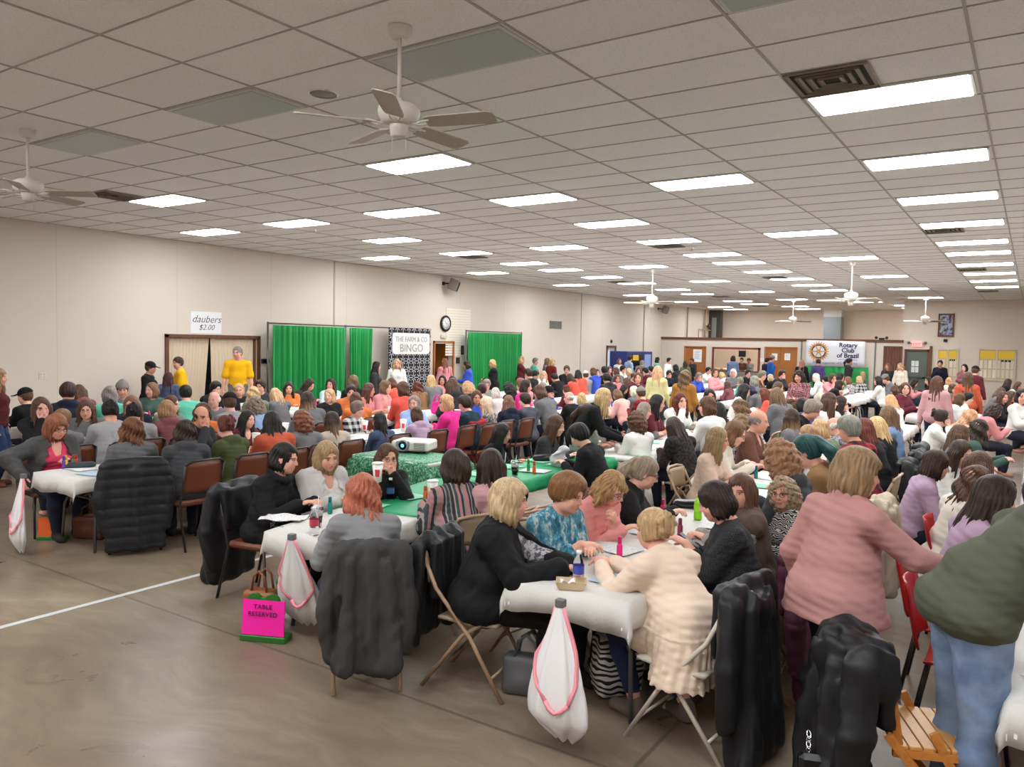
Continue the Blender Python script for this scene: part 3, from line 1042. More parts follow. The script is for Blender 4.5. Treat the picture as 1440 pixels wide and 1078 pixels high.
def wall_material(name, color, seams=True):
    m = mat(name, color, .7)
    t, N, L, b = nt(m)
    co = coord(t)
    n = noise(t, co, .8, 4)
    c = mix_rgb(t, math_node(t, 'MULTIPLY', n, .25), color, tuple(v * .86 for v in color))
    if seams:
        sx = node(t, 'ShaderNodeSeparateXYZ')
        L.new(co, sx.inputs[0])
        f = math_node(t, 'FRACT', math_node(t, 'MULTIPLY', sx.outputs[1], 1 / 2.44))
        s = math_node(t, 'LESS_THAN', f, .005)
        c = mix_rgb(t, math_node(t, 'MULTIPLY', s, .35), c, tuple(v * .55 for v in color))
    L.new(c, b.inputs['Base Color'])
    bump(t, b, noise(t, co, 90, 2), .05, .004)
    return m


def wood_material(name, a, b_, rough=.45, scale=(1, 1, 1)):
    m = mat(name, a, rough)
    t, N, L, b = nt(m)
    co = mapping(t, coord(t), scale)
    n = noise(t, co, 3, 5, .6)
    w = node(t, 'ShaderNodeTexWave', wave_type='BANDS', bands_direction='X')
    w.inputs['Scale'].default_value = 6
    w.inputs['Distortion'].default_value = 7
    w.inputs['Detail'].default_value = 3
    L.new(co, w.inputs['Vector'])
    L.new(mix_rgb(t, math_node(t, 'MULTIPLY', w.outputs['Fac'], n), a, b_), b.inputs['Base Color'])
    return m


M_WALL = wall_material('cream_wall_paint', srgb(217, 206, 192))
M_WALL2 = wall_material('tan_wall_paint', srgb(220, 205, 190))
M_TRIM = wood_material('brown_wood_trim', srgb(112, 70, 46), srgb(74, 42, 26), .5, (8, 8, 1))
M_DOOR = wood_material('oak_door', srgb(178, 112, 54), srgb(128, 72, 30), .4, (6, 6, .6))


def floor_material():
    m = mat('polished_concrete', (.2, .17, .14), .3, spec=.45)
    t, N, L, b = nt(m)
    co = coord(t)
    d = noise(t, co, .8, 3, .5, 'Color')
    wv = node(t, 'ShaderNodeVectorMath', operation='MULTIPLY_ADD')
    L.new(d, wv.inputs[0])
    wv.inputs[1].default_value = (1.1, 1.1, 0)
    L.new(co, wv.inputs[2])
    n1 = noise(t, wv.outputs[0], .9, 6, .55)
    n2 = noise(t, mapping(t, wv.outputs[0], (1, 3.4, 1), (0, 0, .75)), 2.2, 8, .62)
    n3 = noise(t, co, 60, 3, .6)
    k = math_node(t, 'MULTIPLY_ADD', n2, .5, math_node(t, 'MULTIPLY', n1, .5))
    c = ramp(t, k, [(.30, srgb(104, 89, 74)), (.45, srgb(121, 105, 88)), (.56, srgb(134, 118, 100)), (.70, srgb(156, 139, 119))])
    c = mix_rgb(t, math_node(t, 'MULTIPLY', n3, .30), c, mix_rgb(t, 1.0, c, (.66, .64, .62), 'MULTIPLY'))
    sx = node(t, 'ShaderNodeSeparateXYZ')
    L.new(co, sx.inputs[0])
    jy = math_node(t, 'ABSOLUTE', math_node(t, 'SUBTRACT', math_node(t, 'MULTIPLY', math_node(t, 'ABSOLUTE', math_node(t, 'SUBTRACT', math_node(t, 'FRACT', math_node(t, 'DIVIDE', math_node(t, 'SUBTRACT', sx.outputs[1], 3.42), 4.57)), .5)), 4.57), 2.285))
    jx = math_node(t, 'ABSOLUTE', math_node(t, 'SUBTRACT', math_node(t, 'MULTIPLY', math_node(t, 'ABSOLUTE', math_node(t, 'SUBTRACT', math_node(t, 'FRACT', math_node(t, 'DIVIDE', math_node(t, 'SUBTRACT', sx.outputs[0], 13.5), 4.48)), .5)), 4.48), 2.24))
    j = math_node(t, 'MINIMUM', jx, jy)
    line = math_node(t, 'LESS_THAN', math_node(t, 'ADD', j, math_node(t, 'MULTIPLY', n3, .016)), .020)
    c = mix_rgb(t, math_node(t, 'MULTIPLY', line, .55), c, srgb(62, 53, 44))
    L.new(c, b.inputs['Base Color'])
    L.new(ramp(t, n1, [(.3, (.26,) * 3), (.7, (.46,) * 3)]), b.inputs['Roughness'])
    bump(t, b, math_node(t, 'ADD', math_node(t, 'MULTIPLY', n2, .5), math_node(t, 'MULTIPLY', line, -1.0)), .12, .006)
    return m


def tile_material():
    m = mat('ceiling_tile', srgb(214, 208, 202), .9)
    t, N, L, b = nt(m)
    co = coord(t)
    n = noise(t, co, 150, 2, .6)
    s = ramp(t, n, [(.50, (0, 0, 0)), (.62, (1, 1, 1))])
    ce = mapping(t, co, (1 / 1.2192, 1 / .6096, 1), loc=(0, -.439 / .6096, 0))
    wn = node(t, 'ShaderNodeTexWhiteNoise', noise_dimensions='2D')
    fl = node(t, 'ShaderNodeVectorMath', operation='FLOOR')
    L.new(ce, fl.inputs[0])
    L.new(fl.outputs[0], wn.inputs['Vector'])
    c = mix_rgb(t, wn.outputs['Value'], srgb(240, 237, 234), srgb(246, 244, 241))
    c = mix_rgb(t, math_node(t, 'MULTIPLY', s, .22), c, srgb(150, 144, 138))
    L.new(c, b.inputs['Base Color'])
    bump(t, b, n, .25, .004)
    return m


def structure(name, lo, hi, m, bevel=0.0):
    return MB().box(lo, hi, bevel=bevel).build(name, m, kind='structure')


structure('floor', (-.2, Y0, -.2), (X1, YB + .2, 0), floor_material())
structure('ceiling', (-.2, Y0, CEIL), (X1, YB + .2, CEIL + .12), tile_material())
g = MB()
for i in range(0, 18): g.box((i * 1.2192 - .009, Y0, CEIL - .008), (i * 1.2192 + .009, YB, CEIL + .002))
for j in range(-9, 71): g.box((0, .439 + j * .6096 - .0065, CEIL - .006), (X1, .439 + j * .6096 + .0065, CEIL + .002))
g.build('ceiling_grid', mat('grid_bar', srgb(176, 169, 163), .5), kind='structure')
# left wall with the pleated partition's opening and the doorway
OY0, OY1, OZ = 9.55, 11.80, 2.07
DY0, DY1, DZ = 18.27, 19.14, 2.05
w = MB()
for a, b, z0, z1 in ((Y0, OY0, 0, CEIL), (OY0, OY1, OZ, CEIL), (OY1, DY0, 0, CEIL), (DY0, DY1, DZ, CEIL), (DY1, 29.68, 0, CEIL), (29.68, 30.52, 2.02, CEIL), (30.52, YB + .1, 0, CEIL)):
    w.box((-.15, a, z0), (0, b, z1))
w.build('wall_left', M_WALL, kind='structure')
structure('wall_rear', (-.2, Y0 - .1, 0), (X1, Y0, CEIL), M_WALL)
structure('wall_right', (X1, Y0, 0), (X1 + .1, YB, CEIL), M_WALL)
structure('wall_back', (-.2, YB, 0), (11.0, YB + .1, CEIL), M_WALL2)
w = MB()
w.box((10.55, YP, 0), (10.72, YP + .15, CEIL)).box((10.72, YP, 2.09), (11.48, YP + .15, CEIL)).box((11.48, YP, 0), (12.66, YP + .15, CEIL)).box((12.66, YP - .22, 0), (X1, YP + .15, CEIL)).box((10.55, YP + .15, 0), (10.7, YB, CEIL))
w.build('wall_far', M_WALL2, kind='structure')
# low kitchen partition
w = MB()
for a, b, z0, z1 in ((-.05, 1.24, 0, 2.44), (1.24, 2.22, 2.06, 2.44), (2.22, 2.64, 0, 2.44), (2.64, 4.72, 0, 1.02), (2.64, 4.72, 2.02, 2.44), (4.72, 5.03, 0, 2.44), (5.03, 6.36, 2.10, 2.44), (6.36, 10.56, 0, 2.44)):
    w.box((a, YP, z0), (b, YP + .12, z1))
w.build('wall_kitchen', M_WALL, kind='structure')
structure('trim_1', (-.02, YP - .05, 2.42), (10.6, YP + .16, 2.53), M_TRIM)
structure('wall_kitchen_inner', (.0, YP + 3.2, 0), (10.5, YP + 3.3, 2.44), wall_material('kitchen_wall_paint', srgb(232, 206, 178), False))
structure('trim_2', (11.56, YP - .05, 0), (11.66, YP, 2.30), M_TRIM)
w = MB()
for x in (6.58, 9.55): w.box((x - .03, YP - .03, 0), (x + .03, YP, 2.42))
w.build('trim_3', mat('grey_channel', srgb(120, 116, 110), .5), kind='structure')
w = MB()
for y in (14.2, 27.4, 33.4): w.box((0, y - .02, 0), (.02, y + .02, CEIL))
w.box((0, 33.38, 0), (.03, 33.44, CEIL))
w.build('trim_4', mat('panel_joint', srgb(186, 176, 160), .6), kind='structure')
structure('baseboard_left', (0, Y0, 0), (.02, OY0 - .1, .1), mat('rubber_base', srgb(60, 54, 48), .5))
# painted line on the floor
MB().box((9.00, -4.5, 0), (9.055, 5.2, .003)).build('trim_5', mat('white_floor_line', srgb(196, 198, 198), .5), kind='structure')


def frame(mb, axis, at, a0, a1, z0, z1, w_=.08, d=.04, side=1):
    """Door or picture casing: two uprights and a head on a wall that faces +X (axis x) or -Y (axis y)."""
    for p, q, r, s in ((a0 - w_, a0, z0, z1 + w_), (a1, a1 + w_, z0, z1 + w_), (a0 - w_, a1 + w_, z1, z1 + w_)):
        if axis == 'x': mb.box((at, p, r), (at + d, q, s))
        else: mb.box((p, at - d, r), (q, at, s))
    return mb


def text(name, s, size, M, m, parent=None, extrude=.002, shear=0.0, align='CENTER', sx=1.0, bold=0.0, spacing=1.0):
    c = bpy.data.curves.new(name, 'FONT')
    c.body, c.size, c.extrude, c.shear, c.align_x, c.offset = s, size, extrude, shear, align, bold
    c.space_line = .88
    c.space_character = spacing
    c.resolution_u = 3
    c.materials.append(m)
    tmp = bpy.data.objects.new(name, c)
    COL.objects.link(tmp)
    me = bpy.data.meshes.new_from_object(tmp.evaluated_get(bpy.context.evaluated_depsgraph_get()))
    bpy.data.objects.remove(tmp)
    bpy.data.curves.remove(c)
    if not me.materials: me.materials.append(m)
    o = bpy.data.objects.new(name, me)
    COL.objects.link(o)
    if parent is not None: o.parent = parent
    o.matrix_local = M @ Matrix.Diagonal((sx, 1, 1, 1))
    return o


FACE_X = Euler((math.pi / 2, 0, math.pi / 2)).to_matrix().to_4x4()     # writing on a wall that faces +X
FACE_Y = Euler((math.pi / 2, 0, 0)).to_matrix().to_4x4()               # writing on a wall that faces -Y
M_INK = mat('black_ink', srgb(30, 29, 32), .7)
M_WHITE = mat('white_plastic', srgb(232, 230, 226), .4)
M_BLACK = mat('black_plastic', srgb(20, 20, 22), .4)
M_PAPER = mat('white_paper', srgb(236, 236, 238), .8)

# pleated partition in the left wall
M_PLEAT = mat('beige_vinyl', srgb(222, 206, 184), .6)
frame(MB(), 'x', 0, OY0, OY1, 0, OZ, .07, .05).build('trim_6', M_TRIM, kind='structure')
MB().box((-1.2, OY0 - .1, 0), (-1.1, OY1 + .1, OZ + .1)).box((-1.2, OY0 - .15, 0), (-.15, OY0 - .1, OZ)).box((-1.2, OY1 + .1, 0), (-.15, OY1 + .15, OZ)).box((-1.2, OY0 - .1, OZ + .1), (-.15, OY1 + .1, OZ + .15)).build('wall_alcove', mat('alcove_shade', srgb(60, 54, 50), .9), kind='structure')  # shade behind the partition gap is put into the dark wall colour


def pleats(y0t, y1t, y0b, y1b, n):
    def fn(u, v):
        y = (y0t + (y1t - y0t) * u) * v + (y0b + (y1b - y0b) * u) * (1 - v)
        return (-.09 + .045 * (2 * abs((u * n) % 1 - .5)), y, .015 + (OZ - .02) * v)
    return MB().sheet(fn, n * 4, 10, .006, smooth=False)


for a, lb in (((OY0, 10.56, OY0, 10.38, 13), 'beige pleated folding partition behind the man leaning in yellow'), ((10.60, OY1, 10.66, OY1, 13), 'beige pleated folding partition behind the man standing upright in yellow')):
    r = empty('folding_partition', (0, 0, 0), 0, lb, 'partition', 'pleated partitions in the wall opening')
    pleats(*a).build('pleated_panel', M_PLEAT, r)
    MB().box((-.11, a[0] if a[0] == OY0 else a[1] - .04, .01), (-.03, (a[0] if a[0] == OY0 else a[1] - .04) + .04, OZ - .01)).build('end_post', mat('brown_metal', srgb(120, 88, 60), .5), r)
# price poster over it
r = empty('price_poster', (0.012, 10.46, 2.17), 0, 'white poster with black script price on the wall above the opening', 'poster')
MB().box((-.008, -.38, 0), (0, .38, .47)).build('sheet', M_PAPER, r)
text('lettering', 'daubers', .225, T(.003, 0, .235) @ FACE_X, M_INK, r, .001, .35, bold=-.002)
text('lettering', '$2.00', .17, T(.003, 0, .075) @ FACE_X, M_INK, r, .001, .3, bold=-.002)

# pipe-and-drape stands with green curtains
M_PIPE = mat('grey_pipe', srgb(96, 94, 92), .35, metal=.6)


def curtain_material():
    m = mat('green_curtain', srgb(20, 140, 66), .6)
    t, N, L, b = nt(m)
    L.new(mix_rgb(t, noise(t, mapping(t, coord(t), (1, 14, .6)), 2, 3), srgb(8, 128, 62), srgb(36, 160, 78)), b.inputs['Base Color'])
    return m


M_CURT = curtain_material()


def drape(name, y0, y1, folds, label, taper=0.0, seed=0, z1=2.40):
    def fn(u, v):
        ph = math.tau * folds * (u + .012 * math.sin(u * 17 + seed))
        d = .030 + .035 * (1 - v)
        yb = y0 + (y1 - y0) * u + taper * (1 - v) * (u - .5)
        return (.40 + d * math.sin(ph) + .012 * math.sin(2.3 * ph + seed + 2 * v), yb, .03 + (z1 - .03) * v)
    o = MB().sheet(fn, int(folds * 12), 14, .004).build(name, M_CURT)
    return tag(o, label, 'curtain', 'green curtains along the wall')


def stand(ys, label):
    r = empty('drape_stand', (.34, ys[0], 0), 0, label, 'curtain stand')
    for y in ys:
        MB().tube([(0, y - ys[0], .01), (0, y - ys[0], 2.47)], .022, 10).build('upright', M_PIPE, r)
        MB().box((-.2, y - ys[0] - .2, 0), (.2, y - ys[0] + .2, .012)).build('base_plate', M_PIPE, r)
    for a, b in zip(ys, ys[1:]):
        MB().tube([(0, a - ys[0], 2.44), (0, b - ys[0], 2.44)], .018, 8).build('crossbar', M_PIPE, r)
    return r


stand((11.84, 14.28, 17.42), 'grey pipe stand carrying the two green curtains and the quilted backdrop')
stand((19.40, 22.56), 'grey pipe stand carrying the green curtain nearest the vent grille')
drape('curtain', 11.92, 14.24, 15, 'wide green curtain hung next to the pleated partition', 0, 0)
drape('curtain', 14.36, 15.20, 8, 'narrow gathered green curtain hung beside the black and white backdrop', -.1, 2)
drape('curtain', 19.46, 22.46, 20, 'green curtain hung on the stand beyond the clock', -.15, 4)


def quilt_material():
    m = mat('quilt_pattern', (.02, .02, .02), .8)
    t, N, L, b = nt(m)
    co = mapping(t, coord(t), (1, 1 / .235, 1 / .235))
    sx = node(t, 'ShaderNodeSeparateXYZ')
    L.new(co, sx.inputs[0])
    u = math_node(t, 'SUBTRACT', math_node(t, 'FRACT', sx.outputs[1]), .5)
    v = math_node(t, 'SUBTRACT', math_node(t, 'FRACT', sx.outputs[2]), .5)
    a = math_node(t, 'ARCTAN2', v, u)
    r_ = math_node(t, 'SQRT', math_node(t, 'ADD', math_node(t, 'MULTIPLY', u, u), math_node(t, 'MULTIPLY', v, v)))
    p = math_node(t, 'GREATER_THAN', math_node(t, 'COSINE', math_node(t, 'MULTIPLY', a, 8)), math_node(t, 'MULTIPLY_ADD', r_, 1.6, .15))
    p = math_node(t, 'MULTIPLY', p, math_node(t, 'GREATER_THAN', r_, .13))
    L.new(mix_rgb(t, p, srgb(26, 25, 32), srgb(232, 230, 232)), b.inputs['Base Color'])
    return m


r = empty('backdrop_banner', (.40, 15.80, 0), 0, 'black and white quilt-patterned backdrop with a white lettered board', 'backdrop')
MB().sheet(lambda u, v: (.03 + .008 * math.sin(u * 19), u * 1.78, .05 + 2.40 * v), 20, 4, .004).build('quilted_cloth', quilt_material(), r)
p = [(.14 + .08 - .08 * math.cos(a), 0) for a in (0,)]
bo = MB()
rr, y0, y1, z0, z1 = .10, .13, 1.70, 1.72, 2.31
pl = []
for cx, cz, a0 in ((y1 - rr, z1 - rr, 0), (y0 + rr, z1 - rr, 90), (y0 + rr, z0 + rr, 180), (y1 - rr, z0 + rr, 270)):
    pl += [(cx + rr * math.cos(math.radians(a0 + k * 18)), cz + rr * math.sin(math.radians(a0 + k * 18))) for k in range(6)]
bo.prism(pl, .045, .060, Matrix(((0, 0, 1, 0), (1, 0, 0, 0), (0, 1, 0, 0), (0, 0, 0, 1))))
bo.build('sign_board', M_WHITE, r)
M_SILVER = mat('silver_letters', srgb(150, 148, 152), .5)
text('lettering', 'THE FARM & CO', .20, T(.062, .915, 2.07) @ FACE_X, M_SILVER, r, .002, sx=.92)
text('lettering', 'BINGO', .31, T(.062, .915, 1.79) @ FACE_X, M_SILVER, r, .002, sx=1.02)

# doorway beyond the backdrop, clock, slatted panel, small boxes
frame(MB(), 'x', 0, DY0, DY1, 0, DZ, .06, .05).build('trim_7', M_DOOR, kind='structure')
MB().box((-1.9, DY0 - .6, 0), (-1.8, DY1 + .9, 2.5)).box((-1.9, DY0 - .6, 2.4), (-.15, DY1 + .9, 2.5)).box((-1.9, DY0 - .65, 0), (-.15, DY0 - .6, 2.5)).build('wall_hallway', mat('hall_paint', srgb(150, 104, 62), .7), kind='structure')
d = MB().box((-.95, DY1 + .01, .01), (-.10, DY1 + .055, DZ - .02)).build('door_1', M_DOOR, kind='structure')
MB().tube([(-.86, DY1 - .05, 1.0), (-.86, DY1 + .01, 1.0)], .02, 8).build('door_handle', mat('brass', srgb(180, 150, 90), .3, metal=.9), d)
w = MB()
for k in range(18): w.box((.001, 18.80, 1.66 + k * .082), (.018, 20.05, 1.66 + k * .082 + .066))
tag(w.build('slatted_panel', mat('cream_slats', srgb(236, 226, 210), .6)), 'cream horizontally slatted panel on the wall under and beside the clock', 'wall panel')
r = empty('wall_clock', (.02, 18.76, 2.645), 0, 'round black-rimmed clock with a white face on the wall above the doorway', 'clock')
Mx = Euler((0, math.pi / 2, 0)).to_matrix().to_4x4()
MB().lathe([(.20, 0), (.245, 0), (.25, .03), (.225, .055), (.185, .045), (.185, .03)], 32, Mx).build('rim', M_BLACK, r)
MB().lathe([(.001, .028), (.19, .028), (.19, .034), (.001, .034)], 32, Mx).build('dial', M_WHITE, r)
MB().box((.036, -.006, -.02), (.040, .006, .11), T(rx=.7)).box((.036, -.005, -.02), (.040, .005, .15), T(rx=-1.9)).build('hand', M_INK, r)
for k in range(12):
    a = math.tau * k / 12
    text('numeral', str(k or 12), .045, T(.036, .15 * math.sin(a), .15 * math.cos(a) - .016) @ FACE_X, M_INK, r, .001)
for y, z, hy, hz, lb in ((19.63, 1.83, .075, .14, 'upper of two black notice plates on the wall beside the curtain stand'), (19.41, 1.51, .085, .095, 'lower of two black notice plates on the wall by the doorway')):
    r = empty('notice_plate', (0.02, y, z), 0, lb, 'sign')
    MB().box((0, -hy, -hz), (.02, hy, hz), bevel=.004).build('plate', M_BLACK, r)
    MB().box((.02, -hy * .7, -hz * .7), (.022, hy * .7, hz * .72)).build('print_area', mat('grey_print', srgb(70, 70, 74), .6), r)
r = empty('ceiling_edge_sign', (0.02, 18.70, 2.20), 0, 'small pale exit-style plate between the clock and the doorway', 'sign')
MB().box((0, -.15, 0), (.03, .15, .10), bevel=.006).build('plate', mat('pale_plate', srgb(214, 214, 196), .5), r)
MB().box((.03, -.11, .02), (.032, -.01, .08)).box((.03, .02, .02), (.032, .11, .08)).build('panes', mat('pale_green', srgb(190, 200, 176), .5), r)


def wall_box(name, y, z, hy, hz, d, m, label, cat, extra=None):
    r = empty(name, (0.001, y, z), 0, label, cat)
    MB().box((0, -hy, -hz), (d, hy, hz), bevel=.004).build('cover', m, r)
    if extra: extra(r)
    return r


def sockets(r):
    for y in (-.03, .03):
        for z in (-.025, .025): MB().box((.012, y - .012, z - .014), (.016, y + .012, z + .014)).build('socket', mat('ivory', srgb(200, 190, 170), .5), r)


wall_box('power_outlet', 7.06, 1.325, .062, .062, .013, mat('ivory_cover', srgb(222, 210, 190), .5), 'ivory double outlet cover on the bare wall above the seated crowd', 'outlet', sockets)
wall_box('thermostat', 12.02, 1.55, .10, .055, .05, M_BLACK, 'black box on the wall between the opening and the green curtain', 'control box',
         lambda r: MB().box((.05, -.07, -.03), (.052, .07, .03)).build('dark_screen', mat('dark_glass', srgb(12, 12, 14), .15), r))
wall_box('light_switch', 12.02, 1.33, .045, .07, .012, mat('ivory_cover'), 'ivory switch plate under the black wall box', 'switch',
         lambda r: MB().box((.012, -.012, -.02), (.02, .012, .02)).build('toggle', M_WHITE, r))
r = empty('vent_grille', (.001, 25.4, 2.80), 0, 'grey louvred vent grille high on the cream wall', 'vent')
MB().box((0, -.42, -.14), (.02, .42, .14)).build('backing', mat('grille_dark', srgb(70, 74, 68), .6), r)
w = MB()
for k in range(11): w.box((.018, -.40, -.13 + k * .0245), (.03, .40, -.13 + k * .0245 + .012), None)
for y in (-.42, -.01, .40): w.box((.0, y, -.15), (.035, y + .02, .15))
w.build('louvre_frame', mat('grille_grey', srgb(140, 142, 132), .5), r)


def loudspeaker(y, label, s=1.0):
    r = empty('wall_speaker', (0, y, 3.86), 0, label, 'speaker', 'speakers high on the wall')
    MB().box((-.14, -.16, -.2), (.14, .16, .14), T(.34, .12, -.02, rz=.5, ry=.35), bevel=.02).build('cabinet', mat('speaker_grey', srgb(120, 112, 102), .6), r)
    MB().box((-.12, -.13, -.165), (-.0, .13, .11), T(.34, .12, -.02, rz=.5, ry=.35) @ T(.15, 0, -.01), bevel=.01).build('front_grille', mat('speaker_cloth', srgb(54, 50, 46), .8), r)
    MB().box((0, -.05, -.05), (.03, .05, .05)).tube([(.02, 0, 0), (.2, .05, 0)], .02, 8).build('bracket', M_BLACK, r)
    return r


loudspeaker(18.65, 'grey speaker bracketed to the wall above the doorway clock')
loudspeaker(35.0, 'grey speaker bracketed to the wall above the vending machine')
# glazed exit door in the left wall
frame(MB(), 'x', 0, 29.74, 30.46, 0, 1.98, .08, .05).build('trim_8', M_TRIM, kind='structure')
d = MB().box((-.10, 29.74, 0), (-.06, 29.86, 1.98)).box((-.10, 30.34, 0), (-.06, 30.46, 1.98)).box((-.10, 29.86, 1.86), (-.06, 30.34, 1.98)).box((-.10, 29.86, 0), (-.06, 30.34, .22)).build('door_2', mat('white_frame', srgb(220, 222, 226), .4), kind='structure')
MB().box((-.085, 29.86, .22), (-.078, 30.34, 1.86)).build('glass_pane', mat('clear_glass', (.95, .97, 1), .02, trans=1.0), d)
MB().box((-3.2, 27, -.1), (-3.1, 36, 4)).build('daylight_sheet', mat('overcast_daylight', srgb(206, 222, 250), .9, emit=1.1), kind='structure')  # glowing sheet standing in for daylight beyond the door glass
r = empty('doorway_bell', (.001, 30.1, 2.24), 0, 'small dark alarm bell on the wall over the glazed door', 'bell')
MB().lathe([(.001, 0), (.07, 0), (.06, .05), (.02, .07), (.001, .07)], 16, Mx).build('dome', mat('bell_brown', srgb(84, 60, 46), .5), r)
MB().box((0, -.03, -.08), (.02, .03, .08)).build('mount', M_BLACK, r)

# vending machine
r = empty('vending_machine', (.45, 31.2, 0), 0, 'blue vending machine against the wall beside the glazed door', 'vending machine')
MB().box((-.4, -1.3, .05), (.42, 1.3, 1.83), bevel=.02).build('cabinet', mat('vending_blue', srgb(36, 52, 116), .4), r)
MB().box((.42, -.95, .85), (.43, .25, 1.70)).build('window', mat('dark_glass'), r)
MB().box((.42, .45, .5), (.435, 1.1, 1.70)).build('front_panel', mat('pale_blue_panel', srgb(150, 176, 226), .4), r)
MB().box((.43, -.75, 1.45), (.44, -.2, 1.68)).build('yellow_card', mat('yellow_card', srgb(236, 196, 60), .6), r)
MB().box((.42, -.9, .2), (.44, .2, .5)).build('delivery_flap', M_BLACK, r)

# kitchen side: doors, serving hatch, counter
MB().box((1.24, YP + .02, 0), (2.22, YP + .07, 2.06)).build('door_3', M_DOOR, kind='structure')
frame(MB(), 'y', YP, 1.24, 2.22, 0, 2.06, .05, .03).build('trim_9', M_DOOR, kind='structure')
d4 = MB().box((5.03, YP + .02, 0), (5.685, YP + .07, 2.10)).build('door_4', M_DOOR, kind='structure')
d5 = MB().box((5.70, YP + .02, 0), (6.36, YP + .07, 2.10)).build('door_5', M_DOOR, kind='structure')
for d, x in ((d4, 5.63), (d5, 5.76)): MB().tube([(x, YP + .02, 1.0), (x, YP - .05, 1.0)], .025, 8).build('door_handle', mat('brass'), d)
frame(MB(), 'y', YP, 5.03, 6.36, 0, 2.10, .05, .03).build('trim_10', M_DOOR, kind='structure')
w = frame(MB(), 'y', YP, 2.66, 4.70, 1.02, 2.00, .09, .06)
w.build('trim_11', mat('red_brown_trim', srgb(124, 58, 40), .5), kind='structure')


def notice(x, z, w_, h_, label, lines=6, y=YP, name='paper_notice'):
    r = empty(name, (x, y, z), 0, label, 'notice')
    MB().box((-w_ / 2, -.012, -h_ / 2), (w_ / 2, -.004, h_ / 2)).build('sheet', M_PAPER, r)
    b = MB()
    for k in range(lines):
        b.box((-w_ * .36, -.014, h_ * (.34 - .68 * k / lines)), (w_ * (.36 - .1 * (k % 3)), -.012, h_ * (.34 - .68 * k / lines) + h_ * .03))
    b.build('printed_lines', mat('print_grey', srgb(150, 150, 156), .8), r)
    return r


notice(1.84, 1.66, .42, .60, 'white notice taped to the single oak door', 7, YP + .02)
notice(5.42, 1.70, .24, .30, 'white notice taped to the first leaf of the oak double door', 4, YP + .02)
notice(5.98, 1.72, .24, .30, 'white notice taped to the second leaf of the oak double door', 5, YP + .02)
notice(4.90, 1.55, .20, .16, 'small pale notice on the wall between hatch and double door', 3)
MB().box((2.55, YP - .42, .98), (4.82, YP - .062, 1.03), bevel=.01).build('serving_counter', mat('counter_top', srgb(86, 62, 50), .4))
o = bpy.data.objects['serving_counter']
tag(o, 'brown serving counter under the kitchen hatch', 'counter')
rs = random.Random(4)
for k in range(9):
    o = MB().lathe([(.001, 0), (.05, .01), (.066, .05), (.045, .09), (.001, .10)], 10).build('snack_bag', mat('snack_%d' % (k % 3), srgb(*[(230, 190, 120), (216, 110, 90), (236, 220, 200)][k % 3]), .6))
    o.location = (2.82 + (k % 5) * .16, YP - .12 - .14 * (k // 5), 1.031)
    tag(o, 'snack packet heaped on the serving counter at the kitchen hatch', 'snack', 'snacks on the serving counter')
r = empty('menu_board', (3.95, YP + .06, 1.96), 0, 'small black menu board hanging in the kitchen hatch', 'board')
MB().box((-.16, -.02, -.30), (.16, .02, -.02)).build('board', M_BLACK, r)
MB().box((-.15, -.005, -.02), (-.14, .005, .06)).box((.14, -.005, -.02), (.15, .005, .06)).build('hanger', M_BLACK, r)
# things above the partition
r = empty('air_duct', (6.39, YB - .35, 2.0), 0, 'grey sheet metal duct rising above the kitchen partition', 'duct')
MB().box((-.42, -.3, 0), (.42, .3, 1.75), bevel=.01).build('duct_body', mat('galvanised', srgb(140, 146, 150), .4, metal=.4), r)
MB().box((-.43, -.31, 1.75), (.43, .31, CEIL - 2.0)).build('duct_collar', mat('pale_metal', srgb(214, 214, 212), .4), r)
w = MB()
for z in (.3, .9, 1.4): w.box((-.44, -.32, z), (.44, .32, z + .03))
w.build('duct_flange', mat('galvanised'), r)
r = empty('equipment_column', (.35, YB - .9, 2.0), 0, 'dark steel column with grey gear in the corner above the partition', 'column')
MB().box((-.32, -.2, 0), (.32, .2, CEIL - 2.0)).build('column_body', mat('dark_steel', srgb(62, 56, 50), .6), r)
MB().box((-.15, -.24, .2), (.1, -.2, 1.7)).build('cable_tray', mat('galvanised'), r)
w = MB().tube([(.12, 40.2, 2.55), (.12, 40.2, 3.02), (.12, 42.2, 3.0), (.12, 42.2, 2.6)], .03, 8)
w.tube([(.10, 41.2, 2.5), (.10, 41.2, CEIL)], .05, 8).tube([(.10, 38.6, 2.5), (.10, 38.6, CEIL)], .04, 8)
tag(w.build('water_pipe', mat('pipe_paint', srgb(176, 150, 126), .5)), 'tan water pipes on the corner wall above the partition', 'pipe')
r = empty('valve', (.12, 41.7, 3.22), 0, 'dark round valve on the corner pipes above the partition', 'valve')
MB().lathe([(.001, 0), (.13, 0), (.13, .09), (.001, .09)], 16, Mx).build('wheel', mat('dark_brass', srgb(86, 60, 44), .5), r)
MB().tube([(0, -.5, 0), (.02, 0, 0)], .03, 8).build('stem', mat('dark_brass'), r)

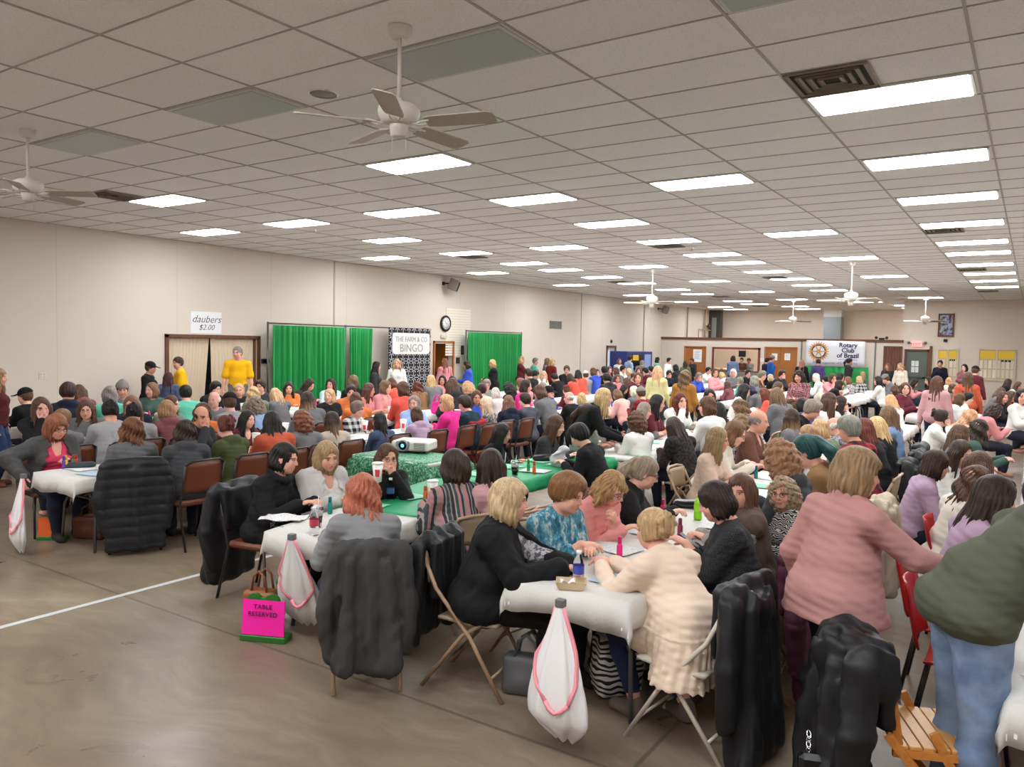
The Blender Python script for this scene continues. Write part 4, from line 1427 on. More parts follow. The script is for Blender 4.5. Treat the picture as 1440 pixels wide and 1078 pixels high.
# club banner on a green skirt
MB().sheet(lambda u, v: (6.72 + 2.62 * u, YP - .16 + .03 * math.sin(u * 60), .02 + 1.34 * v), 80, 4, .004).build('green_skirt', M_CURT)
tag(bpy.data.objects['green_skirt'], 'green cloth skirt hanging below the white club banner', 'skirt')
r = empty('club_banner', (8.0, YP - .20, 1.37), 0, 'white club banner with a gear emblem and large dark blue lettering', 'banner')
MB().sheet(lambda u, v: (-1.18 + 2.36 * u, .010 * math.sin(u * 9), 1.10 * v - .03 * u), 20, 4, .004).build('cloth', mat('banner_white', srgb(226, 226, 232), .6), r)
M_NAVY = mat('banner_navy', srgb(34, 34, 88), .6)
M_GOLD = mat('emblem_gold', srgb(206, 150, 76), .6)
for s_, z in (('Rotary', .84), ('Club', .62), ('of Brazil', .40)): text('lettering', s_, .265, T(.52, -.015, z - .02) @ FACE_Y, M_NAVY, r, .002, bold=.006, sx=1.0)
text('lettering', 'www.brazilrotary.org', .085, T(.52, -.015, .27) @ FACE_Y, M_NAVY, r, .001)
text('lettering', 'Proud supporter of Clay County', .135, T(.02, -.015, .10) @ FACE_Y, mat('banner_violet', srgb(92, 84, 150), .6), r, .001, .1)
em = MB()
cx, cz = -.66, .62


def ring(mb, r0, r1, y0, n=48):
    for k in range(n):
        a, b = math.tau * k / n, math.tau * (k + 1) / n
        q = [(r0 * math.cos(a), r0 * math.sin(a)), (r1 * math.cos(a), r1 * math.sin(a)), (r1 * math.cos(b), r1 * math.sin(b)), (r0 * math.cos(b), r0 * math.sin(b))]
        mb.add([(cx + x, y0, cz + z) for x, z in q], [(0, 1, 2, 3)])


ring(em, .30, .355, -.016)
for k in range(24):
    a = math.tau * k / 24
    em.add([(cx + r_ * math.cos(a + s), -.016, cz + r_ * math.sin(a + s)) for r_, s in ((.35, -.06), (.425, -.035), (.425, .035), (.35, .06))], [(0, 1, 2, 3)])
for k in range(6):
    a = math.tau * k / 6
    em.add([(cx + r_ * math.cos(a + s), -.017, cz + r_ * math.sin(a + s)) for r_, s in ((.05, -.5), (.31, -.07), (.31, .07), (.05, .5))], [(0, 1, 2, 3)])
ring(em, .02, .09, -.018, 20)
em.build('emblem', M_GOLD, r)
e2 = MB()
ring(e2, .245, .30, -.0165)
e2.build('emblem_rim', mat('emblem_purple', srgb(86, 56, 88), .6), r)

# far right wall: window, steel door, exit sign, picture, boards
r = empty('shuttered_window', (10.22, YP - .005, 1.0), 0, 'brown shuttered window between the banner and the grey steel door', 'window')
w = MB()
for k in range(6): w.box((-.30 + k * .1, -.03, 0), (-.30 + k * .1 + .085, 0, 1.22))
w.build('shutter_boards', wood_material('dark_wood', srgb(112, 64, 40), srgb(70, 36, 22), .5, (10, 10, 1)), r)
frame(MB(), 'y', 0, -.30, .30, 0, 1.22, .05, .05).build('window_casing', M_TRIM, r)
d6 = MB().box((10.72, YP + .02, 0), (11.48, YP + .07, 2.09)).build('door_6', mat('steel_door', srgb(96, 104, 96), .5), kind='structure')
MB().box((10.80, YP - .06, .98), (11.42, YP - .01, 1.05)).box((10.80, YP - .06, .98), (10.86, YP + .02, 1.05)).box((11.36, YP - .06, .98), (11.42, YP + .02, 1.05)).build('push_bar', mat('push_bar_grey', srgb(66, 72, 68), .4), d6)
frame(MB(), 'y', YP, 10.72, 11.48, 0, 2.09, .07, .04).build('trim_12', M_TRIM, kind='structure')
for z, q in ((1.58, 'upper'), (1.33, 'lower')):
    for x, p in ((10.98, 'hinge side'), (11.12, 'handle side')): notice(x, z, .12, .22, '%s white notice on the grey steel door, %s' % (q, p), 4, YP + .02)
r = empty('exit_sign', (11.10, YP - .02, 2.36), 0, 'lit red exit sign with two lamp heads over the grey steel door', 'exit sign')
MB().box((-.18, -.06, -.10), (.18, 0, .12), bevel=.01).build('housing', mat('exit_housing', srgb(236, 150, 146), .5, emit=.55), r)
text('lettering', 'EXIT', .15, T(0, -.063, -.05) @ FACE_Y, mat('exit_red', srgb(226, 60, 58), .5, emit=1.5), r, .002, bold=.003)
for x in (-1, 1): MB().lathe([(.03, 0), (.06, .05), (.06, .07), (.001, .07)], 12, T(x * .30, -.03, .06, rx=math.pi / 2)).tube([(x * .18, -.03, .03), (x * .30, -.03, .06)], .012, 6).build('lamp_head', mat('lamp_grey', srgb(110, 106, 100), .4), r)
r = empty('emergency_light', (9.78, YP - .05, 2.53), 0, 'black twin-headed emergency light on top of the partition trim', 'emergency light')
MB().box((-.10, -.05, 0), (.10, .05, .08), bevel=.01).build('case', M_BLACK, r)
for x in (-.2, .2): MB().lathe([(.02, 0), (.06, .04), (.06, .09), (.001, .09)], 12, T(x, 0, .08, rx=math.pi / 2)).tube([(0, 0, .05), (x, 0, .08)], .012, 6).build('lamp_head', M_BLACK, r)
r = empty('framed_picture', (12.10, YP - .03, 2.68), 0, 'wood-framed picture of a dark bird-like figure on blue high on the far wall', 'picture')
frame(MB(), 'y', 0, -.22, .22, .06, .86, .06, .04).box((-.28, -.04, 0), (.28, 0, .06)).build('picture_frame', M_TRIM, r)


def picture_material():
    m = mat('painted_canvas', (.2, .3, .45), .6)
    t, N, L, b = nt(m)
    n = noise(t, coord(t), 5.5, 4, .65)
    L.new(ramp(t, n, [(.38, srgb(50, 40, 44)), (.47, srgb(120, 86, 70)), (.52, srgb(130, 160, 196)), (.62, srgb(190, 190, 196)), (.7, srgb(150, 66, 60))]), b.inputs['Base Color'])
    return m


MB().box((-.22, -.015, .06), (.22, -.005, .86)).build('canvas', picture_material(), r)
r = empty('wall_sensor', (12.10, YP - .002, 2.53), 0, 'small black box on the wall under the framed picture', 'sensor')
MB().box((-.07, -.06, -.06), (.07, 0, .06), bevel=.015).build('case', M_BLACK, r)
MB().lathe([(.001, 0), (.03, 0), (.02, .02), (.001, .02)], 12, T(0, -.06, 0, rx=math.pi / 2)).build('lens', mat('dark_glass'), r)


def board(x0, x1, z0, z1, y, label, seed):
    r = empty('bulletin_board', ((x0 + x1) / 2, y - .02, z0), 0, label, 'board')
    w_, h_ = x1 - x0, z1 - z0
    MB().box((-w_ / 2, -.01, 0), (w_ / 2, 0.018, h_)).build('backing', mat('tan_cork', srgb(206, 186, 152), .8), r)
    frame(MB(), 'y', -.01, -w_ / 2, w_ / 2, 0, h_, .04, .03).box((-w_ / 2 - .04, -.04, -.04), (w_ / 2 + .04, -.01, 0)).box((-.02, -.04, 0), (.02, -.01, h_)).build('board_frame', mat('cream_frame', srgb(222, 208, 188), .5), r)
    rr = random.Random(seed)
    MB().box((-w_ / 2 + .02, -.018, h_ * .70), (-.04, -.012, h_ * .95)).box((.04, -.018, h_ * .70), (w_ / 2 - .02, -.012, h_ * .95)).build('header_strip', mat('yellow_card'), r)
    nx = max(3, int(w_ / .13))
    for i in range(nx):
        for j in range(2):
            x = -w_ / 2 + w_ * (i + .5) / nx
            if abs(x) < .07: continue
            MB().box((x - .05, -.02, h_ * (.06 + .31 * j)), (x + .05, -.012, h_ * (.06 + .31 * j) + h_ * .27)).build('pinned_sheet', mat('sheet_%d' % rr.randrange(3), srgb(*[(232, 222, 190), (226, 214, 196), (236, 230, 214)][rr.randrange(3)]), .8), r)
    b = MB()
    for i in range(3): b.box((w_ * (.12 + .1 * i), -.024, h_ * .60), (w_ * (.12 + .1 * i) + w_ * .08, -.018, h_ * .66))
    b.build('dark_lettering', M_INK, r)


board(11.86, 12.54, 1.05, 2.17, YP, 'narrow cream-framed notice board with yellow header next to the steel door', 1)
board(13.30, 14.46, 1.05, 2.20, YP - .22, 'wide cream-framed notice board with yellow header on the far wall', 2)

# ---------------------------------------------------------------- ceiling: lights, vents, fans
M_DIFF = mat('lit_diffuser', (.945, .972, 1.0), .5, emit=PANEL_POWER)
ADDED_SIDE = {8: (8, 24, 38, 54, 70), 16: (0, 16, 32, 46, 62)}  # extra lit panels added out of view to brighten the hall
M_DIFFOFF = mat('unlit_diffuser', srgb(168, 178, 174), .35)
M_LFRAME = mat('light_frame', srgb(206, 204, 198), .5)


def place_word(gx, gy):
    a = 'over the left wall' if gx <= -36 else 'near the left wall' if gx <= -28 else 'left of centre' if gx <= -20 else 'in the middle column' if gx <= -12 else 'right of centre' if gx <= -6 else 'in the right-hand column'
    return a


def light_proto(lit):
    r = empty('ceiling_light', (0, 0, 0))
    b = MB()
    for q in (((0.03, .02, -.014), (1.19, .045, .0)), ((0.03, .565, -.014), (1.19, .59, .0)), ((.03, .02, -.014), (.055, .59, .0)), ((1.165, .02, -.014), (1.19, .59, .0))): b.box(*q)
    b.build('light_frame', M_LFRAME, r)
    MB().box((.055, .045, -.020), (1.165, .565, -.001), bevel=.006).build('diffuser', M_DIFF if lit else M_DIFFOFF, r)
    return r


LIGHTS = {0: (0, 8, 16, 24, 31.6, 37.6, 46, 54, 62, 70), -8: (8, 24, 37.6, 54, 70, 86), -12: (104, 112), -16: (0, 8, 16, 24, 32, 37.6, 46, 54, 62, 70, 86, 94), -24: (8, 24, 38, 54, 70, 86), -28: (104, 112),
          -32: (0, 8, 16, 24, 32, 38, 46, 54, 63, 71, 87, 95), -40: (8, 24, 38, 54, 71, 87, 105, 112)}
ORD = 'first second third fourth fifth sixth seventh eighth ninth tenth eleventh twelfth'.split()
proto_on, proto_off, first = light_proto(True), light_proto(False), {True: True, False: True}


def put_light(gx, gy, lit, label, group):
    p = proto_on if lit else proto_off
    o = p if first[lit] else copy_tree(p)
    first[lit] = False
    o.location = (GX(gx), GY(gy), CEIL - .001)
    tag(o, label, 'ceiling light', group)


for gx, ys in LIGHTS.items():
    for i, gy in enumerate(ys):
        gy = round(gy / 2) * 2
        put_light(gx, gy, True, '%s lit ceiling panel from the camera in the column %s' % (ORD[i], place_word(gx, gy)), 'lit ceiling panels')
for gx, ys in ADDED_SIDE.items():
    for i, gy in enumerate(ys): put_light(gx, gy, True, '%s lit ceiling panel in the %s column to the side of the view' % (ORD[i], 'inner' if gx == 8 else 'outer'), 'lit ceiling panels')
for gx in (8, 0, -8, -16, -24, -32):  # unseen panels added behind the camera to light the foreground
    for gy, o_ in ((-16, 'first'), (-26, 'second')): put_light(gx, gy, True, '%s lit ceiling panel behind the camera, %s' % (o_, 'outer column' if gx == 8 else 'column ' + place_word(gx, gy)), 'lit ceiling panels')
for gx, lb in ((-8, 'unlit grey ceiling panel next to the nearest fan rod'), (-16, 'unlit grey ceiling panel left of the nearest fan'), (-24, 'unlit grey ceiling panel by the fan at the left edge'), (0, 'unlit ceiling panel cut by the top edge of the view')):
    put_light(gx, -8, False, lb, 'unlit ceiling panels')


def vent_proto():
    r = empty('ceiling_vent')
    MB().box((.03, .03, -.004), (.58, .58, -.001)).build('shade_plate', mat('vent_shade', srgb(48, 44, 40), .8), r)  # flat plate whose dark colour stands for the shade inside the vent
    b = MB()
    for k, s in enumerate((.29, .22, .155, .09)):
        for a in range(4):
            b.add([(x, y, z) for x, y, z in ((-s, -s, -.006), (s, -s, -.006), (s - .035, -s + .035, -.022 + .01), (-s + .035, -s + .035, -.012))], [(0, 1, 2, 3)], False, T(.3048, .3048, 0) @ T(rz=a * math.pi / 2))
            b.add([(-s, -s, -.006), (s, -s, -.006), (s, -s, -.024), (-s, -s, -.024)], [(0, 1, 2, 3)], False, T(.3048, .3048, 0) @ T(rz=a * math.pi / 2))
    b.build('vane_frame', mat('vent_vanes', srgb(150, 140, 126), .5), r)
    return r


vp = vent_proto()
for i, (gx, gy, lb) in enumerate(((0, -2, 'square ceiling vent beside the nearest lit panel'), (-32, -2, 'square ceiling vent by the first panel near the left wall'), (-16, 26, 'square ceiling vent in the middle column after the fourth panel'),
                                  (-32, 52, 'square ceiling vent near the left wall behind the hanging fan'), (-16, 52, 'square ceiling vent in the middle column far back'), (0, 26, 'square ceiling vent in the right column after the fourth panel'),
                                  (0, 50, 'square ceiling vent in the right column after the seventh panel'), (0, 76, 'square ceiling vent last in the right column'), (-32, 26, 'square ceiling vent near the left wall under the fourth panel'),
                                  (-30, 78, 'square ceiling vent near the back corner'), (-32, 102, 'square ceiling vent closest to the back wall'))):
    o = vp if i == 0 else copy_tree(vp)
    o.location = (GX(gx), GY(gy), CEIL - .002)
    tag(o, lb, 'vent', 'square ceiling vents')


def fan_proto():
    r = empty('ceiling_fan')
    m = mat('fan_white', srgb(214, 206, 196), .45)
    MB().lathe([(.02, -.075), (.055, -.07), (.072, -.045), (.078, -.012), (.078, 0)], 24).build('canopy', m, r)
    MB().tube([(0, 0, -.07), (0, 0, -.47)], .0135, 12).build('downrod', m, r)
    MB().lathe([(.022, -.45), (.03, -.475), (.10, -.492), (.132, -.510), (.138, -.535), (.132, -.565), (.115, -.60), (.075, -.618)], 28).build('motor_housing', m, r)
    MB().lathe([(.06, -.615), (.062, -.63), (.054, -.69), (.03, -.70), (.001, -.70)], 20).build('switch_housing', m, r)
    for k in range(5):
        a = math.radians(k * 72)
        A = T(0, 0, -.612, rz=a)
        br = MB()
        br.tube([(.08, 0, 0), (.13, .02, -.012), (.17, .035, -.006), (.22, .03, 0)], .006, 6, M=A).tube([(.08, 0, 0), (.13, -.02, -.012), (.17, -.035, -.006), (.22, -.03, 0)], .006, 6, M=A)
        bl = MB()
        pts = [(.19, -.055), (.24, -.066), (.62, -.072), (.655, -.055), (.66, 0), (.655, .055), (.62, .072), (.24, .066), (.19, .055)]
        bl.prism(pts, -.003, .004, A @ Euler((math.radians(-13), 0, 0)).to_matrix().to_4x4())
        o = bl.build('blade', mat('fan_blade', srgb(178, 166, 150), .5), r)
        br.build('blade_arm', m, o)
    MB().tube([(.05, 0, -.69), (.055, 0, -.80)], .002, 5).tube([(-.05, 0.01, -.69), (-.055, .01, -.79)], .002, 5).build('pull_chain', m, r)
    return r


fp = fan_proto()
for i, (x, y, rz, lb) in enumerate(((11.58, 3.83, .28, 'large white five-bladed ceiling fan nearest the camera'), (6.65, 3.83, .62, 'white ceiling fan at the left edge of the view'), (6.62, 19.2, 1.0, 'small white ceiling fan over the middle of the left half of the hall'),
                                    (11.52, 19.2, .75, 'white ceiling fan hanging over the middle of the right half of the hall'), (6.66, 33.5, .5, 'far white ceiling fan in front of the tan back wall'), (11.58, 33.2, .9, 'far white ceiling fan beside the framed picture'))):
    o = fp if i == 0 else copy_tree(fp)
    o.location = (x, y, CEIL)
    o.rotation_euler = (0, 0, rz)
    if y > 10:
        o.scale = (1.12, 1.12, 1.45)
    tag(o, lb, 'ceiling fan', 'white ceiling fans')
for gx, gy, lb in ((-30.6, 11, 'small sprinkler head between the left ceiling panels'), (-14, 29, 'small sprinkler head in the middle of the ceiling')):
    r = empty('sprinkler_head', (GX(gx), GY(gy), CEIL), 0, lb, 'sprinkler')
    MB().lathe([(.05, -.004), (.05, 0)], 14).lathe([(.012, -.05), (.012, 0)], 8).build('body', mat('chrome', (.8, .8, .8), .2, metal=1), r)
    MB().lathe([(.001, -.055), (.03, -.055), (.03, -.05), (.001, -.05)], 12).build('deflector', mat('chrome'), r)
r = empty('round_speaker', (GX(-10.8), GY(-6.6), CEIL), 0, 'small round ceiling speaker grille behind the nearest fan', 'speaker')
MB().lathe([(.001, -.008), (.10, -.008), (.115, 0)], 24).build('grille', mat('speaker_disc', srgb(140, 134, 128), .5, metal=.3), r)
MB().lathe([(.112, -.010), (.125, -.006), (.125, 0)], 24, cap=False).build('rim', mat('chrome'), r)
# ---------------------------------------------------------------- tables and cloths
TW, TL = .755, 2.44
M_TTOP = mat('table_plastic', srgb(206, 202, 194), .5)
M_TLEG = mat('table_leg_grey', srgb(98, 98, 100), .4, metal=.5)


def table_proto(L=TL):
    r = empty('folding_table')
    MB().box((-TW / 2 + .014, .014, .700), (TW / 2 - .014, L - .014, .738), bevel=.012).build('tabletop', M_TTOP, r)
    for y, s in ((.26, 1), (L - .26, -1)):
        for x in (-1, 1):
            MB().tube([(x * .20, y + s * .02, .70), (x * .22, y, .52), (x * .29, y - s * .02, .40), (x * .31, y - s * .04, .0)], .0145, 8).build('leg', M_TLEG, r)
        MB().tube([(-.22, y, .50), (.22, y, .50)], .011, 6).build('crossbar', M_TLEG, r)
        MB().tube([(0, y + s * .01, .50), (0, y + s * .55, .70)], .010, 6).build('brace', M_TLEG, r)
    return r


def cloth_material(name, col, wrinkle=.35):
    m = mat(name, col, .5, spec=.3)
    t, N, L, b = nt(m)
    n = noise(t, coord(t), 7, 5, .6)
    bump(t, b, n, wrinkle, .012)
    return m


M_CLOTHW = cloth_material('white_plastic_cloth', srgb(206, 203, 198), .6)
M_CLOTHG = cloth_material('green_plastic_cloth', srgb(36, 150, 96))


def floral_cloth():
    m = cloth_material('green_floral_cloth', srgb(40, 110, 70))
    t, N, L, b = nt(m)
    n = noise(t, coord(t), 38, 4, .7)
    L.new(ramp(t, n, [(.40, srgb(24, 92, 60)), (.52, srgb(60, 140, 98)), (.60, srgb(150, 190, 160))]), b.inputs['Base Color'])
    return m


def cloth_mesh(W, L, over_x, over_y0, over_y1, seed=0, wave=.016):
    """Sheet lying on a W x L table (x -W/2..W/2, y 0..L) and hanging over its edges."""
    rr = random.Random(seed)
    ph = [rr.uniform(0, 6.3) for _ in range(6)]
    nx, ny = 22, max(20, int(L / .07))

    def fn(u, v):
        def stretch(t, a, b):    # more steps near the hanging edges
            return a + (b - a) * t
        px = stretch(u, -W / 2 - over_x, W / 2 + over_x)
        py = stretch(v, -over_y0, L + over_y1)
        cx, cy = min(max(px, -W / 2), W / 2), min(max(py, 0), L)
        dx, dy = px - cx, py - cy
        d = math.hypot(dx, dy)
        if d < 1e-6:
            return (px, py, .7415 + .0015 * math.sin(px * 17 + ph[0]) * math.sin(py * 9 + ph[1]))
        ux, uy = dx / d, dy / d
        s = cy * 11 if abs(ux) > abs(uy) else cx * 16
        o = .012 + (d * .08) + .8 * wave * min(d / .12, 1) * (math.sin(s + ph[2]) + .6 * math.sin(2.3 * s + ph[3]))
        if abs(ux) > .3 and abs(uy) > .3: o += .012 * d / .12
        return (cx + ux * o, cy + uy * o, .742 - d * (.97 + .10 * math.sin(s * .6 + ph[4])))
    return MB().sheet(fn, nx, ny, .002).mesh('tablecloth')


tp = table_proto()
_tfirst = [True]
_cl = {}


def put_table(x, y, label, cloth='white', rz=0.0, L=TL, over=(.14, .16, .06), cl_label=None, seed=0, detail=True):
    o = tp if _tfirst[0] else copy_tree(tp)
    _tfirst[0] = False
    o.location, o.rotation_euler = (x, y, 0), (0, 0, rz)
    tag(o, label, 'table', 'folding tables')
    if cloth:
        k = (over, seed % 3, L)
        if k not in _cl: _cl[k] = cloth_mesh(TW, L, *over, seed % 3)
        me = _cl[k]
        if not me.materials: me.materials.append(None)
        c = bpy.data.objects.new('tablecloth', me)
        COL.objects.link(c)
        c.location, c.rotation_euler = (x, y, 0), (0, 0, rz)
        c.material_slots[0].link = 'OBJECT'
        c.material_slots[0].material = M_CLOTHW if cloth == 'white' else M_CLOTHG
        tag(c, cl_label or '%s plastic cloth over the %s' % (cloth, label.replace('folding ', '')), 'tablecloth', 'plastic tablecloths')


ROWS = {}     # row -> list of (x centre, y0, y1)
NUM = 'first second third fourth fifth sixth seventh eighth ninth tenth eleventh twelfth'.split()
RNAME = dict(A='beside the wide aisle', B='behind the pink reserved sign', C='with the row of brown chairs', W='behind the brown-chair row', V='nearest the left wall', D='at the right edge', F='far back by the steel door', G='far back before the banner')


def table_row(key, xc, y0, n, cloth='white', start=0):
    for i in range(n):
        y = y0 + i * (TL + .02)
        put_table(xc, y, '%s folding table of the row %s' % (NUM[start + i], RNAME[key]), cloth, seed=i + ord(key), over=(.14, .16, .05) if i + start == 0 else (.13, .05, .05))
        ROWS.setdefault(key, []).append((xc, y, y + TL))


table_row('A', 12.98, 3.68, 5)
put_table(10.98, 3.63, 'first folding table of the row behind the pink reserved sign', 'white', math.radians(10), over=(.14, .16, .05), seed=4)
ROWS['B'] = [(10.78, 3.63, 6.0)]
table_row('B', 10.54, 6.06, 1, 'green', 1)
table_row('B', 10.86, 8.56, 8, 'white', 2)
table_row('C', 7.33, 3.72, 10)
table_row('W', 5.48, 4.3, 10)
table_row('V', 3.22, 5.3, 10)
table_row('D', 15.42, 3.58, 9)
table_row('F', 13.25, 18.3, 4)
table_row('G', 9.0, 18.5, 4)
# green cloth over most of the first table of row B, near end left white
m = cloth_mesh(TW + .015, TL - .86, .15, .0, .07, 5)
m.materials.append(M_CLOTHG)
o = link('tablecloth', m)
o.location, o.rotation_euler = (10.98 - .86 * math.sin(math.radians(10)), 3.63 + .86 * math.cos(math.radians(10)), .004), (0, 0, math.radians(10))
tag(o, 'green plastic cloth laid over the white one behind the pink orange haired person', 'tablecloth', 'plastic tablecloths')
# projector table set crosswise
o = copy_tree(tp)
o.scale = (1, .5, 1)
o.location, o.rotation_euler = (8.36, 6.98, 0), (0, 0, -math.pi / 2)
tag(o, 'short folding table under the projector', 'table', 'folding tables')
m = cloth_mesh(TW, 1.22, .58, .5, .5, 2, .02)
m.materials.append(floral_cloth())
o = link('tablecloth', m)
o.location, o.rotation_euler = (8.36, 6.98, .003), (0, 0, -math.pi / 2)
tag(o, 'green leaf-patterned cloth hanging to the floor under the projector', 'tablecloth', 'plastic tablecloths')

# ---------------------------------------------------------------- chairs
M_TAN = mat('tan_chair_metal', srgb(168, 138, 112), .4, spec=.5)
M_TANP = mat('tan_chair_panel', srgb(158, 138, 112), .45)
M_BRV = mat('brown_vinyl', srgb(104, 54, 34), .45)
M_DKM = mat('dark_chair_metal', srgb(58, 54, 52), .35, metal=.5)
M_REDP = mat('red_chair_plastic', srgb(176, 26, 30), .35)
M_IVORY = mat('ivory_chair', srgb(206, 198, 182), .4)


def folding_chair(m=M_TAN, mp=M_TANP):
    """Steel folding chair facing +Y, seat centre over the origin."""
    r = empty('folding_chair')
    MB().sheet(lambda u, v: (-.20 + .40 * u, -.19 + .39 * v, .445 - .010 * math.sin(math.pi * u) + .006 * math.cos(6 * v)), 8, 8, .018).build('seat', mp, r)
    MB().sheet(lambda u, v: (-.195 + .39 * u, -.265 - .03 * v - .035 * math.sin(math.pi * u), .64 + .20 * v), 8, 5, .014).build('backrest', mp, r)
    for x in (-1, 1):
        MB().tube([(x * .215, .25, .0), (x * .215, .03, .36), (x * .213, -.20, .62), (x * .212, -.285, .80)], .0125, 8).build('leg', m, r)
        MB().tube([(x * .195, -.30, .0), (x * .200, -.02, .36), (x * .200, .10, .44)], .0125, 8).build('leg', m, r)
    MB().tube([(-.212, -.285, .80), (-.19, -.31, .845), (-.10, -.33, .86), (.10, -.33, .86), (.19, -.31, .845), (.212, -.285, .80)], .0125, 8).build('top_rail', m, r)
    MB().tube([(-.215, .17, .13), (.215, .17, .13)], .009, 6).build('crossbar', m, r)
    MB().tube([(-.198, -.22, .12), (.198, -.22, .12)], .009, 6).build('crossbar', m, r)
    return r


def stack_chair():
    r = empty('stacking_chair')
    MB().box((-.22, -.20, .42), (.22, .22, .475), bevel=.02).build('seat', M_BRV, r)
    MB().sheet(lambda u, v: (-.205 + .41 * u, -.235 - .05 * v - .025 * math.sin(math.pi * u), .56 + .30 * v), 8, 6, .03).build('backrest', M_BRV, r)
    for x in (-1, 1):
        MB().tube([(x * .225, .20, .0), (x * .215, .17, .43)], .012, 8).build('leg', M_DKM, r)
        MB().tube([(x * .225, -.30, .0), (x * .215, -.19, .43), (x * .215, -.235, .60), (x * .215, -.285, .84)], .012, 8).build('leg', M_DKM, r)
    MB().tube([(-.215, -.285, .84), (-.16, -.30, .88), (.16, -.30, .88), (.215, -.285, .84)], .012, 8).build('top_rail', M_DKM, r)
    return r


def plastic_chair(m=M_REDP):
    r = empty('plastic_chair')
    MB().sheet(lambda u, v: (-.21 + .42 * u, -.19 + .40 * v, .45 - .02 * math.sin(math.pi * u)), 8, 8, .012).build('seat', m, r)
    MB().sheet(lambda u, v: ((-.205 + .41 * u) * (1 - .12 * v * v), -.22 - .07 * v - .04 * math.sin(math.pi * u), .50 + .34 * v), 8, 8, .012).build('backrest', m, r)
    for x in (-1, 1):
        MB().tube([(x * .20, .21, .0), (x * .19, .15, .44)], .012, 8).build('leg', M_DKM, r)
        MB().tube([(x * .20, -.25, .0), (x * .19, -.17, .44)], .012, 8).build('leg', M_DKM, r)
    return r


CHAIR = dict(fold=folding_chair(), stack=stack_chair(), plastic=plastic_chair(), ivory=folding_chair(M_IVORY, M_IVORY))
_cused = set()
CH_CAT = {}


def put_chair(kind, x, y, rz, label, group=None):
    o = CHAIR[kind] if kind not in _cused else copy_tree(CHAIR[kind])
    _cused.add(kind)
    o.location, o.rotation_euler = (x, y, 0), (0, 0, rz)
    tag(o, label, 'chair', group or dict(fold='tan folding chairs', stack='brown stacking chairs', plastic='red plastic chairs', ivory='ivory folding chairs')[kind])
    return o


# ---------------------------------------------------------------- coats hung over chairs
def coat_mesh(kind, seed, length=.78, h=.012):
    """Coat draped over the back of a chair that faces +Y (its own frame = the chair's)."""
    s = Solid()
    rr = random.Random(seed)
    lo = .90 - length
    s.add(cone((-.19, -.305, .885), (.19, -.305, .885), .045, .045), .03)
    s.add(rbox((0, -.345, (.90 + lo) / 2), (.235, .040, (.90 - lo) / 2), .035, rotm(0, 3, 0)), .03)
    s.add(rbox((0, -.235, .72), (.21, .030, .18), .028), .03)
    for x in (-1, 1):
        j = rr.uniform(-.02, .02)
        s.add(cone((x * .225, -.325, .84), (x * (.275 + j), -.345, .55), .055, .062), .025)
        s.add(cone((x * (.275 + j), -.345, .55), (x * (.25 + 2 * j), -.355, .27 + j), .060, .048), .02)
        if kind != 'puffer': s.add(cone((x * .12, -.375, .80), (x * .16, -.40, lo + .06), .040, .075), .03)
    s.add(cone((0, -.375, .80), (.02, -.395, lo + .05), .03, .06), .06)
    if kind == 'hood':
        s.add(ell((0, -.375, .83), (.13, .06, .12)), .03)
        s.cut(ell((0, -.38, .91), (.08, .05, .06)), .03)
    if kind == 'puffer':
        dd = lambda x, y, z: .006 - .009 * np.abs(np.sin(z * 34 + .2 * np.sin(x * 6 + seed))) ** .4 + wob((x, y, z * .3), .005, 20, seed)
    else:
        dd = lambda x, y, z: wob((x, y, z * .22), .011, 44, seed) + wob((x, y, z * .5), .004, 90, seed + 1)
    return mesh_np('coat', *s.mesh(h, dd))


def fabric_fixed(name, col, rough=.8, kind='plain', sheen=0.0):
    m = mat(name, col, rough, sheen=sheen)
    t, N, L, b = nt(m)
    f = noise(t, coord(t), 220, 2)
    L.new(mix_rgb(t, math_node(t, 'MULTIPLY', f, .4), col, tuple(v * .6 for v in col)), b.inputs['Base Color'])
    bump(t, b, f, .15, .002)
    return m


M_COATB = mat('black_nylon', srgb(26, 26, 29), .5, spec=.35)
M_COATG = fabric_fixed('charcoal_fleece', srgb(62, 60, 60), .9)
M_COATP = mat('plum_nylon', srgb(74, 30, 50), .55)
_coat = {}


def put_coat(kind, x, y, rz, m, label, seed=1, length=.78, sx=1.0):
    k = (kind, seed, length)
    if k not in _coat: _coat[k] = coat_mesh(kind, seed, length)
    me = _coat[k]
    if not me.materials: me.materials.append(None)
    o = bpy.data.objects.new('coat', me)
    COL.objects.link(o)
    o.location, o.rotation_euler = (x, y, 0), (0, 0, rz)
    o.scale = (sx, 1, 1)
    o.material_slots[0].link = 'OBJECT'
    o.material_slots[0].material = m
    return tag(o, label, 'coat', 'coats hung over chairs')


# ---------------------------------------------------------------- things on the tables
def dauber_proto():
    r = empty('dauber')
    MB().lathe([(.001, 0), (.017, 0), (.019, .006), (.019, .075), (.012, .092)], 14).build('bottle', None, r)
    MB().lathe([(.0135, .088), (.0135, .125), (.010, .132), (.001, .133)], 12).build('cap', None, r)
    return r


def _slot(o, m):
    if not o.data.materials: o.data.materials.append(None)
    o.material_slots[0].link = 'OBJECT'
    o.material_slots[0].material = m


def MBbuild_none(mb, name, parent):
    return link(name, mb.mesh(name), parent)


def _build(self, name, material, parent=None, kind=None, color=None):
    o = link(name, self.mesh(name), parent, (material,) if material else (), color)
    if kind: o['kind'] = kind
    return o


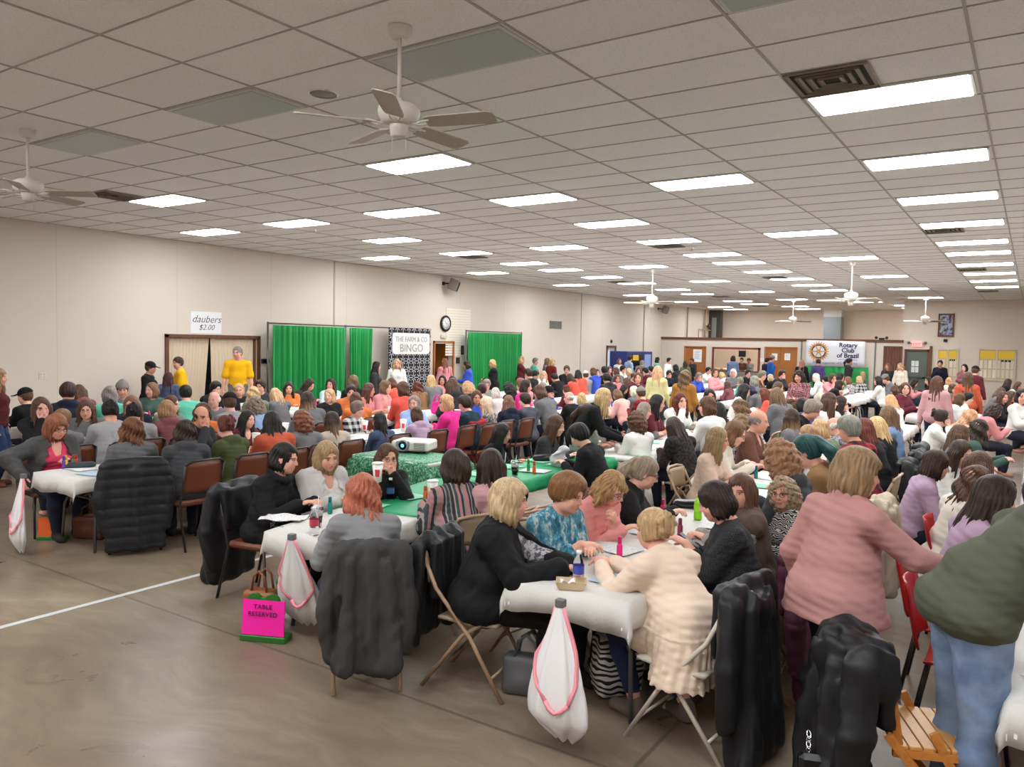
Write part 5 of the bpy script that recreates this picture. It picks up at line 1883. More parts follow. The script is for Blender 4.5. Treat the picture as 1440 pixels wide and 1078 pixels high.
MB.build = _build
DAUB = dict(pink=(226, 40, 120), purple=(110, 60, 160), yellow=(236, 196, 40), red=(206, 40, 46), blue=(40, 80, 190), teal=(20, 120, 116), orange=(230, 110, 50), green=(40, 150, 70), violet=(90, 50, 130), maroon=(130, 40, 70), salmon=(236, 130, 110), lime=(150, 210, 50), brown=(120, 100, 60))
dp, _df = dauber_proto(), [True]
TZ = .7445


def on_table(P):
    """The same point moved, if it lies off every table, onto the nearest one."""
    best = min(((math.hypot(P[0] - min(max(P[0], xc - .33), xc + .33), P[1] - min(max(P[1], y0 + .05), y1 - .05)), xc, y0, y1) for k in ROWS.values() for xc, y0, y1 in k))
    d, xc, y0, y1 = best
    if d < .9: P = np.array([min(max(P[0], xc - .33), xc + .33), min(max(P[1], y0 + .05), y1 - .05), P[2]])
    return P


def put_dauber(px, py, color, label, z=TZ):
    P = on_table(at_z(px, py, z))
    o = dp if _df[0] else copy_tree(dp)
    _df[0] = False
    o.location = (P[0], P[1], z)
    for ch in o.children:
        _slot(ch, mat('dauber_' + color, srgb(*DAUB[color]), .35) if ch.name.startswith('bottle') else mat('dauber_cap_' + color, tuple(v * .8 for v in srgb(*DAUB[color])), .35))
    return tag(o, label, 'bingo dauber', 'bingo daubers')


M_CLEAR = mat('clear_plastic', (.93, .96, .98), .05, trans=1.0)
_M['clear_plastic'].node_tree.nodes['Principled BSDF'].inputs['IOR'].default_value = 1.12


def water_bottle(P, label, lab=(60, 110, 190), capc=(240, 240, 244), liquid=None, rz=0):
    r = empty('water_bottle', tuple(P), rz, label, 'bottle')
    MB().lathe([(.001, 0), (.029, 0), (.032, .006), (.032, .05), (.030, .055), (.032, .06), (.032, .12), (.028, .142), (.016, .165), (.0125, .172), (.0125, .182)], 20).build('bottle_body', M_CLEAR if liquid is None else mat('tinted_%d' % liquid[0], srgb(*liquid), .15), r)
    MB().lathe([(.0325, .066), (.0328, .068), (.0328, .112), (.0325, .114)], 20, cap=False).build('paper_label', mat('label_%d' % lab[0], srgb(*lab), .4), r)
    MB().lathe([(.0145, .178), (.0145, .196), (.001, .197)], 16).build('cap', mat('cap_%d' % capc[0], srgb(*capc), .4), r)
    return r


def drink_cup(P, label, h=.15, r0=.032, r1=.045, col=(236, 234, 230), band=None, lid=True, straw=None, scale=1.0):
    r = empty('drink_cup', tuple(P), 0, label, 'cup')
    r.scale = (scale,) * 3
    MB().lathe([(.001, 0), (r0, 0), (r1, h), (r1 - .003, h), (r0 - .003, .006), (.001, .006)], 20, cap=False).build('cup_body', mat('cup_%d_%d' % (col[0], col[2]), srgb(*col), .4), r)
    if band:
        f = lambda z: r0 + (r1 - r0) * z / h + .0006
        for k in range(4):
            a0, a1 = k * math.pi / 2 + .2, k * math.pi / 2 + 1.15
            MB().sheet(lambda u, v: (f(h * (.3 + .4 * v)) * math.cos(a0 + (a1 - a0) * u), f(h * (.3 + .4 * v)) * math.sin(a0 + (a1 - a0) * u), h * (.3 + .4 * v)), 5, 2).build('red_mark', mat('mark_%d' % band[0], srgb(*band), .5), r)
    if lid: MB().lathe([(r1 + .003, h - .004), (r1 + .003, h + .006), (r1 - .006, h + .010), (.001, h + .010)], 20).build('lid', mat('lid_white', srgb(238, 238, 236), .3), r)
    if straw: MB().tube([(0, 0, h), (.012, .004, h + straw)], .0035, 8).build('straw', mat('straw_white', srgb(226, 224, 220), .4), r)
    return r


def cola(P, label, straw=.07, scale=1.0):
    r = empty('clear_cup', tuple(P), 0, label, 'cup')
    r.scale = (scale,) * 3
    MB().lathe([(.001, 0), (.030, 0), (.045, .14), (.043, .14), (.0285, .004), (.001, .004)], 20, cap=False).build('cup_body', M_CLEAR, r)
    MB().lathe([(.001, .005), (.028, .005), (.0375, .085), (.001, .085)], 20).build('cola', mat('cola_brown', srgb(40, 20, 14), .15), r)
    MB().lathe([(.001, .087), (.0385, .087), (.0425, .125), (.001, .128)], 16).build('ice', mat('ice_white', srgb(196, 190, 188), .3), r)
    MB().lathe([(.047, .138), (.047, .147), (.03, .160), (.001, .161)], 20).build('lid', M_CLEAR, r)
    if straw: MB().tube([(0, 0, .02), (.014, .0, .16 + straw)], .0035, 8).build('straw', mat('straw_white', srgb(226, 224, 220), .4), r)
    return r


def card_material(name, base, ink):
    m = mat(name, base, .75)
    t, N, L, b = nt(m)
    co = mapping(t, coord(t), (48, 48, 1))
    n = node(t, 'ShaderNodeTexChecker', i_Scale=1.0)
    L.new(co, n.inputs['Vector'])
    v = noise(t, mapping(t, coord(t), (1, 1, 1)), 130, 2)
    L.new(mix_rgb(t, math_node(t, 'MULTIPLY', ramp(t, v, [(.5, (0, 0, 0)), (.62, (1, 1, 1))]), .55), base, ink), b.inputs['Base Color'])
    return m


M_CARDW = card_material('bingo_card_white', srgb(228, 226, 226), srgb(110, 110, 120))
M_CARDG = card_material('bingo_card_green', srgb(150, 214, 184), srgb(70, 130, 110))
M_CARDB = card_material('bingo_card_blue', srgb(186, 206, 222), srgb(100, 110, 140))
_card = {}


def put_card(x, y, rz, m, label, w=.22, l=.29, z=TZ):
    k = (w, l)
    if k not in _card:
        me = MB().box((-w / 2, -l / 2, 0), (w / 2, l / 2, .0016)).mesh('bingo_sheet')
        me.materials.append(None)
        _card[k] = me
    o = bpy.data.objects.new('bingo_sheet', _card[k])
    COL.objects.link(o)
    o.location, o.rotation_euler = (x, y, z), (0, 0, rz)
    o.material_slots[0].link = 'OBJECT'
    o.material_slots[0].material = m
    return tag(o, label, 'bingo sheet', 'printed bingo sheets on the tables')
# ---------------------------------------------------------------- the people closest to the camera, one by one
M_HAIR = obj_mat('hair', .5, 'hair')
M_OMBRE = obj_mat('hair_ombre', .5, 'ombre')
FAB = lambda k: obj_mat('fabric_' + k, .85, k)
people_at = []


def place(px, py, M, rz, scale=1.0, x=None, y=None):
    """Root position so that the head's centre is seen at the pixel; the scale follows when x or y of the head is given."""
    c, s_ = math.cos(rz), math.sin(rz)
    hx, hy, hz = M[0][3], M[1][3], M[2][3]
    P = at_z(px, py, hz * scale) if x is None and y is None else (at_x(px, py, x) if x is not None else at_y(px, py, y))
    if x is not None or y is not None: scale = min(1.12, max(.86, P[2] / hz))
    return np.array([P[0] - (c * hx - s_ * hy) * scale, P[1] - (s_ * hx + c * hy) * scale, 0.0]), scale


def hero(px, py, rz, spec, style, hc, colors, label, mats={}, hk={}, glasses=False, scale=1.0, h=.0066, x=None, y=None, skin=0, hmat=None, parts=('body', 'top', 'trousers', 'cardigan', 'shoe'), hatd=None, fix=None):
    spec = dict(spec)
    spec.setdefault('fold', .0042)
    out, M = body(spec, h)
    ms = {n: mesh_np('person_' + n, *v[:2], tint=(v[2] if n == 'body' else None)) for n, v in out.items() if n != 'shoe'}
    ms['shoe'] = [mesh_np('shoe', *v) for v in out['shoe']]
    rz = math.radians(rz)
    loc, sc_ = place(px, py, M, rz, scale, x, y)
    if fix is not None: loc = np.array([fix[0], fix[1], 0.0])
    hm = hair_mesh(style, .0058, hash((px, py)) % 97, **hk)
    col = dict(body=srgb(SKIN[skin]), trousers=srgb(30, 32, 44), shoe=srgb(40, 36, 34), cardigan=srgb(30, 30, 32), top=srgb(120, 120, 120))
    col.update({k: srgb(*v) for k, v in colors.items()})
    r = make_person(ms, M, tuple(loc), rz, (hm, srgb(HAIRC[hc] if isinstance(hc, str) else hc), hmat or M_HAIR), col, label, None, sc_, glasses, mats, parts, hatd)
    people_at.append((loc[0], loc[1], spec.get('sit', True)))
    return r, loc, sc_


def local(loc, rz, p, s=1.0):
    a = math.radians(rz)
    return np.array([loc[0] + s * (math.cos(a) * p[0] - math.sin(a) * p[1]), loc[1] + s * (math.sin(a) * p[0] + math.cos(a) * p[1]), s * p[2]])


FT_ = dict(LL=(-.10, .30, .085), RL=(.12, .26, .085))
# row B, wall side
_, h1, _s = hero(401, 644, -74, dict(lean=14, head=(14, 12, 0), w=1.12, cowl=True, loose=.02, L=dict(at=(-.05, .42, .80)), R=dict(at=(.12, .38, .80))), 'bob', 'bk', dict(top=(20, 20, 22), trousers=(18, 18, 20)),
                 'person with short black hair in a black turtleneck at the end of the table', hk=dict(ln=.10))
_, h2, _s = hero(460, 641, -98, dict(lean=10, head=(-8, 14, 4), w=1.10, neck='scoop', jacket=dict(open=.10), L=dict(at=(-.10, .36, .80)), R=dict(at=(.06, .34, .80))), 'bob', (158, 132, 98), dict(top=(222, 216, 212), cardigan=(206, 202, 200), trousers=(40, 44, 60)),
                 'person with shoulder-length dirty blonde hair in a white blouse and pale cardigan', hk=dict(ln=.19, vol=1.05), scale=.98)
_, h3, _s = hero(545, 643, -112, dict(lean=14, head=(-6, 6, 0), w=1.12, L=dict(at=(-.02, .25, .99), dir=(.5, .1, .8), up=(-.2, 1, 0), curl=(45, 55, 40), hint=(-.6, .1, -1)), R=dict(at=(.25, .36, .96), dir=(-.1, .6, .5), up=(.9, 0, .3), curl=(55, 60, 40), hint=(.7, 0, -1))), 'bob', 'br', dict(top=(24, 22, 24)),
                 'person with brown hair and glasses in black holding up a paper cup', glasses=True, hk=dict(ln=.14), scale=.96)
# row B, aisle side
_, h4, _s = hero(510, 694, 60, dict(lean=24, side=4, head=(-14, 14, 0), w=1.12, loose=.022, L=dict(at=(-.14, .46, .80)), R=dict(at=(.12, .40, .78)), hem=-.13, **FT_), 'wavy', 'pko', dict(top=(132, 132, 134), trousers=(38, 44, 62), shoe=(96, 96, 100)),
                 'person with pinkish orange wavy hair in a grey sweatshirt leaning over the white table end', hk=dict(ln=.25, vol=1.1))
_, h5, _s = hero(639, 655, 64, dict(lean=12, head=(-10, 8, 0), w=1.20, loose=.03, flare=.03, hem=-.16), 'bob', 'db', dict(top=(120, 100, 98)),
                 'person with a smooth dark brown bob in a pink and grey striped poncho', mats=dict(top=FAB('stripe')), hk=dict(ln=.19, vol=1.10))
_, h6, _s = hero(690, 654, 72, dict(lean=14, head=(-22, 10, 0), w=1.02), 'long', 'db', dict(top=(204, 158, 160)),
                 'person with long dark brown hair in a dusty pink top beside the striped poncho', hk=dict(ln=.30, vol=1.05))
# row A, wall side
_, h7, _s = hero(718, 703, -66, dict(lean=12, head=(4, 4, 0), w=1.22, neck='v', loose=.02, jacket=dict(open=.075, hem=-.16, drop=True), L=dict(at=(.06, .50, .79)), R=dict(at=(.16, .46, .79)), LL=(-.08, .42, .085), RL=(.10, .36, .085)), 'bob', (186, 164, 128), dict(top=(176, 174, 178), cardigan=(18, 18, 21), trousers=(16, 16, 18), shoe=(20, 18, 18)),
                 'person with wavy blonde hair in a long black cardigan looking across the table', mats=dict(top=FAB('print')), hk=dict(ln=.21, vol=1.12))
_, h8, _s = hero(800, 694, -104, dict(lean=16, head=(14, 16, 0), w=1.20, sleeve=.80, flare=.012, loose=.02, L=dict(at=(-.02, .38, .80)), R=dict(at=(.04, .36, .84), dir=(-.6, .6, 0)), fat=1.1), 'short', (122, 86, 54), dict(top=(60, 110, 140)),
                 'person with swept-up brown hair in a blue and white patterned blouse', mats=dict(top=FAB('floral')), hk=dict(vol=1.16))
_, h9, _s = hero(861, 686, -102, dict(lean=24, head=(6, 30, 6), w=1.16, loose=.02, L=dict(at=(.06, .36, .86), dir=(.5, .3, .6), up=(0, 1, .3), curl=(50, 60, 45)), R=dict(at=(.04, .40, .81)), fat=1.05), 'wavy', (160, 128, 86), dict(top=(226, 148, 142)),
                 'person with glasses and tied dirty blonde hair in a coral pink sweatshirt looking down', glasses=True, hk=dict(ln=.12, bangs=True))
_, h10, _s = hero(908, 664, -72, dict(lean=20, head=(8, 22, 0), w=1.25, hood=True, loose=.02, L=dict(at=(-.02, .46, .82)), R=dict(at=(.12, .44, .82))), 'pony', (142, 128, 110), dict(top=(30, 29, 30)),
                 'person with a greying ponytail and glasses in a black hooded sweatshirt reading a phone', glasses=True)
# row A, aisle side
_, h11, _s = hero(918, 744, 66, dict(lean=34, side=2, head=(-6, 6, 0), w=1.06, loose=.02, hemdrop=.20, pleat=.004, hem=-.1, L=dict(at=(-.13, .60, .80)), R=dict(at=(-.02, .62, .80)), LL=(-.10, .30, .085), RL=(.12, .12, .085), RLd=(.2, 1, 0), sleeve=.97, ankle=.22), 'bun', (178, 150, 112), dict(top=(232, 208, 186), trousers=(34, 42, 72), shoe=(112, 98, 90)),
                 'person with a pinned-up blonde bun in a long cream tunic leaning on the table end', hk=dict(vol=1.12))
_, h12, _s = hero(1005, 704, 112, dict(lean=12, head=(0, 22, 0), w=1.28, sleeve=.78, L=dict(at=(-.02, .34, .86), dir=(.3, .8, .3)), R=dict(at=(.10, .36, .84), dir=(-.3, .8, .3)), hem=-.06, fat=1.08), 'bob', (40, 26, 24), dict(top=(34, 34, 36), trousers=(26, 30, 50)),
                 'person with a short dark bob in a sparkly charcoal top looking at a phone', mats=dict(top=FAB('sparkle')), hk=dict(ln=.09))
_, h13, _s = hero(1041, 690, 118, dict(lean=10, head=(56, 4, 0), w=1.02, jacket=dict(open=.03, sleeve=0), L=dict(at=(-.06, .34, .80))), 'long', (92, 62, 48), dict(top=(170, 160, 154), cardigan=(98, 80, 72)),
                 'person with long centre-parted brown hair looking straight at the camera', hk=dict(ln=.28), scale=.965)
_, h14, _s = hero(1101, 692, 132, dict(lean=6, head=(42, 4, 4), w=1.12), 'curly', (150, 130, 106), dict(top=(200, 200, 200)),
                 'person with long greying curls and glasses in a black and white zigzag top', scale=.925, mats=dict(top=FAB('zigzag')), glasses=True, hk=dict(vol=.98))
# standing by the aisle
_, h15, s15 = hero(1207, 664, -32, dict(sit=False, lean=8, head=(-28, 10, 0), w=1.22, loose=.03, hemdrop=.11, cowl=True, flare=.012, L=dict(at=(-.30, .08, .84)), R=dict(at=(.30, .44, 1.06), dir=(.2, 1, .1), up=(.6, 0, .8), curl=(50, 55, 40), hint=(.8, -.4, -.6))), 'bob', (142, 116, 88), dict(top=(184, 133, 129), trousers=(28, 30, 44)),
                   'person standing in a dusty pink cowl-neck top holding a cup, back to the camera', hk=dict(ln=.15, vol=1.08), h=.0075, scale=.98)
_, h16, s16 = hero(1452, 676, -62, dict(sit=False, male=True, hip=1.0, lean=37, twist=-10, head=(0, -14, 0), w=1.24, hood=True, loose=.03, L=dict(at=(-.12, .74, 1.0)), R=dict(at=(.26, .74, .86)), hem=-.10, pfit=.020), 'man', 'db', dict(top=(84, 88, 70), trousers=(112, 134, 168), shoe=(70, 60, 52)),
                   'man in olive hooded sweatshirt and blue jeans bending over the table, right edge', mats=dict(trousers=FAB('denim')), h=.0075, fix=(14.87, 3.78))
# third row
_, h17, _s = hero(80, 600, -92, dict(lean=14, head=(8, 18, 0), w=1.34, neck='scoop', jacket=dict(open=.13, hem=-.14, drop=True), R=dict(at=(.34, .22, .66), dir=(.1, .4, -1), up=(1, .2, 0), hint=(1, -.4, .1)), L=dict(at=(-.04, .36, .80)), fat=1.1), 'bob', (128, 76, 52), dict(top=(216, 66, 98), cardigan=(72, 72, 72), trousers=(40, 44, 62)),
                  'person with reddish brown hair and glasses in a bright pink top and grey cardigan', glasses=True, hk=dict(ln=.20, vol=1.12), h=.008)
_, h18, _s = hero(186, 604, 64, dict(lean=14, head=(-8, 6, 0), w=1.05, L=dict(at=(-.16, .40, .79))), 'wavy', (104, 64, 40), dict(top=(96, 96, 98), trousers=(34, 36, 48)),
                  'person with long wavy brown hair in grey, black padded coat on the chair', hk=dict(ln=.36, vol=1.05), h=.008)
_, h19, _s = hero(-2, 530, -38, dict(sit=False, lean=2, head=(0, 4, 0), w=1.12, loose=.02, hem=-.2, L=dict(at=(-.28, .02, .86))), 'long', (150, 118, 84), dict(top=(86, 30, 30), trousers=(44, 62, 100), shoe=(110, 66, 46)),
                  'person standing at the left edge in a fringed maroon jacket and jeans', mats=dict(trousers=FAB('denim')), h=.009, scale=.98)

# ---------------------------------------------------------------- crowd: shared figures, each copy with its own colours
SEATED = {
    'both': dict(lean=15, head=(0, 14, 0)),
    'left': dict(lean=9, head=(26, 6, 0), L=dict(at=(-.05, .38, .80))),
    'right': dict(lean=9, head=(-28, 7, 3), R=dict(at=(.05, .38, .80))),
    'write': dict(lean=22, head=(4, 26, 0), R=dict(at=(.06, .44, .79)), w=1.08),
    'chin': dict(lean=16, head=(-14, 8, 5), R=dict(at=(.05, .27, .98), dir=(-.3, .1, 1), up=(.3, 1, 0), curl=(60, 60, 40), hint=(.6, .1, -1))),
    'toward': dict(lean=6, head=(-44, 4, 0), w=1.06),
    'wide': dict(lean=14, head=(-8, 12, 0), w=1.28, loose=.02),
    'hood': dict(lean=14, head=(-12, 12, 0), w=1.12, hood=True, loose=.018),
    'short': dict(lean=10, head=(10, 8, 0), sleeve=.42, flare=.02, neck='scoop'),
    'back': dict(lean=2, head=(-18, 0, 0), w=1.05, L=dict(at=(-.12, .26, .72)), R=dict(at=(.10, .28, .72))),
}
STANDING = {
    'plain': dict(sit=False, lean=2, head=(0, 6, 0), w=1.05),
    'hold': dict(sit=False, lean=4, head=(8, 14, 0), w=1.10, L=dict(at=(-.06, .30, 1.04), curl=(45, 50, 40)), R=dict(at=(.08, .30, 1.02), curl=(45, 50, 40))),
    'cross': dict(sit=False, lean=0, head=(0, 4, 0), w=1.08, L=dict(at=(.14, .20, 1.10), dir=(1, .1, .1), hint=(-.8, .2, -.6)), R=dict(at=(-.12, .23, 1.08), dir=(-1, .1, .1), hint=(.8, .2, -.6))),
    'bend': dict(sit=False, lean=34, head=(0, 4, 0), w=1.08, R=dict(at=(.16, .55, .92)), L=dict(at=(-.14, .52, .94))),
    'polo': dict(sit=False, male=True, lean=2, head=(-24, 2, 0), w=.98, sleeve=.42, flare=.016, loose=.012, hem=-.18, hip=.95),
    'polo2': dict(sit=False, male=True, lean=4, head=(28, 6, 0), w=1.06, sleeve=.42, flare=.016, loose=.012, hem=-.18, hip=.95, R=dict(at=(.10, .30, 1.05))),
    'dress': dict(sit=False, lean=2, head=(6, 10, 0), w=1.05, hemdrop=.62, flare=.02, L=dict(at=(-.05, .28, 1.04)), R=dict(at=(.08, .28, 1.0))),
}
HSEED = {'long': 3, 'bob': 2, 'wavy': 3, 'curly': 2, 'short': 2, 'man': 1, 'pony': 1, 'bun': 1, 'bald': 1, 'cap': 1, 'beanie': 1, 'ombre': 1}
count = {}
ROWORD = dict(V='first row', W='second row', C='third row', B='fourth row', A='fifth row', D='sixth row', F='far aisle row', G='far middle row')
BIGLAB = {}


def hair_words(style, hc):
    c = HAIRN.get(hc, 'brown')
    if style == 'bald': return 'balding %s head' % ('white' if hc == 'wh' else 'grey' if hc in ('gr', 'gb') else 'dark')
    if style == 'cap': return 'dark cap' if hc in ('bk', 'mr', 'nv') else 'pale cap'
    if style == 'beanie': return 'grey knit hat'
    return '%s %s hair' % ({'bob': 'chin-length', 'man': 'short', 'pony': 'ponytailed', 'bun': 'pinned-up', 'ombre': 'long two-tone'}.get(style, style), c if style != 'ombre' else 'blonde')


def crowd_person(px, py, face, style, hc, top, pose, rz, loc_kw, label, dist, group, glasses=False, bottoms=(36, 40, 56), mats=None, seated=True, topcol=None):
    lod = .0095 if dist < 9 else .013 if dist < 15 else .019
    spec = (SEATED if seated else STANDING)[pose]
    ms, M = body_meshes(('s' if seated else 't') + pose, spec, lod)
    st = {'short': 'short', 'man': 'man'}.get(style, style)
    if hc == 'om': st = 'ombre'
    hl = .0075 if dist < 9 else .010 if dist < 15 else .015
    hm = hair_mesh(st, hl, 1 + (px + py) % HSEED[st])
    if isinstance(loc_kw, tuple): loc, sc_ = loc_kw
    else: loc, sc_ = place(px, py, M, rz, **loc_kw)
    jit = 1 + rng.uniform(-.12, .12)
    tc = topcol or TOPC[top][0]
    col = dict(body=srgb(SKIN[(px * 7 + py) % 5]), top=tuple(min(1, v * jit) for v in srgb(*tc)), trousers=srgb(*bottoms), shoe=srgb(34, 32, 32))
    hcol = tuple(min(1, v * (1 + rng.uniform(-.1, .15))) for v in srgb(HAIRC[hc if st not in ('cap', 'beanie') else 'br']))
    hatd = None
    if st in ('cap', 'beanie'):
        hatd = (st if st == 'cap' else 'knit_hat', hat_mesh(st, .009 if dist < 12 else .014), srgb(HAIRC[hc]), FAB('plain'))
    far = dist > 15 and seated
    return make_person(ms, M, tuple(loc), rz, (hm, hcol, M_OMBRE if st == 'ombre' else M_HAIR), col, label, group, sc_, glasses and dist < 14,
                       {'top': mats or fabric_for(top)}, ('body', 'top', 'trousers') if dist > 9 and seated else ('body', 'top', 'trousers', 'shoe'), hatd)


# px py facing hair-style hair-colour top: L/A face the wall side, R/T/E face the other way (T towards, E away from the camera)
CROWD = """
35 557 L cap bk bk
58 573 R long br bk
100 590 A short lb gy
96 551 A short db nv
111 551 L long br mv
121 575 T long br gy g
155 555 A bob gr te
172 547 T beanie gr gy
185 569 T long lb nv
167 577 A bun bk lg
190 580 A bun bk lg
213 548 T bob lb gn
261 553 A short bk te
224 577 A bob dl mv
242 568 R long br gg
303 546 R short bk bk
301 562 T bald wh gy
314 566 A cap bk lg
288 578 A wavy br or
284 585 R bald db gd
336 548 T bob bl bk
366 543 T short db gd
357 553 A wavy bl ol
350 570 A curly gb lb
348 589 R long bk mr
266 606 A wavy db dg
312 600 L bun rd oj
386 555 A long bl gy
406 545 T long db or
435 541 R long db gd
432 562 A long om gy
465 540 T long db pb
463 556 T bob bl bk
497 536 A bob lb bk
506 550 T short db or
500 562 A bob br or
520 548 R long br pk
531 545 R bob lb pk
417 592 A curly cp gy
392 592 A long bk rs
461 592 A long om bg
503 575 R short gb pl
533 592 A long bk dn
551 540 A bob br co
566 547 A bob br co
587 543 A wavy rd tn
605 535 A long bl gy
622 534 T long bk pk
636 536 A long bk nv
645 541 A long br gd
662 545 A curly bl nv
684 541 T short gr gg
582 566 T bob gr lb g
585 583 A bob br lv
648 568 L short db tn2
632 566 L bob bl hp
670 558 T long br bu
676 548 A short db cr
682 569 L long wb gp g
693 553 A bob wh wh
743 525 A short db bk
753 527 R short bk wh
764 527 T long bl wh
780 531 A short bk bk
713 546 A curly bk bk
727 541 A short lb pk
740 543 R bob db hp
752 549 A bob br gy
763 545 A short gr gy
772 551 R cap bk bu
715 566 A long lb nv
745 562 A short db gp2
800 559 A bald wh bk
796 548 A cap mr mr
802 531 A long db co
812 526 A long bk co
824 527 A cap wh lg
833 523 A bob br bu
818 560 A bob bl gy
868 555 A bob lb pp
827 582 R pony db gg
782 598 E long br gd
815 612 L short bk bk
707 609 R long bk bk
797 520 T short br bk
840 524 T bob br pk
850 521 A short bk bk
857 520 T long br gy
853 532 A short bk gd
866 522 A bob br gy
868 532 T bob br pk g
876 519 R short bk wh
884 523 L bob bl gy
881 537 A long br bk
891 530 T short br bk
897 531 T bob br mr
898 521 T long rd bk
908 522 A short bk mr
915 520 A short bk gy
878 547 R long bk bk
891 550 A bob wh gy
901 553 A beanie gr rp
925 549 A long bk gd
922 567 R long bk mr
909 577 E long gr gy
893 592 A curly br wh
941 526 T short bk nv
950 517 A bob bk gd
957 563 T long rd wh
983 530 T short gr bu
996 521 T short bk wh
1006 524 T bob br pk
1015 528 A bob bl wh
1022 541 A long br mv
1041 536 A short gr te
1031 524 T bob wh gy
1052 525 T short bk bk
1060 536 A bob gr gy
1047 549 R long bk wh
1056 549 A bob nvh gy
998 557 T bob bk bk g
994 571 A bob br wh
1010 578 A long bk bk
1040 573 A wavy lb fl
1074 554 L long rd co
1072 527 R short gb br
1083 531 A bob bl bk
1095 545 R long br gy
1100 524 T short db gd
1092 556 A long lb gy
1112 570 A cap br gy
1127 569 A bob bk pu
1143 567 R short gr bk
1154 562 R short wb bk
1167 563 R long br wh
1183 568 R long db wh
1112 587 A long om gy
1067 592 R bald gr br
1010 618 R long dl be
1034 609 R bob lb cr g
1041 596 A curly lb pl
947 600 A long db pr
1095 640 A curly dl dg
1134 627 A pony tl tn
1136 613 A bob sb wh
1152 604 A bob bl ol
1173 600 A bald wh pv
1194 600 A short gr rp
1214 604 A long rd bk
1232 600 A long bl bk
1248 584 A long lb gb2
1252 564 A long bl wh
1258 549 A bob br bk
1147 531 A bob wh wh
1160 534 A short bk bk
1171 531 T bob br pk
1192 535 A bob lb fl
1208 534 A bob bl pl
1182 529 R long bk wh
1213 527 A bob bl ol
1234 535 A long bk wh
1245 530 L cap gr gy
1265 528 L short bk re
1273 546 T bob br mr
1286 538 R long bk pk
1305 535 L long bk bk
1325 587 R bun db wh
1365 587 E wavy bl be
1350 562 E bob br wh
1361 560 E short bk wh
1340 546 T bob br gy
1335 536 T bob bl cr
1408 552 R long br gy
1411 558 T long br bk
1422 557 T long br co
1418 538 E long db bk
1432 542 T long br wh
1400 578 E curly db pk
1437 556 T bob bk wh
1351 612 E long br gy
1378 603 E wavy db gn
1317 653 E bob db lv
1352 637 T long db wh
1378 655 E long br gp3
1375 678 E wavy br cr
1400 700 E long db lv
"""
OCC = {}
seat_off = .235
todo = []
for ln in CROWD.split('\n'):
    t = ln.split()
    if not t: continue
    px, py, f, st, hc, top = int(t[0]), int(t[1]), *t[2:6]
    gl = len(t) > 6
    side = 1 if f in 'AL' else -1
    poses = {'A': ['both', 'left', 'right', 'write', 'wide', 'back'], 'L': ['both', 'write', 'left', 'short'], 'R': ['both', 'write', 'chin', 'short', 'left'], 'T': ['toward', 'right', 'toward', 'wide', 'chin'], 'E': ['both', 'left', 'write', 'wide']}[f]
    if top in ('mv', 'nv', 'oj', 'dg', 'lv', 'gd', 'bu') and f in 'AL': poses = ['hood']
    pose = poses[(px * 3 + py) % len(poses)]
    base = 90 if side > 0 else -90
    # those seen from behind turn a little away, those seen from the front a little towards the camera
    rz = base + {'A': -16, 'L': 12, 'R': 10, 'T': -22, 'E': 22}[f] + rng.uniform(-12, 12)
    d = ray(px, py)
    hz0 = 1.17
    best = None
    for key, segs in ROWS.items():
        for k, (xc, y0, y1) in enumerate(segs):
            xt = xc + side * (TW / 2 + seat_off - .10)      # where the head comes
            tt = (xt - CAM[0]) / d[0] if abs(d[0]) > 1e-4 else -1
            if tt < 1: continue
            yy, zz = CAM[1] + tt * d[1], CAM[2] + tt * d[2]
            if not (y0 - .1 < yy < y1 + .1): continue
            e = abs(zz / hz0 - 1)
            for o in OCC.get((key, side), []):
                if abs(o - yy) < .42: e += .10 * (.42 - abs(o - yy)) / .42 + .02
            if best is None or e < best[0]: best = (e, key, xt, yy, zz)
    if best and best[0] < .13:
        e, key, xt, yy, zz = best
        OCC.setdefault((key, side), []).append(yy)
        todo.append((px, py, f, st, hc, top, gl, pose, rz, key, side, xt, yy))
    else:
        P = at_z(px, py, 1.17)
        todo.append((px, py, f, st, hc, top, gl, pose, rz, None, side, P[0], P[1]))
# keep neighbours on one side of a row an elbow apart
for key in {(t[9], t[10]) for t in todo if t[9]}:
    seq = sorted([i for i, t in enumerate(todo) if (t[9], t[10]) == key], key=lambda i: todo[i][12])
    ys = [todo[i][12] for i in seq]
    for _ in range(40):
        for a in range(len(ys) - 1):
            g_ = .47 - (ys[a + 1] - ys[a])
            if g_ > 0:
                ys[a] -= g_ * .4
                ys[a + 1] += g_ * .4
    for i, y in zip(seq, ys):
        lim = .10 if todo[i][12] < 9 else .22
        t = list(todo[i])
        t[12] = min(max(y, t[12] - lim), t[12] + lim)
        q0, q1 = R_px((t[11], todo[i][12], 1.17)), R_px((t[11], t[12], 1.17))
        t.append((float(q1[0] - q0[0]), float(q1[1] - q0[1])))
        todo[i] = tuple(t)
todo = [t if len(t) == 14 else t + ((0.0, 0.0),) for t in todo]
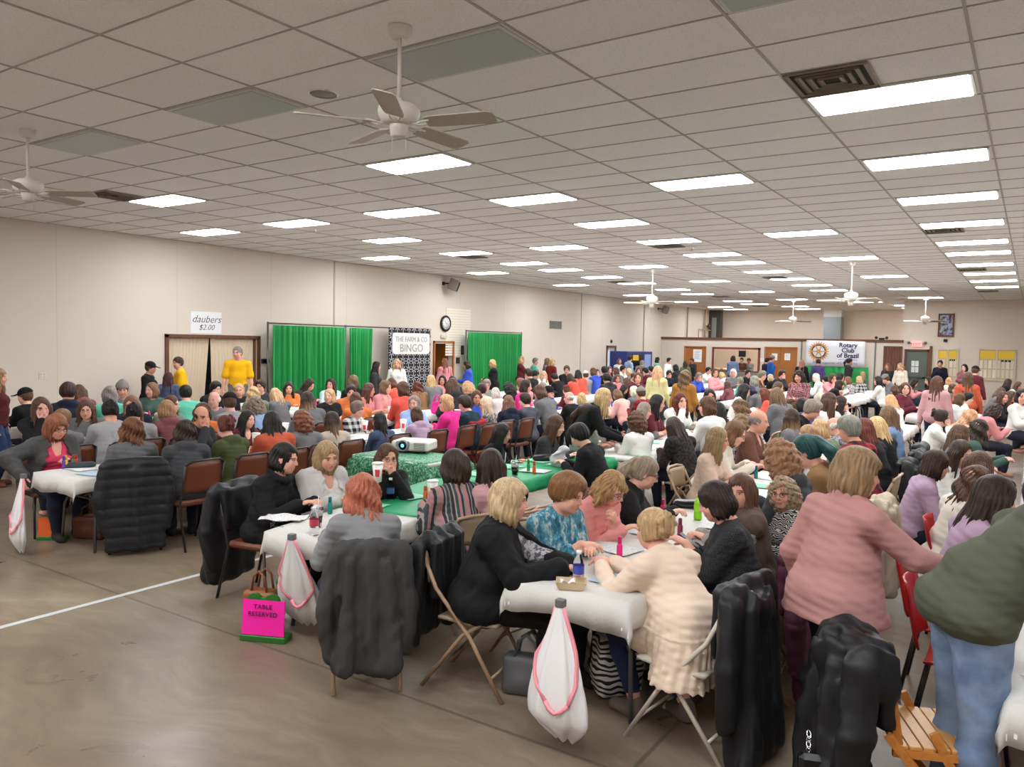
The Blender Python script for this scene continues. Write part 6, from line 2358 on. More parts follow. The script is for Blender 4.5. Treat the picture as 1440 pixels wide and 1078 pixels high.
# order along each side of each row gives the label its place
rank = {}
for key in {(t[9], t[10]) for t in todo}:
    for i, t in enumerate(sorted([q for q in todo if (q[9], q[10]) == key], key=lambda q: q[12])): rank[(t[0], t[1])] = i
NTH = 'first second third fourth fifth sixth seventh eighth ninth tenth eleventh twelfth thirteenth fourteenth fifteenth sixteenth seventeenth eighteenth nineteenth twentieth'.split()
NTH += ['twenty-' + n for n in NTH[:9]] + ['thirtieth'] + ['thirty-' + n for n in NTH[:9]]
SEATS = []
for px, py, f, st, hc, top, gl, pose, rz, key, side, xt, yy, mv in todo:
    dist = math.hypot(xt - CAM[0], yy)
    rzr = math.radians(rz)
    lod = .0095 if dist < 9 else .013 if dist < 15 else .019
    ms, M = body_meshes('s' + pose, SEATED[pose], lod)
    loc, sc_ = place(px + mv[0], py + mv[1], M, rzr, x=xt) if key else place(px, py, M, rzr)
    hw = hair_words(st, hc)
    where = '%s seat on %s side of %s' % (NTH[rank[(px, py)]], 'aisle' if side > 0 else 'wall', ROWORD[key]) if key else '%s of those sitting apart from the rows' % NTH[rank[(px, py)]]
    lab = 'person in %s with %s, %s' % (TOPC[top][1], hw, where)
    if len(lab.replace('-', ' ').split()) > 16: lab = lab.replace(' seat on ', ' on ').replace(' side of ', ' side, ')
    if len(lab.replace('-', ' ').split()) > 16: lab = lab.replace(' row', '') if False else lab.replace('black and white plaid', 'plaid').replace('chin length', 'bobbed').replace('chin-length', 'bobbed')
    if len(lab.replace('-', ' ').split()) > 16: lab = lab.replace('bobbed strawberry blonde', 'reddish').replace('long two tone', 'two-tone').replace('chin-length', 'bobbed')
    if len(lab.replace('-', ' ').split()) > 16: lab = lab.replace(' with %s' % hw, ', %s' % hw.replace(' hair', ''))
    if len(lab.replace('-', ' ').split()) > 16: lab = 'person with %s, %s on %s side, %s' % (hw, NTH[rank[(px, py)]], 'aisle' if side > 0 else 'wall', ROWORD.get(key, 'apart'))
    crowd_person(px, py, f, st, hc, top, pose, rzr, (loc, sc_), lab, dist, 'people seated at the bingo tables', gl)
    people_at.append((loc[0], loc[1], True))
    SEATS.append((loc[0], loc[1], rz, key, side, dist, TOPC[top][1], hw, NTH[rank[(px, py)]]))

# ---------------------------------------------------------------- people on their feet
# px py rz pose hair colour top trousers placement label
UP = [
    (334, 492, -128, 'polo', 'man', 'gr', 'ye', (112, 112, 116), dict(x=.75), 'man with grey hair in a yellow polo shirt standing upright before the pleated partition'),
    (250, 510, 150, 'polo2', 'man', 'db', 'ye', (90, 90, 96), dict(x=.80), 'man with dark hair in a yellow polo shirt talking near the pleated partition edge'),
    (212, 517, -50, 'plain', 'cap', 'bk', 'bk', (30, 30, 34), dict(x=.70), 'person in a black cap and black hooded top against the wall'),
    (237, 532, 48, 'plain', 'long', 'bg', 'dn', (40, 44, 60), dict(x=1.5), 'person with long burgundy hair in a blue denim top, back to the camera'),
    (530, 515, -48, 'plain', 'long', 'bk', 'gd', (30, 30, 36), dict(x=2.2), 'person with long black hair in a charcoal jacket facing the quilted backdrop'),
    (558, 511, -142, 'plain', 'wavy', 'bl', 'wh', (40, 44, 60), dict(x=1.3), 'smiling person with wavy blonde hair in white before the quilted backdrop'),
    (614, 516, 20, 'plain', 'long', 'db', 'gd', (30, 30, 36), dict(x=-.7), 'dark figure with long hair deep in the open doorway'),
    (625, 509, 60, 'plain', 'long', 'lb', 'pk', (40, 40, 50), dict(x=.35), 'person with long light brown hair in pink walking into the doorway'),
    (656, 513, 118, 'hold', 'bob', 'db', 'bu', (40, 40, 56), dict(x=1.8), 'person in a royal blue top reading a tablet beside the curtain stand'),
    (692, 511, 128, 'dress', 'bob', 'bl', 'bk', (24, 24, 26), dict(x=2.0), 'person in a long black dress in front of the far green curtain'),
    (734, 506, -52, 'cross', 'bob', 'bl', 'mr', (40, 36, 44), dict(x=1.2), 'person in a maroon jacket with folded arms at the curtain edge'),
    (753, 508, -70, 'plain', 'short', 'gr', 'mt', (70, 76, 86), dict(x=.9), 'person with short grey hair in a mint top along the wall'),
    (770, 508, -60, 'plain', 'long', 'lb', 'gy', (50, 50, 60), dict(x=.9), 'person with long light brown hair in grey behind the maroon sweater'),
    (777, 509, -14, 'plain', 'bob', 'bl', 'rd', (34, 36, 46), dict(x=1.6), 'person with blonde hair in a dark red sweater along the wall'),
    (871, 508, -120, 'plain', 'bob', 'lb', 'wh', (70, 74, 90), dict(x=1.1), 'person in a white top near the glazed door'),
    (886, 504, -30, 'plain', 'short', 'db', 'lb', (60, 66, 86), dict(x=1.5), 'person in a pale blue jacket in front of the vending machine'),
    (903, 511, -20, 'bend', 'short', 'gr', 'gy', (60, 60, 66), dict(x=2.2), 'stooping person in a grey hooded top before the vending machine'),
    (925, 506, -60, 'plain', 'bob', 'bk', 'te', (50, 50, 60), dict(x=2.2), 'person with black hair in a teal top right of the vending machine'),
    (941, 507, -100, 'plain', 'short', 'bk', 'wh', (50, 50, 60), dict(x=2.6), 'person with dark hair in a white shirt right of the vending machine'),
    (925, 522, 12, 'plain', 'long', 'bl', 'vest', (60, 64, 70), dict(), 'person with tied blonde hair in pale yellow with an olive vest, back turned'),
    (964, 529, 2, 'plain', 'wavy', 'lb', 'must', (36, 36, 40), dict(), 'person in a mustard brown jacket standing in mid-hall, back to the camera'),
    (964, 511, 20, 'plain', 'long', 'db', 'ol', (50, 50, 50), dict(y=31.0), 'person with long dark hair in olive by the single oak door'),
    (973, 507, 150, 'plain', 'man', 'db', 'gd', (50, 50, 50), dict(y=33.8), 'man in a charcoal shirt by the single oak door'),
    (1031, 504, 8, 'hold', 'bob', 'db', 'gb2', (40, 42, 50), dict(y=33.2), 'person with a grey-blue backpack at the serving counter'),
    (1043, 506, 178, 'plain', 'man', 'db', 'br', (60, 60, 60), dict(y=36.4), 'man in brown working behind the serving counter'),
    (1053, 507, 172, 'hold', 'short', 'br', 'lg', (60, 60, 60), dict(y=36.6), 'person in light grey working behind the serving counter'),
    (1086, 504, -60, 'plain', 'beanie', 'gr', 'jb', (50, 54, 66), dict(y=33.0), 'person in a bright blue jacket and grey knit hat by the oak double door'),
    (1079, 507, -40, 'plain', 'short', 'bk', 'nv', (40, 40, 50), dict(y=34.3), 'person in navy half hidden by the bright blue jacket'),
    (1128, 510, 6, 'plain', 'long', 'dl', 'bk', (36, 36, 40), dict(y=31.5), 'person with long dirty blonde hair in black at the banner edge'),
    (1151, 509, 4, 'plain', 'bun', 'db', 'pu', (36, 36, 40), dict(y=32.0), 'person in dark purple standing before the gear emblem'),
    (1195, 508, -70, 'plain', 'pony', 'bk', 'gd', (36, 36, 40), dict(y=33.0), 'person with a black ponytail in profile before the banner lettering'),
    (1123, 529, 168, 'hold', 'curly', 'db', 'pw', (30, 30, 36), dict(), 'person with curly brown hair in a pink and white sweater handing out cards'),
    (1266, 515, 160, 'plain', 'wavy', 'bl', 'cr', (70, 66, 64), dict(y=31.0), 'person with blonde hair in cream before the grey steel door'),
    (1248, 515, 170, 'plain', 'long', 'lb', 'gd', (50, 50, 56), dict(y=31.4), 'person with long light brown hair in charcoal by the shuttered window'),
    (1322, 511, 176, 'plain', 'man', 'db', 'nv', (36, 36, 44), dict(y=33.8), 'man in navy and black standing before the narrow notice board'),
    (1318, 538, -6, 'plain', 'long', 'br', 'pm', (34, 48, 70), dict(), 'person with long brown hair in a pink and maroon sweater standing in the aisle'),
    (1356, 517, 160, 'cross', 'bob', 'bk', 'mv', (40, 36, 40), dict(y=30.0), 'person with dark hair in mauve leaning by the notice boards'),
    (1372, 521, -24, 'plain', 'cap', 'bk', 'mr', (36, 34, 40), dict(y=25.0), 'person in a black hat and maroon sweater on the far aisle'),
    (1361, 531, 8, 'plain', 'long', 'br', 'rs', (40, 44, 60), dict(y=19.5), 'person with long brown hair in a rust and white sweater, back turned'),
    (1181, 541, -70, 'bend', 'bob', 'db', 'bk', (30, 30, 34), dict(y=19.0), 'person in a black coat bending over beside a fur-lined hood'),
    (850, 559, -66, 'bend', 'long', 'bl', 'bk', (34, 36, 46), dict(), 'person with long blonde hair in a black blazer bending over the table with a card'),
]
for px, py, rz, pose, st, hc, top, bot, kw, lab in UP:
    lod_d = {True: 12}.get('x' in kw or not kw, 25)
    spec = STANDING[pose]
    dist = 8 if py > 550 else 13 if px < 700 or py > 520 else 25
    crowd_person(px, py, 'S', st, hc, top, pose, math.radians(rz), kw, lab, dist, 'people standing in the hall', False, bot, None, False)

# chairs behind the seated crowd
CN = {}
for x, y, rz, key, side, dist, topn, hw, nth in SEATS:
    if dist > (13 if side > 0 else 8.5) or key is None: continue
    kind = {'A': 'fold', 'B': 'fold', 'C': 'stack', 'W': 'stack', 'V': 'stack', 'D': 'plastic'}.get(key, 'fold')
    CN[kind] = CN.get(kind, 0) + 1
    put_chair(kind, x, y, math.radians(90 * side), '%s chair under person in %s, %s on %s side, %s' % ({'fold': 'tan folding', 'stack': 'brown stacking', 'plastic': 'red plastic'}[kind], topn.replace('black and white ', ''), nth, 'aisle' if side > 0 else 'wall', ROWORD[key]))
n = 0
for x, y, rz, key, side, dist, topn, hw, nth in SEATS:
    if key == 'A' and side > 0 and dist < 13:
        n += 1
        if n % 5 != 3: put_coat('fleece' if n % 3 else 'puffer', x, y, math.radians(90), M_COATB if n != 2 else fabric_fixed('cream_print', srgb(196, 182, 160)), '%s coat over the chair of the person in %s, %s seat of fifth row' % ('black' if n != 2 else 'cream', topn, nth), 20 + n % 3, .74)
# ---------------------------------------------------------------- chairs and coats of the people nearest the camera
def seat_of(kind, h_, rz, label, coat=None, back=0.0):
    a = math.radians(rz)
    x, y = h_[0] + math.sin(a) * back, h_[1] - math.cos(a) * back
    put_chair(kind, x, y, a, label)
    if coat: put_coat(coat[0], x, y, a, coat[1], coat[2], coat[3] if len(coat) > 3 else 1, coat[4] if len(coat) > 4 else .78, coat[5] if len(coat) > 5 else 1.0)


seat_of('stack', h1, -80, 'brown stacking chair hidden under a black coat at the white table end', ('fleece', M_COATB, 'black coat hanging low from the chair of the black-haired person in black', 31, .80, 1.1))
seat_of('ivory', h2, -95, 'ivory folding chair behind the pale cardigan')
seat_of('fold', h3, -105, 'tan folding chair under the person holding up a paper cup')
seat_of('fold', h4, 46, 'tan folding chair under the pinkish orange haired person', ('fleece', M_COATG, 'charcoal fleece jacket draped over the chair of the orange-haired person', 33, .74, .86), -.06)
seat_of('fold', h5, 66, 'tan folding chair under the striped poncho')
seat_of('fold', h6, 76, 'tan folding chair under the dusty pink top beside the poncho')
seat_of('fold', h7, -80, 'tan folding chair under the blonde person in a long black cardigan', ('fleece', M_COATB, 'black coat on the chair of the blonde person in the long black cardigan', 35, .62, .95), .03)
seat_of('fold', h8, -98, 'tan folding chair under the blue patterned blouse')
seat_of('fold', h9, -98, 'tan folding chair under the coral pink sweatshirt')
seat_of('fold', h10, -80, 'tan folding chair under the black hooded sweatshirt', ('fleece', fabric_fixed('maroon_knit', srgb(96, 44, 54)), 'maroon jacket on the chair beside the black hooded sweatshirt', 36, .5))
seat_of('ivory', h11, 84, 'ivory folding chair under the long cream tunic at the table end', ('hood', M_COATB, 'long black hooded puffer coat over the ivory chair beside the cream tunic', 37, .88, 1.0), .0)
seat_of('fold', h12, 96, 'tan folding chair under the sparkly charcoal top', ('puffer', M_COATP, 'plum padded coat over the chair of the sparkly charcoal top', 38, .84, 1.2), .04)
seat_of('fold', h13, 96, 'tan folding chair of the long-haired person facing the camera', ('puffer', M_COATB, 'black padded coat over the chair of the person facing the camera', 40, .74), .04)
seat_of('fold', h14, 100, 'tan folding chair of the person in the zigzag top')
seat_of('stack', h17, -92, 'brown stacking chair under the bright pink top')
seat_of('stack', h18, 62, 'brown stacking chair with chrome legs under the long-haired person in grey and black', ('puffer', M_COATB, 'long black padded coat over the chair at the near end of the third row', 41, .86, 1.12), .03)
P = at_z(732, 722, .82)
put_chair('fold', P[0] - .27, P[1], math.radians(90), 'empty tan folding chair pushed against the green-clothed table')
P = at_z(668, 600, .80)
put_coat('fleece', P[0] + .30, P[1], math.radians(-90), fabric_fixed('red_fleece', srgb(150, 24, 34)), 'red jacket hanging on a chair beside the green-clothed table', 43, .62)
for px, py, lb in ((1311, 745, 'red plastic chair behind the lavender sweaters'), (1288, 836, 'red plastic chair in front of the bending man')):
    P = at_z(px, py, .74)
    put_chair('plastic', P[0] + .26, P[1], math.radians(-90), lb)
P = at_z(1276, 582, .80)
put_chair('fold', P[0], P[1], math.radians(90), 'tan folding chair under the white jacket by the standing pink and maroon sweater')
put_coat('fleece', P[0], P[1], math.radians(90), fabric_fixed('white_fleece', srgb(214, 210, 206)), 'white jacket on an aisle chair in front of the standing pink and maroon sweater', 44, .74)

# wooden slatted chair with a black coat in the lower right corner
M_PINE = wood_material('golden_pine', srgb(214, 160, 92), srgb(176, 116, 58), .4, (5, 5, 5))
M_ORANGE = wood_material('orange_beech', srgb(206, 134, 62), srgb(178, 104, 40), .35, (5, 5, 5))
P = at_z(1304, 1022, .45)
r = empty('wooden_chair', (P[0], P[1], 0), math.radians(-66), 'golden wooden slatted folding chair in the lower right corner', 'chair')
for k in range(7):
    MB().box((-.20, -.19 + k * .055, .435), (.20, -.19 + k * .055 + .051, .452), bevel=.003).build('slat', M_PINE, r)
for x in (-.21, .19): MB().box((x, -.20, .405), (x + .02, .20, .436)).build('side_rail', M_ORANGE, r)
MB().box((-.21, .195, .40), (.21, .215, .450), bevel=.004).build('front_rail', M_ORANGE, r)
for x in (-.235, .212):
    MB().box((-.0, -.018, -.03), (.022, .018, .62), T(x, -.01, .24, rx=math.radians(40)) @ T(0, 0, -.28)).build('leg', M_ORANGE, r)
    MB().box((-.0, -.018, -.0), (.022, .018, .58), T(x + .023 * (1 if x < 0 else -1), .22, 0.0, rx=math.radians(27))).build('leg', M_ORANGE, r)
    MB().box((-.0, -.018, -.0), (.022, .018, .36), T(x * .8, -.17, .42, rx=math.radians(9))).build('back_post', M_ORANGE, r)
for z, y in ((.66, -.23), (.76, -.245)): MB().box((-.19, y, z - .03), (.19, y + .018, z + .03), bevel=.004).build('back_slat', M_ORANGE, r)
wc = put_coat('hood', P[0] + .07, P[1] + .02, math.radians(-66), M_COATB, 'black hooded coat slung over the wooden slatted chair', 46, .86, 1.28)
wc.scale = (1.02, 1.30, .93)
Q = at_z(1158, 1046, .42)
r = empty('handbag', (Q[0], Q[1], .22), .4, 'small black handbag with silver chain links hanging by the wooden chair', 'handbag')
MB().box((-.10, -.035, 0), (.10, .035, .16), bevel=.02).build('bag_body', mat('black_leather', srgb(20, 19, 20), .3), r)
for x in (-.06, .06):
    for k in range(4): MB().tube([(x + .008 * math.cos(a), .012 * (k % 2) * math.sin(a), .17 + k * .022 + .013 * math.sin(a)) for a in [math.tau * i / 10 for i in range(10)]], .0028, 5, closed=True).build('chain_link', mat('chrome'), r)

# ---------------------------------------------------------------- table things, nearest first
put_dauber(871, 783, 'pink', 'tall pink dauber on the white table before the blue patterned blouse')
put_dauber(956, 754, 'maroon', 'maroon dauber beyond the blonde bun on the white table')
put_dauber(915, 722, 'pink', 'pink dauber in front of the coral pink sweatshirt')
put_dauber(464, 722, 'teal', 'dark teal dauber next to the cup of cola')
put_dauber(598, 704, 'orange', 'orange dauber leaning by the paper cup near the striped poncho')
put_dauber(743, 663, 'green', 'green dauber beside the orange one on the green cloth')
put_dauber(751, 666, 'orange', 'orange dauber beside the green one on the green cloth')
put_dauber(72, 655, 'purple', 'purple dauber on the near white table of the third row')
put_dauber(81, 656, 'yellow', 'yellow dauber on the near white table of the third row')
put_dauber(88, 653, 'red', 'red dauber on the near white table of the third row')
put_dauber(93, 655, 'brown', 'olive brown dauber on the near white table of the third row')
for (px, py), c in zip(((121, 618), (128, 617), (133, 619), (138, 620), (144, 613)), ('violet', 'purple', 'pink', 'violet', 'yellow')):
    put_dauber(px, py, c, '%s dauber in the cluster before the brown-haired person with glasses, at %s' % (c, {121: 'its left end', 128: 'second place', 133: 'its middle', 138: 'fourth place', 144: 'its right end'}[px]))
put_dauber(866, 624, 'pink', 'pink dauber by the ponytailed person in sage green')
put_dauber(1031, 664, 'blue', 'blue dauber before the long-haired person in beige')
put_dauber(1064, 660, 'red', 'red dauber before the person with glasses in cream')
put_dauber(1063, 672, 'teal', 'dark teal dauber behind the straight-haired person facing the camera')
put_dauber(1399, 622, 'orange', 'orange dauber on the right edge table beside the yellow tumbler')
put_dauber(1405, 671, 'salmon', 'salmon dauber on the right edge table nearest the camera')
put_dauber(1434, 616, 'brown', 'dark dauber at the picture edge on the right table')
put_dauber(1424, 590, 'purple', 'purple dauber far along the right edge table')
put_dauber(806, 592, 'yellow', 'yellow dauber before the bald person in black')
W = lambda px, py, z=TZ: on_table(at_z(px, py, z))
water_bottle(W(813, 822), 'clear water bottle with a blue label next to the paper food tray', (70, 80, 170))
water_bottle(W(430, 755), 'clear water bottle with a red and blue label beside the cola', (196, 70, 90), (230, 230, 232))
water_bottle(W(549, 704), 'clear water bottle with a blue label on the green cloth', (60, 90, 140))
water_bottle(W(981, 730), 'lime green drink bottle on the white table', (150, 220, 50), (200, 230, 120), (150, 215, 40))
water_bottle(W(843, 642), 'pale yellow bottle before the ponytailed person in sage green', (200, 210, 120))
water_bottle(W(772, 592), 'clear bottle with a pale label beside the yellow dauber', (200, 200, 214))
cola(W(446, 741), 'clear cup of cola with a white straw on the white cloth')
cola(W(724, 668), 'clear cup of cola with ice on the green cloth', .05)
drink_cup(W(608, 704), 'tall white paper cup with orange marks before the striped poncho', .17, .032, .046, (232, 228, 224), (216, 78, 50))
for px, py, lb in ((355, 629, 'white foam cup with red marks before the black-haired person in maroon'), (491, 606, 'white foam cup with red marks before the person in plaid'), (567, 606, 'white foam cup with red marks beside the lavender hooded top'), (601, 586, 'white foam cup with red marks before the dark teal sweater')):
    drink_cup(W(px, py), lb, .17, .034, .050, (236, 232, 228), (206, 60, 66))
drink_cup(W(709, 672), 'green bottle-shaped cup with a long straw on the green cloth', .10, .028, .030, (40, 110, 60), None, False, .16)
drink_cup(W(1403, 606), 'hot pink tumbler on the right edge table', .24, .040, .046, (226, 50, 150), None)
drink_cup(W(1411, 604), 'lime green tumbler behind the hot pink one', .20, .032, .036, (140, 214, 60), None)
drink_cup(W(1410, 624), 'yellow and black tumbler on the right edge table', .16, .040, .046, (240, 190, 30), (30, 30, 32))
drink_cup(W(1423, 622), 'bright blue tub on the right edge table', .12, .044, .050, (40, 150, 220), None)
drink_cup(W(1428, 650), 'red lidded cup on the right edge table', .12, .045, .052, (196, 50, 60), None)
drink_cup(W(1430, 667), 'blue and white cup on the right edge table', .11, .046, .054, (44, 84, 170), (230, 232, 240))
drink_cup(W(612, 590), 'hot pink tumbler on the table before the dark teal sweater', .20, .05, .055, (220, 40, 140), None)
hnd = local(h15, -32, (.32, .56, 1.055), s15)
drink_cup(hnd - np.array([0, 0, .03]), 'white cup with red marks in the hand of the person in dusty pink', .12, .034, .046, (236, 232, 228), (200, 50, 60))
hnd = local(h3, -112, (.225, .445, .985), .96)
drink_cup(hnd, 'white foam cup with red marks held up by the person in black with glasses', .15, .032, .046, (236, 232, 228), (206, 60, 66))


def phone(P, rz, label, tilt=.25):
    r = empty('phone', tuple(P), rz, label, 'phone')
    MB().box((-.036, -.075, 0), (.036, .075, .008), T(rx=tilt), bevel=.003).build('phone_body', M_BLACK, r)
    MB().box((-.033, -.070, .0082), (.033, .070, .0088), T(rx=tilt)).build('screen', mat('dark_glass'), r)
    return r


phone(W(797, 802), .9, 'dark phone under the fingers of the blonde person in the black cardigan')
phone(W(852, 797), .3, 'dark phone in front of the person with the blonde bun')
phone(W(968, 782) + np.array([0, 0, .10]), 1.8, 'dark phone held by the person in the sparkly top', .6)
phone(W(982, 690) + np.array([0, 0, .08]), -1.2, 'dark phone held by the person in the black hooded sweatshirt', .6)
# paper food tray
P = W(803, 826)
r = empty('food_tray', tuple(P), .5, 'cream paper food tray with leftovers at the white table end', 'food tray')
b = MB()
for k in range(4):
    c = [(-.085, -.06), (.085, -.06), (.085, .06), (-.085, .06)]
    p, q = c[k], c[(k + 1) % 4]
    b.add([(p[0] * .8, p[1] * .8, 0), (q[0] * .8, q[1] * .8, 0), (q[0], q[1], .042), (p[0], p[1], .042)], [(0, 1, 2, 3), (3, 2, 1, 0)])
b.box((-.068, -.048, 0), (.068, .048, .003))
b.build('tray_body', mat('cream_card', srgb(232, 214, 184), .7), r)
MB().lathe([(.001, 0), (.028, .004), (.016, .024), (.001, .03)], 7, T(.01, .0, .004)).build('food_scrap', mat('fried_crust', srgb(190, 126, 60), .7), r)
MB().sheet(lambda u, v: (-.06 + .08 * u, -.03 + .06 * v, .03 + .02 * math.sin(5 * u + 3 * v)), 5, 5, .002).build('napkin', M_PAPER, r)
# eyeglasses and napkins
o = link('eyeglasses', _hair_cache['glasses'])
P = W(402, 740)
o.location, o.rotation_euler = (P[0], P[1], .76), (0, 0, 2.2)
tag(o, 'folded-open eyeglasses lying on the white cloth', 'eyeglasses')
P = W(393, 729)
o = MB().sheet(lambda u, v: (-.16 + .32 * u, -.10 + .2 * v, .006 + .007 * math.sin(9 * u + 4 * v) + .006 * math.sin(7 * v)), 12, 10, .002).build('newspaper', M_CARDW)
o.location, o.rotation_euler = (P[0], P[1], TZ + .010), (0, 0, .5)
tag(o, 'crumpled printed paper at the white table end before the black turtleneck', 'paper')


def soft_bag(name, P, rz, size, m, label, cat, handles=True, seed=1, hm=None):
    w_, d_, h_ = size
    r = empty(name, tuple(P), rz, label, cat)
    s = Solid()
    s.add(rbox((0, 0, h_ * .45), (w_ / 2, d_ / 2, h_ * .45), min(d_ * .3, .04)), .02)
    s.add(ell((0, 0, h_ * .3), (w_ * .52, d_ * .60, h_ * .3)), .03)
    V, F = s.mesh(.010, lambda x, y, z: wob((x, y, z), .006, 30, seed))
    link('bag_body', mesh_np(name, V, F), r, (m,))
    if handles:
        for y in (-.3, .3):
            MB().tube([(-w_ * .25, d_ * y, h_ * .85), (-w_ * .18, d_ * y, h_ * 1.22), (0, d_ * y, h_ * 1.36), (w_ * .18, d_ * y, h_ * 1.22), (w_ * .25, d_ * y, h_ * .85)], .009, 8).build('handle', hm or m, r)
    return r


def zebra():
    m = mat('zebra_print', (.1, .1, .1), .6)
    t, N, L, b = nt(m)
    w_ = node(t, 'ShaderNodeTexWave', wave_type='BANDS', bands_direction='Z')
    w_.inputs['Scale'].default_value, w_.inputs['Distortion'].default_value, w_.inputs['Detail'].default_value = 9, 7, 1
    L.new(coord(t), w_.inputs['Vector'])
    L.new(mix_rgb(t, math_node(t, 'GREATER_THAN', w_.outputs['Fac'], .45), (.012, .012, .014), srgb(206, 200, 196)), b.inputs['Base Color'])
    return m


soft_bag('purse', at_z(742, 975, 0.0), .25, (.30, .13, .27), mat('grey_leather', srgb(92, 92, 94), .4), 'grey leather purse on the floor beside the hanging white bag', 'purse', True, 2)
soft_bag('backpack', at_z(866, 972, 0), .9, (.28, .18, .40), zebra(), 'zebra-striped backpack under the white table', 'backpack', True, 3, M_BLACK)
soft_bag('tote_bag', at_z(128, 756, 0), .5, (.32, .16, .26), mat('brown_leather', srgb(96, 52, 34), .45), 'brown leather tote on the floor under the third row table', 'tote', True, 4)
soft_bag('shoulder_bag', at_z(352, 890, 0) + np.array([-.07, .16, 0]), .3, (.26, .14, .30), mat('tan_leather', srgb(140, 84, 52), .45), 'tan leather bag behind the pink reserved sign', 'bag', True, 5)
soft_bag('gift_bag', W(633, 583), .4, (.20, .10, .26), mat('hot_pink_paper', srgb(228, 44, 150), .5), 'hot pink gift bag standing on a middle table', 'gift bag', True, 6)
soft_bag('pouch', W(112, 657), .9, (.28, .12, .06), mat('dark_print_cloth', srgb(50, 58, 62), .8), 'dark cloth pouch lying beside the daubers on the third row', 'pouch', False, 7)
soft_bag('wallet', W(764, 648), .7, (.26, .14, .09), mat('black_leather'), 'black handbag lying on the table beside the crumpled silver bag', 'handbag', False, 8)
soft_bag('wallet', W(972, 713), .3, (.30, .14, .07), mat('black_leather'), 'black clutch lying on the table before the black hooded sweatshirt', 'handbag', False, 9)
s = Solid()
s.add(ell((0, 0, .07), (.10, .08, .08))).add(cone((0, 0, .10), (.05, .02, .20), .05, .03), .04).add(ell((.06, .01, .2), (.06, .03, .03)), .02)
o = link('plastic_bag', mesh_np('plastic_bag', *s.mesh(.009, lambda x, y, z: wob((x, y, z), .012, 60, 4))), None, (mat('silver_plastic', srgb(196, 196, 202), .25),))
o.location = tuple(W(785, 655))
tag(o, 'crumpled pale grey plastic bag on the green cloth', 'plastic bag')


# white drawstring bags hooked on the table ends
def bag_material():
    m = mat('white_film', srgb(236, 234, 234), .3, spec=.5, alpha=.93)
    t, N, L, b = nt(m)
    b.inputs['Subsurface Weight'].default_value = 0.0
    bump(t, b, noise(t, mapping(t, coord(t), (1, 1, .3)), 22, 4), .5, .01)
    return m


M_BAG = bag_material()
M_DRAW = mat('pink_drawstring', srgb(240, 150, 160), .4)


def trash_bag(x, y, rz, H, wmax, label, zlow, lean=0.0, seed=0, back=0.0, flat=.42):
    """Hangs from (x, y, H) on a table end that faces local -Y."""
    r = empty('drawstring_bag', (x, y, 0), rz, label, 'plastic bag', 'white drawstring bags on the table ends')

    def fn(u, v):
        a = math.tau * u
        z = H - .03 - (H - .03 - zlow) * v
        w_ = wmax * (.14 + .98 * math.sin(min(v, 1) ** 1.15 * math.pi * .66)) * (1 - .66 * max(0, (v - .80) / .20) ** 1.4)
        f = 1 + .10 * math.sin(7 * a + seed + 3 * v) + .06 * math.sin(13 * a + 5 * v)
        return (w_ * math.cos(a) * f + lean * v, -.02 - flat * w_ * (1 - math.sin(a) * f) + back * v, z + .012 * math.sin(5 * a) * v)
    MB().sheet(fn, 48, 26, 0).build('bag_film', M_BAG, r)
    VE = .66

    def on_film(side, v):
        k = (v / VE) ** 3
        u = (180 + 78 * k) / 360 if side < 0 else (360 - 58 * k) / 360
        p = np.array(fn(u, v))
        q = np.array(fn(u, v)) - np.array([lean * v, -.03 - flat * .8 * wmax + back * v, p[2]])
        n_ = np.array([q[0], q[1], 0])
        return p + n_ / (np.linalg.norm(n_) + 1e-6) * .008
    for s_ in (-1, 1):
        MB().tube([on_film(s_, VE * t / 9) for t in range(10)], .011, 6).build('drawstring', M_DRAW, r)
    p0, p1 = on_film(-1, VE), on_film(1, VE)
    MB().tube([p0 * (1 - t) + p1 * t + np.array([0, -.02 * math.sin(math.pi * t), -.045 * math.sin(math.pi * t)]) for t in (0, .25, .5, .75, 1)], .012, 6).build('drawstring', M_DRAW, r)
    MB().box((-.025, -.03, H - .03), (.025, .012, H + .012), bevel=.004).build('tape', mat('grey_tape', srgb(104, 104, 106), .5), r)
    return r


trash_bag(13.06, 3.50, 0, .755, .145, 'white drawstring bag hanging from the end of the fifth row table', .05, .06, 1)
trash_bag(10.90, 3.56, math.radians(14), .755, .15, 'white drawstring bag hanging behind the pink reserved sign', .06, -.02, 3, .26, .30)
trash_bag(7.16, 3.535, 0, .755, .10, 'thin white drawstring bag hanging from the third row table end', .03, .0, 5)


# reserved signs
def reserved(P, rz, board, base, label, words, s=1.0, bumps=True):
    r = empty('reserved_sign', tuple(P), rz, label, 'sign')
    r.scale = (s,) * 3
    MB().box((-.17, -.06, 0), (.17, .06, .045), bevel=.006).build('sign_base', base, r)
    MB().box((-.155, -.055, .045), (.155, -.045, .285), T(rx=-.08)).build('sign_board', board, r)
    MB().box((-.05, -.03, .04), (.05, .0, .30)).build('back_post', base, r)
    if bumps:
        for x in (-.075, .055):
            b = MB()
            pl = [(x + .055 * math.cos(math.pi * k / 10), .275 + .055 * math.sin(math.pi * k / 10)) for k in range(11)]
            b.prism(pl, .0, .03, Matrix(((1, 0, 0, 0), (0, 0, -1, 0), (0, 1, 0, 0), (0, 0, 0, 1))))
            b.build('rounded_top', base, r)
    if words:
        for w_, z in (('TABLE', .232), ('RESERVED', .182)): text('lettering', w_, .044, T(.0, -.0565 + (z - .045) * -.0, z, rx=0) @ T(0, .014 - .0 + (z - .2) * .08, 0) @ T(0, -.006, 0) @ FACE_Y, M_INK, r, .0012, bold=.0, spacing=1.12)
    return r


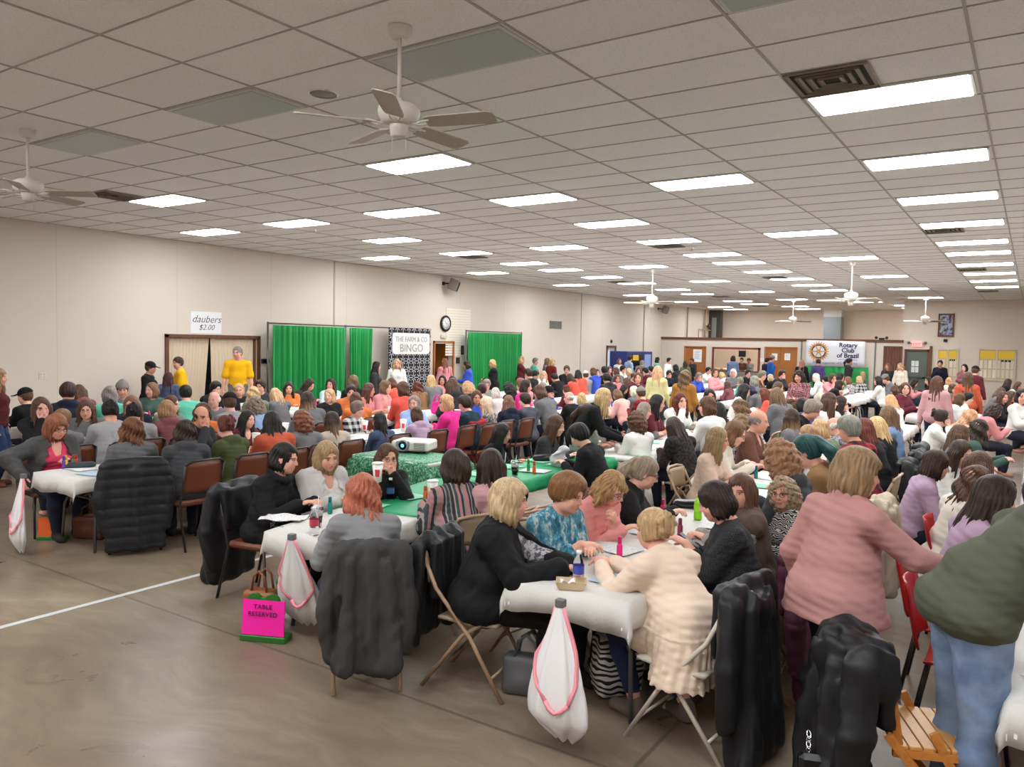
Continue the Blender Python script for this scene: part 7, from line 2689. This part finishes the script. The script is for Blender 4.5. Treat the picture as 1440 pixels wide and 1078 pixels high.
M_HOTP = mat('hot_pink_card', srgb(255, 30, 170), .6)
M_GRN = mat('green_painted_wood', srgb(46, 110, 40), .5)
P = at_z(374, 899, 0)
reserved(P, math.radians(24), M_HOTP, M_GRN, 'hot pink table reserved sign on a green base standing on the floor', True)
P = at_z(74, 758, 0)
reserved(P, math.radians(38), mat('orange_card', srgb(214, 92, 34), .6), M_GRN, 'orange sign on a green base on the floor at the third row table', False, .8, False)

# projector
P = at_z(583, 634, .75)
r = empty('projector', (P[0], P[1], .750), math.radians(20), 'white projector with a round blue lens on the green leaf-patterned cloth', 'projector')
s = Solid()
s.add(rbox((0, 0, .082), (.235, .19, .062), .035), .01)
s.cut(rbox((-.235 + .15, -.205, .085), (.085, .05, .050), .02), .01)
link('case', mesh_np('projector_case', *s.mesh(.006)), r, (mat('projector_white', srgb(216, 212, 206), .4),))
A = T(-.085, -.17, .086, rx=math.pi / 2)
MB().lathe([(.072, -.005), (.072, .02), (.056, .03), (.052, .012)], 28, A, cap=False).build('lens_ring', mat('lens_ring_grey', srgb(150, 150, 152), .4), r)
MB().lathe([(.001, .004), (.053, .004), (.053, .012), (.03, .020), (.001, .024)], 28, A).build('lens', mat('lens_dark', srgb(14, 20, 40), .08), r)
MB().lathe([(.001, .0235), (.020, .0225), (.022, .019), (.001, .018)], 20, A).build('lens_glow', mat('lens_blue', srgb(110, 190, 255), .2, emit=1.2), r)
b = MB()
for k in range(7): b.box((.06 + .0, -.192, .045 + k * .012), (.20, -.186, .045 + k * .012 + .006))
b.build('front_vent', mat('vent_grey', srgb(120, 118, 114), .5), r)
for x in (-.18, .18):
    for y in (-.13, .13): MB().lathe([(.014, 0), (.014, .024)], 10, T(x, y, 0)).build('foot', M_BLACK, r)
MB().box((-.235, -.193, .028), (.235, .19, .034)).build('lower_trim', mat('vent_grey'), r)

# ---------------------------------------------------------------- bingo sheets
rs = random.Random(11)
for key, lim in (('A', 5), ('B', 5), ('C', 3), ('W', 2), ('V', 2), ('D', 6)):
    for i, (xc, y0, y1) in enumerate(ROWS[key][:lim]):
        for j in range(4):
            for s_ in (-1, 1):
                if rs.random() < .2: continue
                y = y0 + .35 + j * .58 + rs.uniform(-.06, .06)
                if key == 'A' and i == 0 and j == 0 and s_ < 0: continue
                if key == 'B' and i == 0 and j == 0: continue
                m = M_CARDW if rs.random() < .5 else M_CARDG if key in 'BD' or rs.random() < .4 else M_CARDB
                put_card(xc + s_ * rs.uniform(.14, .22), y, math.radians(90) + rs.uniform(-.25, .25), m,
                         'printed %s bingo sheet lying on the tables of the %s' % ('white' if m is M_CARDW else 'green' if m is M_CARDG else 'pale blue', ROWORD[key]), z=TZ + .0035 + (.004 if key == 'B' and i == 0 else 0) + .0017 * ((j + (s_ > 0)) % 3))
rs = random.Random(5)
for key, lim in (('A', (2, 5)), ('B', (2, 5)), ('C', (1, 5)), ('W', (1, 4)), ('V', (0, 3)), ('D', (1, 6))):
    for i in range(*lim):
        xc, y0, y1 = ROWS[key][i]
        for j in range(3):
            x, y = xc + rs.uniform(-.10, .10), y0 + .4 + j * .75 + rs.uniform(-.1, .1)
            q = R_px((x, y, TZ))
            c = rs.choice(('pink', 'purple', 'red', 'blue', 'orange', 'green', 'maroon'))
            if j % 3 == 1: drink_cup(np.array([x, y, TZ + .008]), 'white foam cup in the middle of the %s table of the %s' % (NUM[i], ROWORD[key]), .15, .032, .046, (236, 232, 228), (206, 60, 66))
            else: put_dauber(q[0], q[1], c, '%s dauber in the middle of the %s table of the %s, %s end' % (c, NUM[i], ROWORD[key], 'near' if j == 0 else 'far'), TZ + .008)

# ---------------------------------------------------------------- drop the patterns no copy was made from
for o in list(COL.objects):
    if o.parent is None and o.type == 'EMPTY' and not o.get('label'):
        for c in list(o.children):
            for d in list(c.children): bpy.data.objects.remove(d)
            bpy.data.objects.remove(c)
        bpy.data.objects.remove(o)
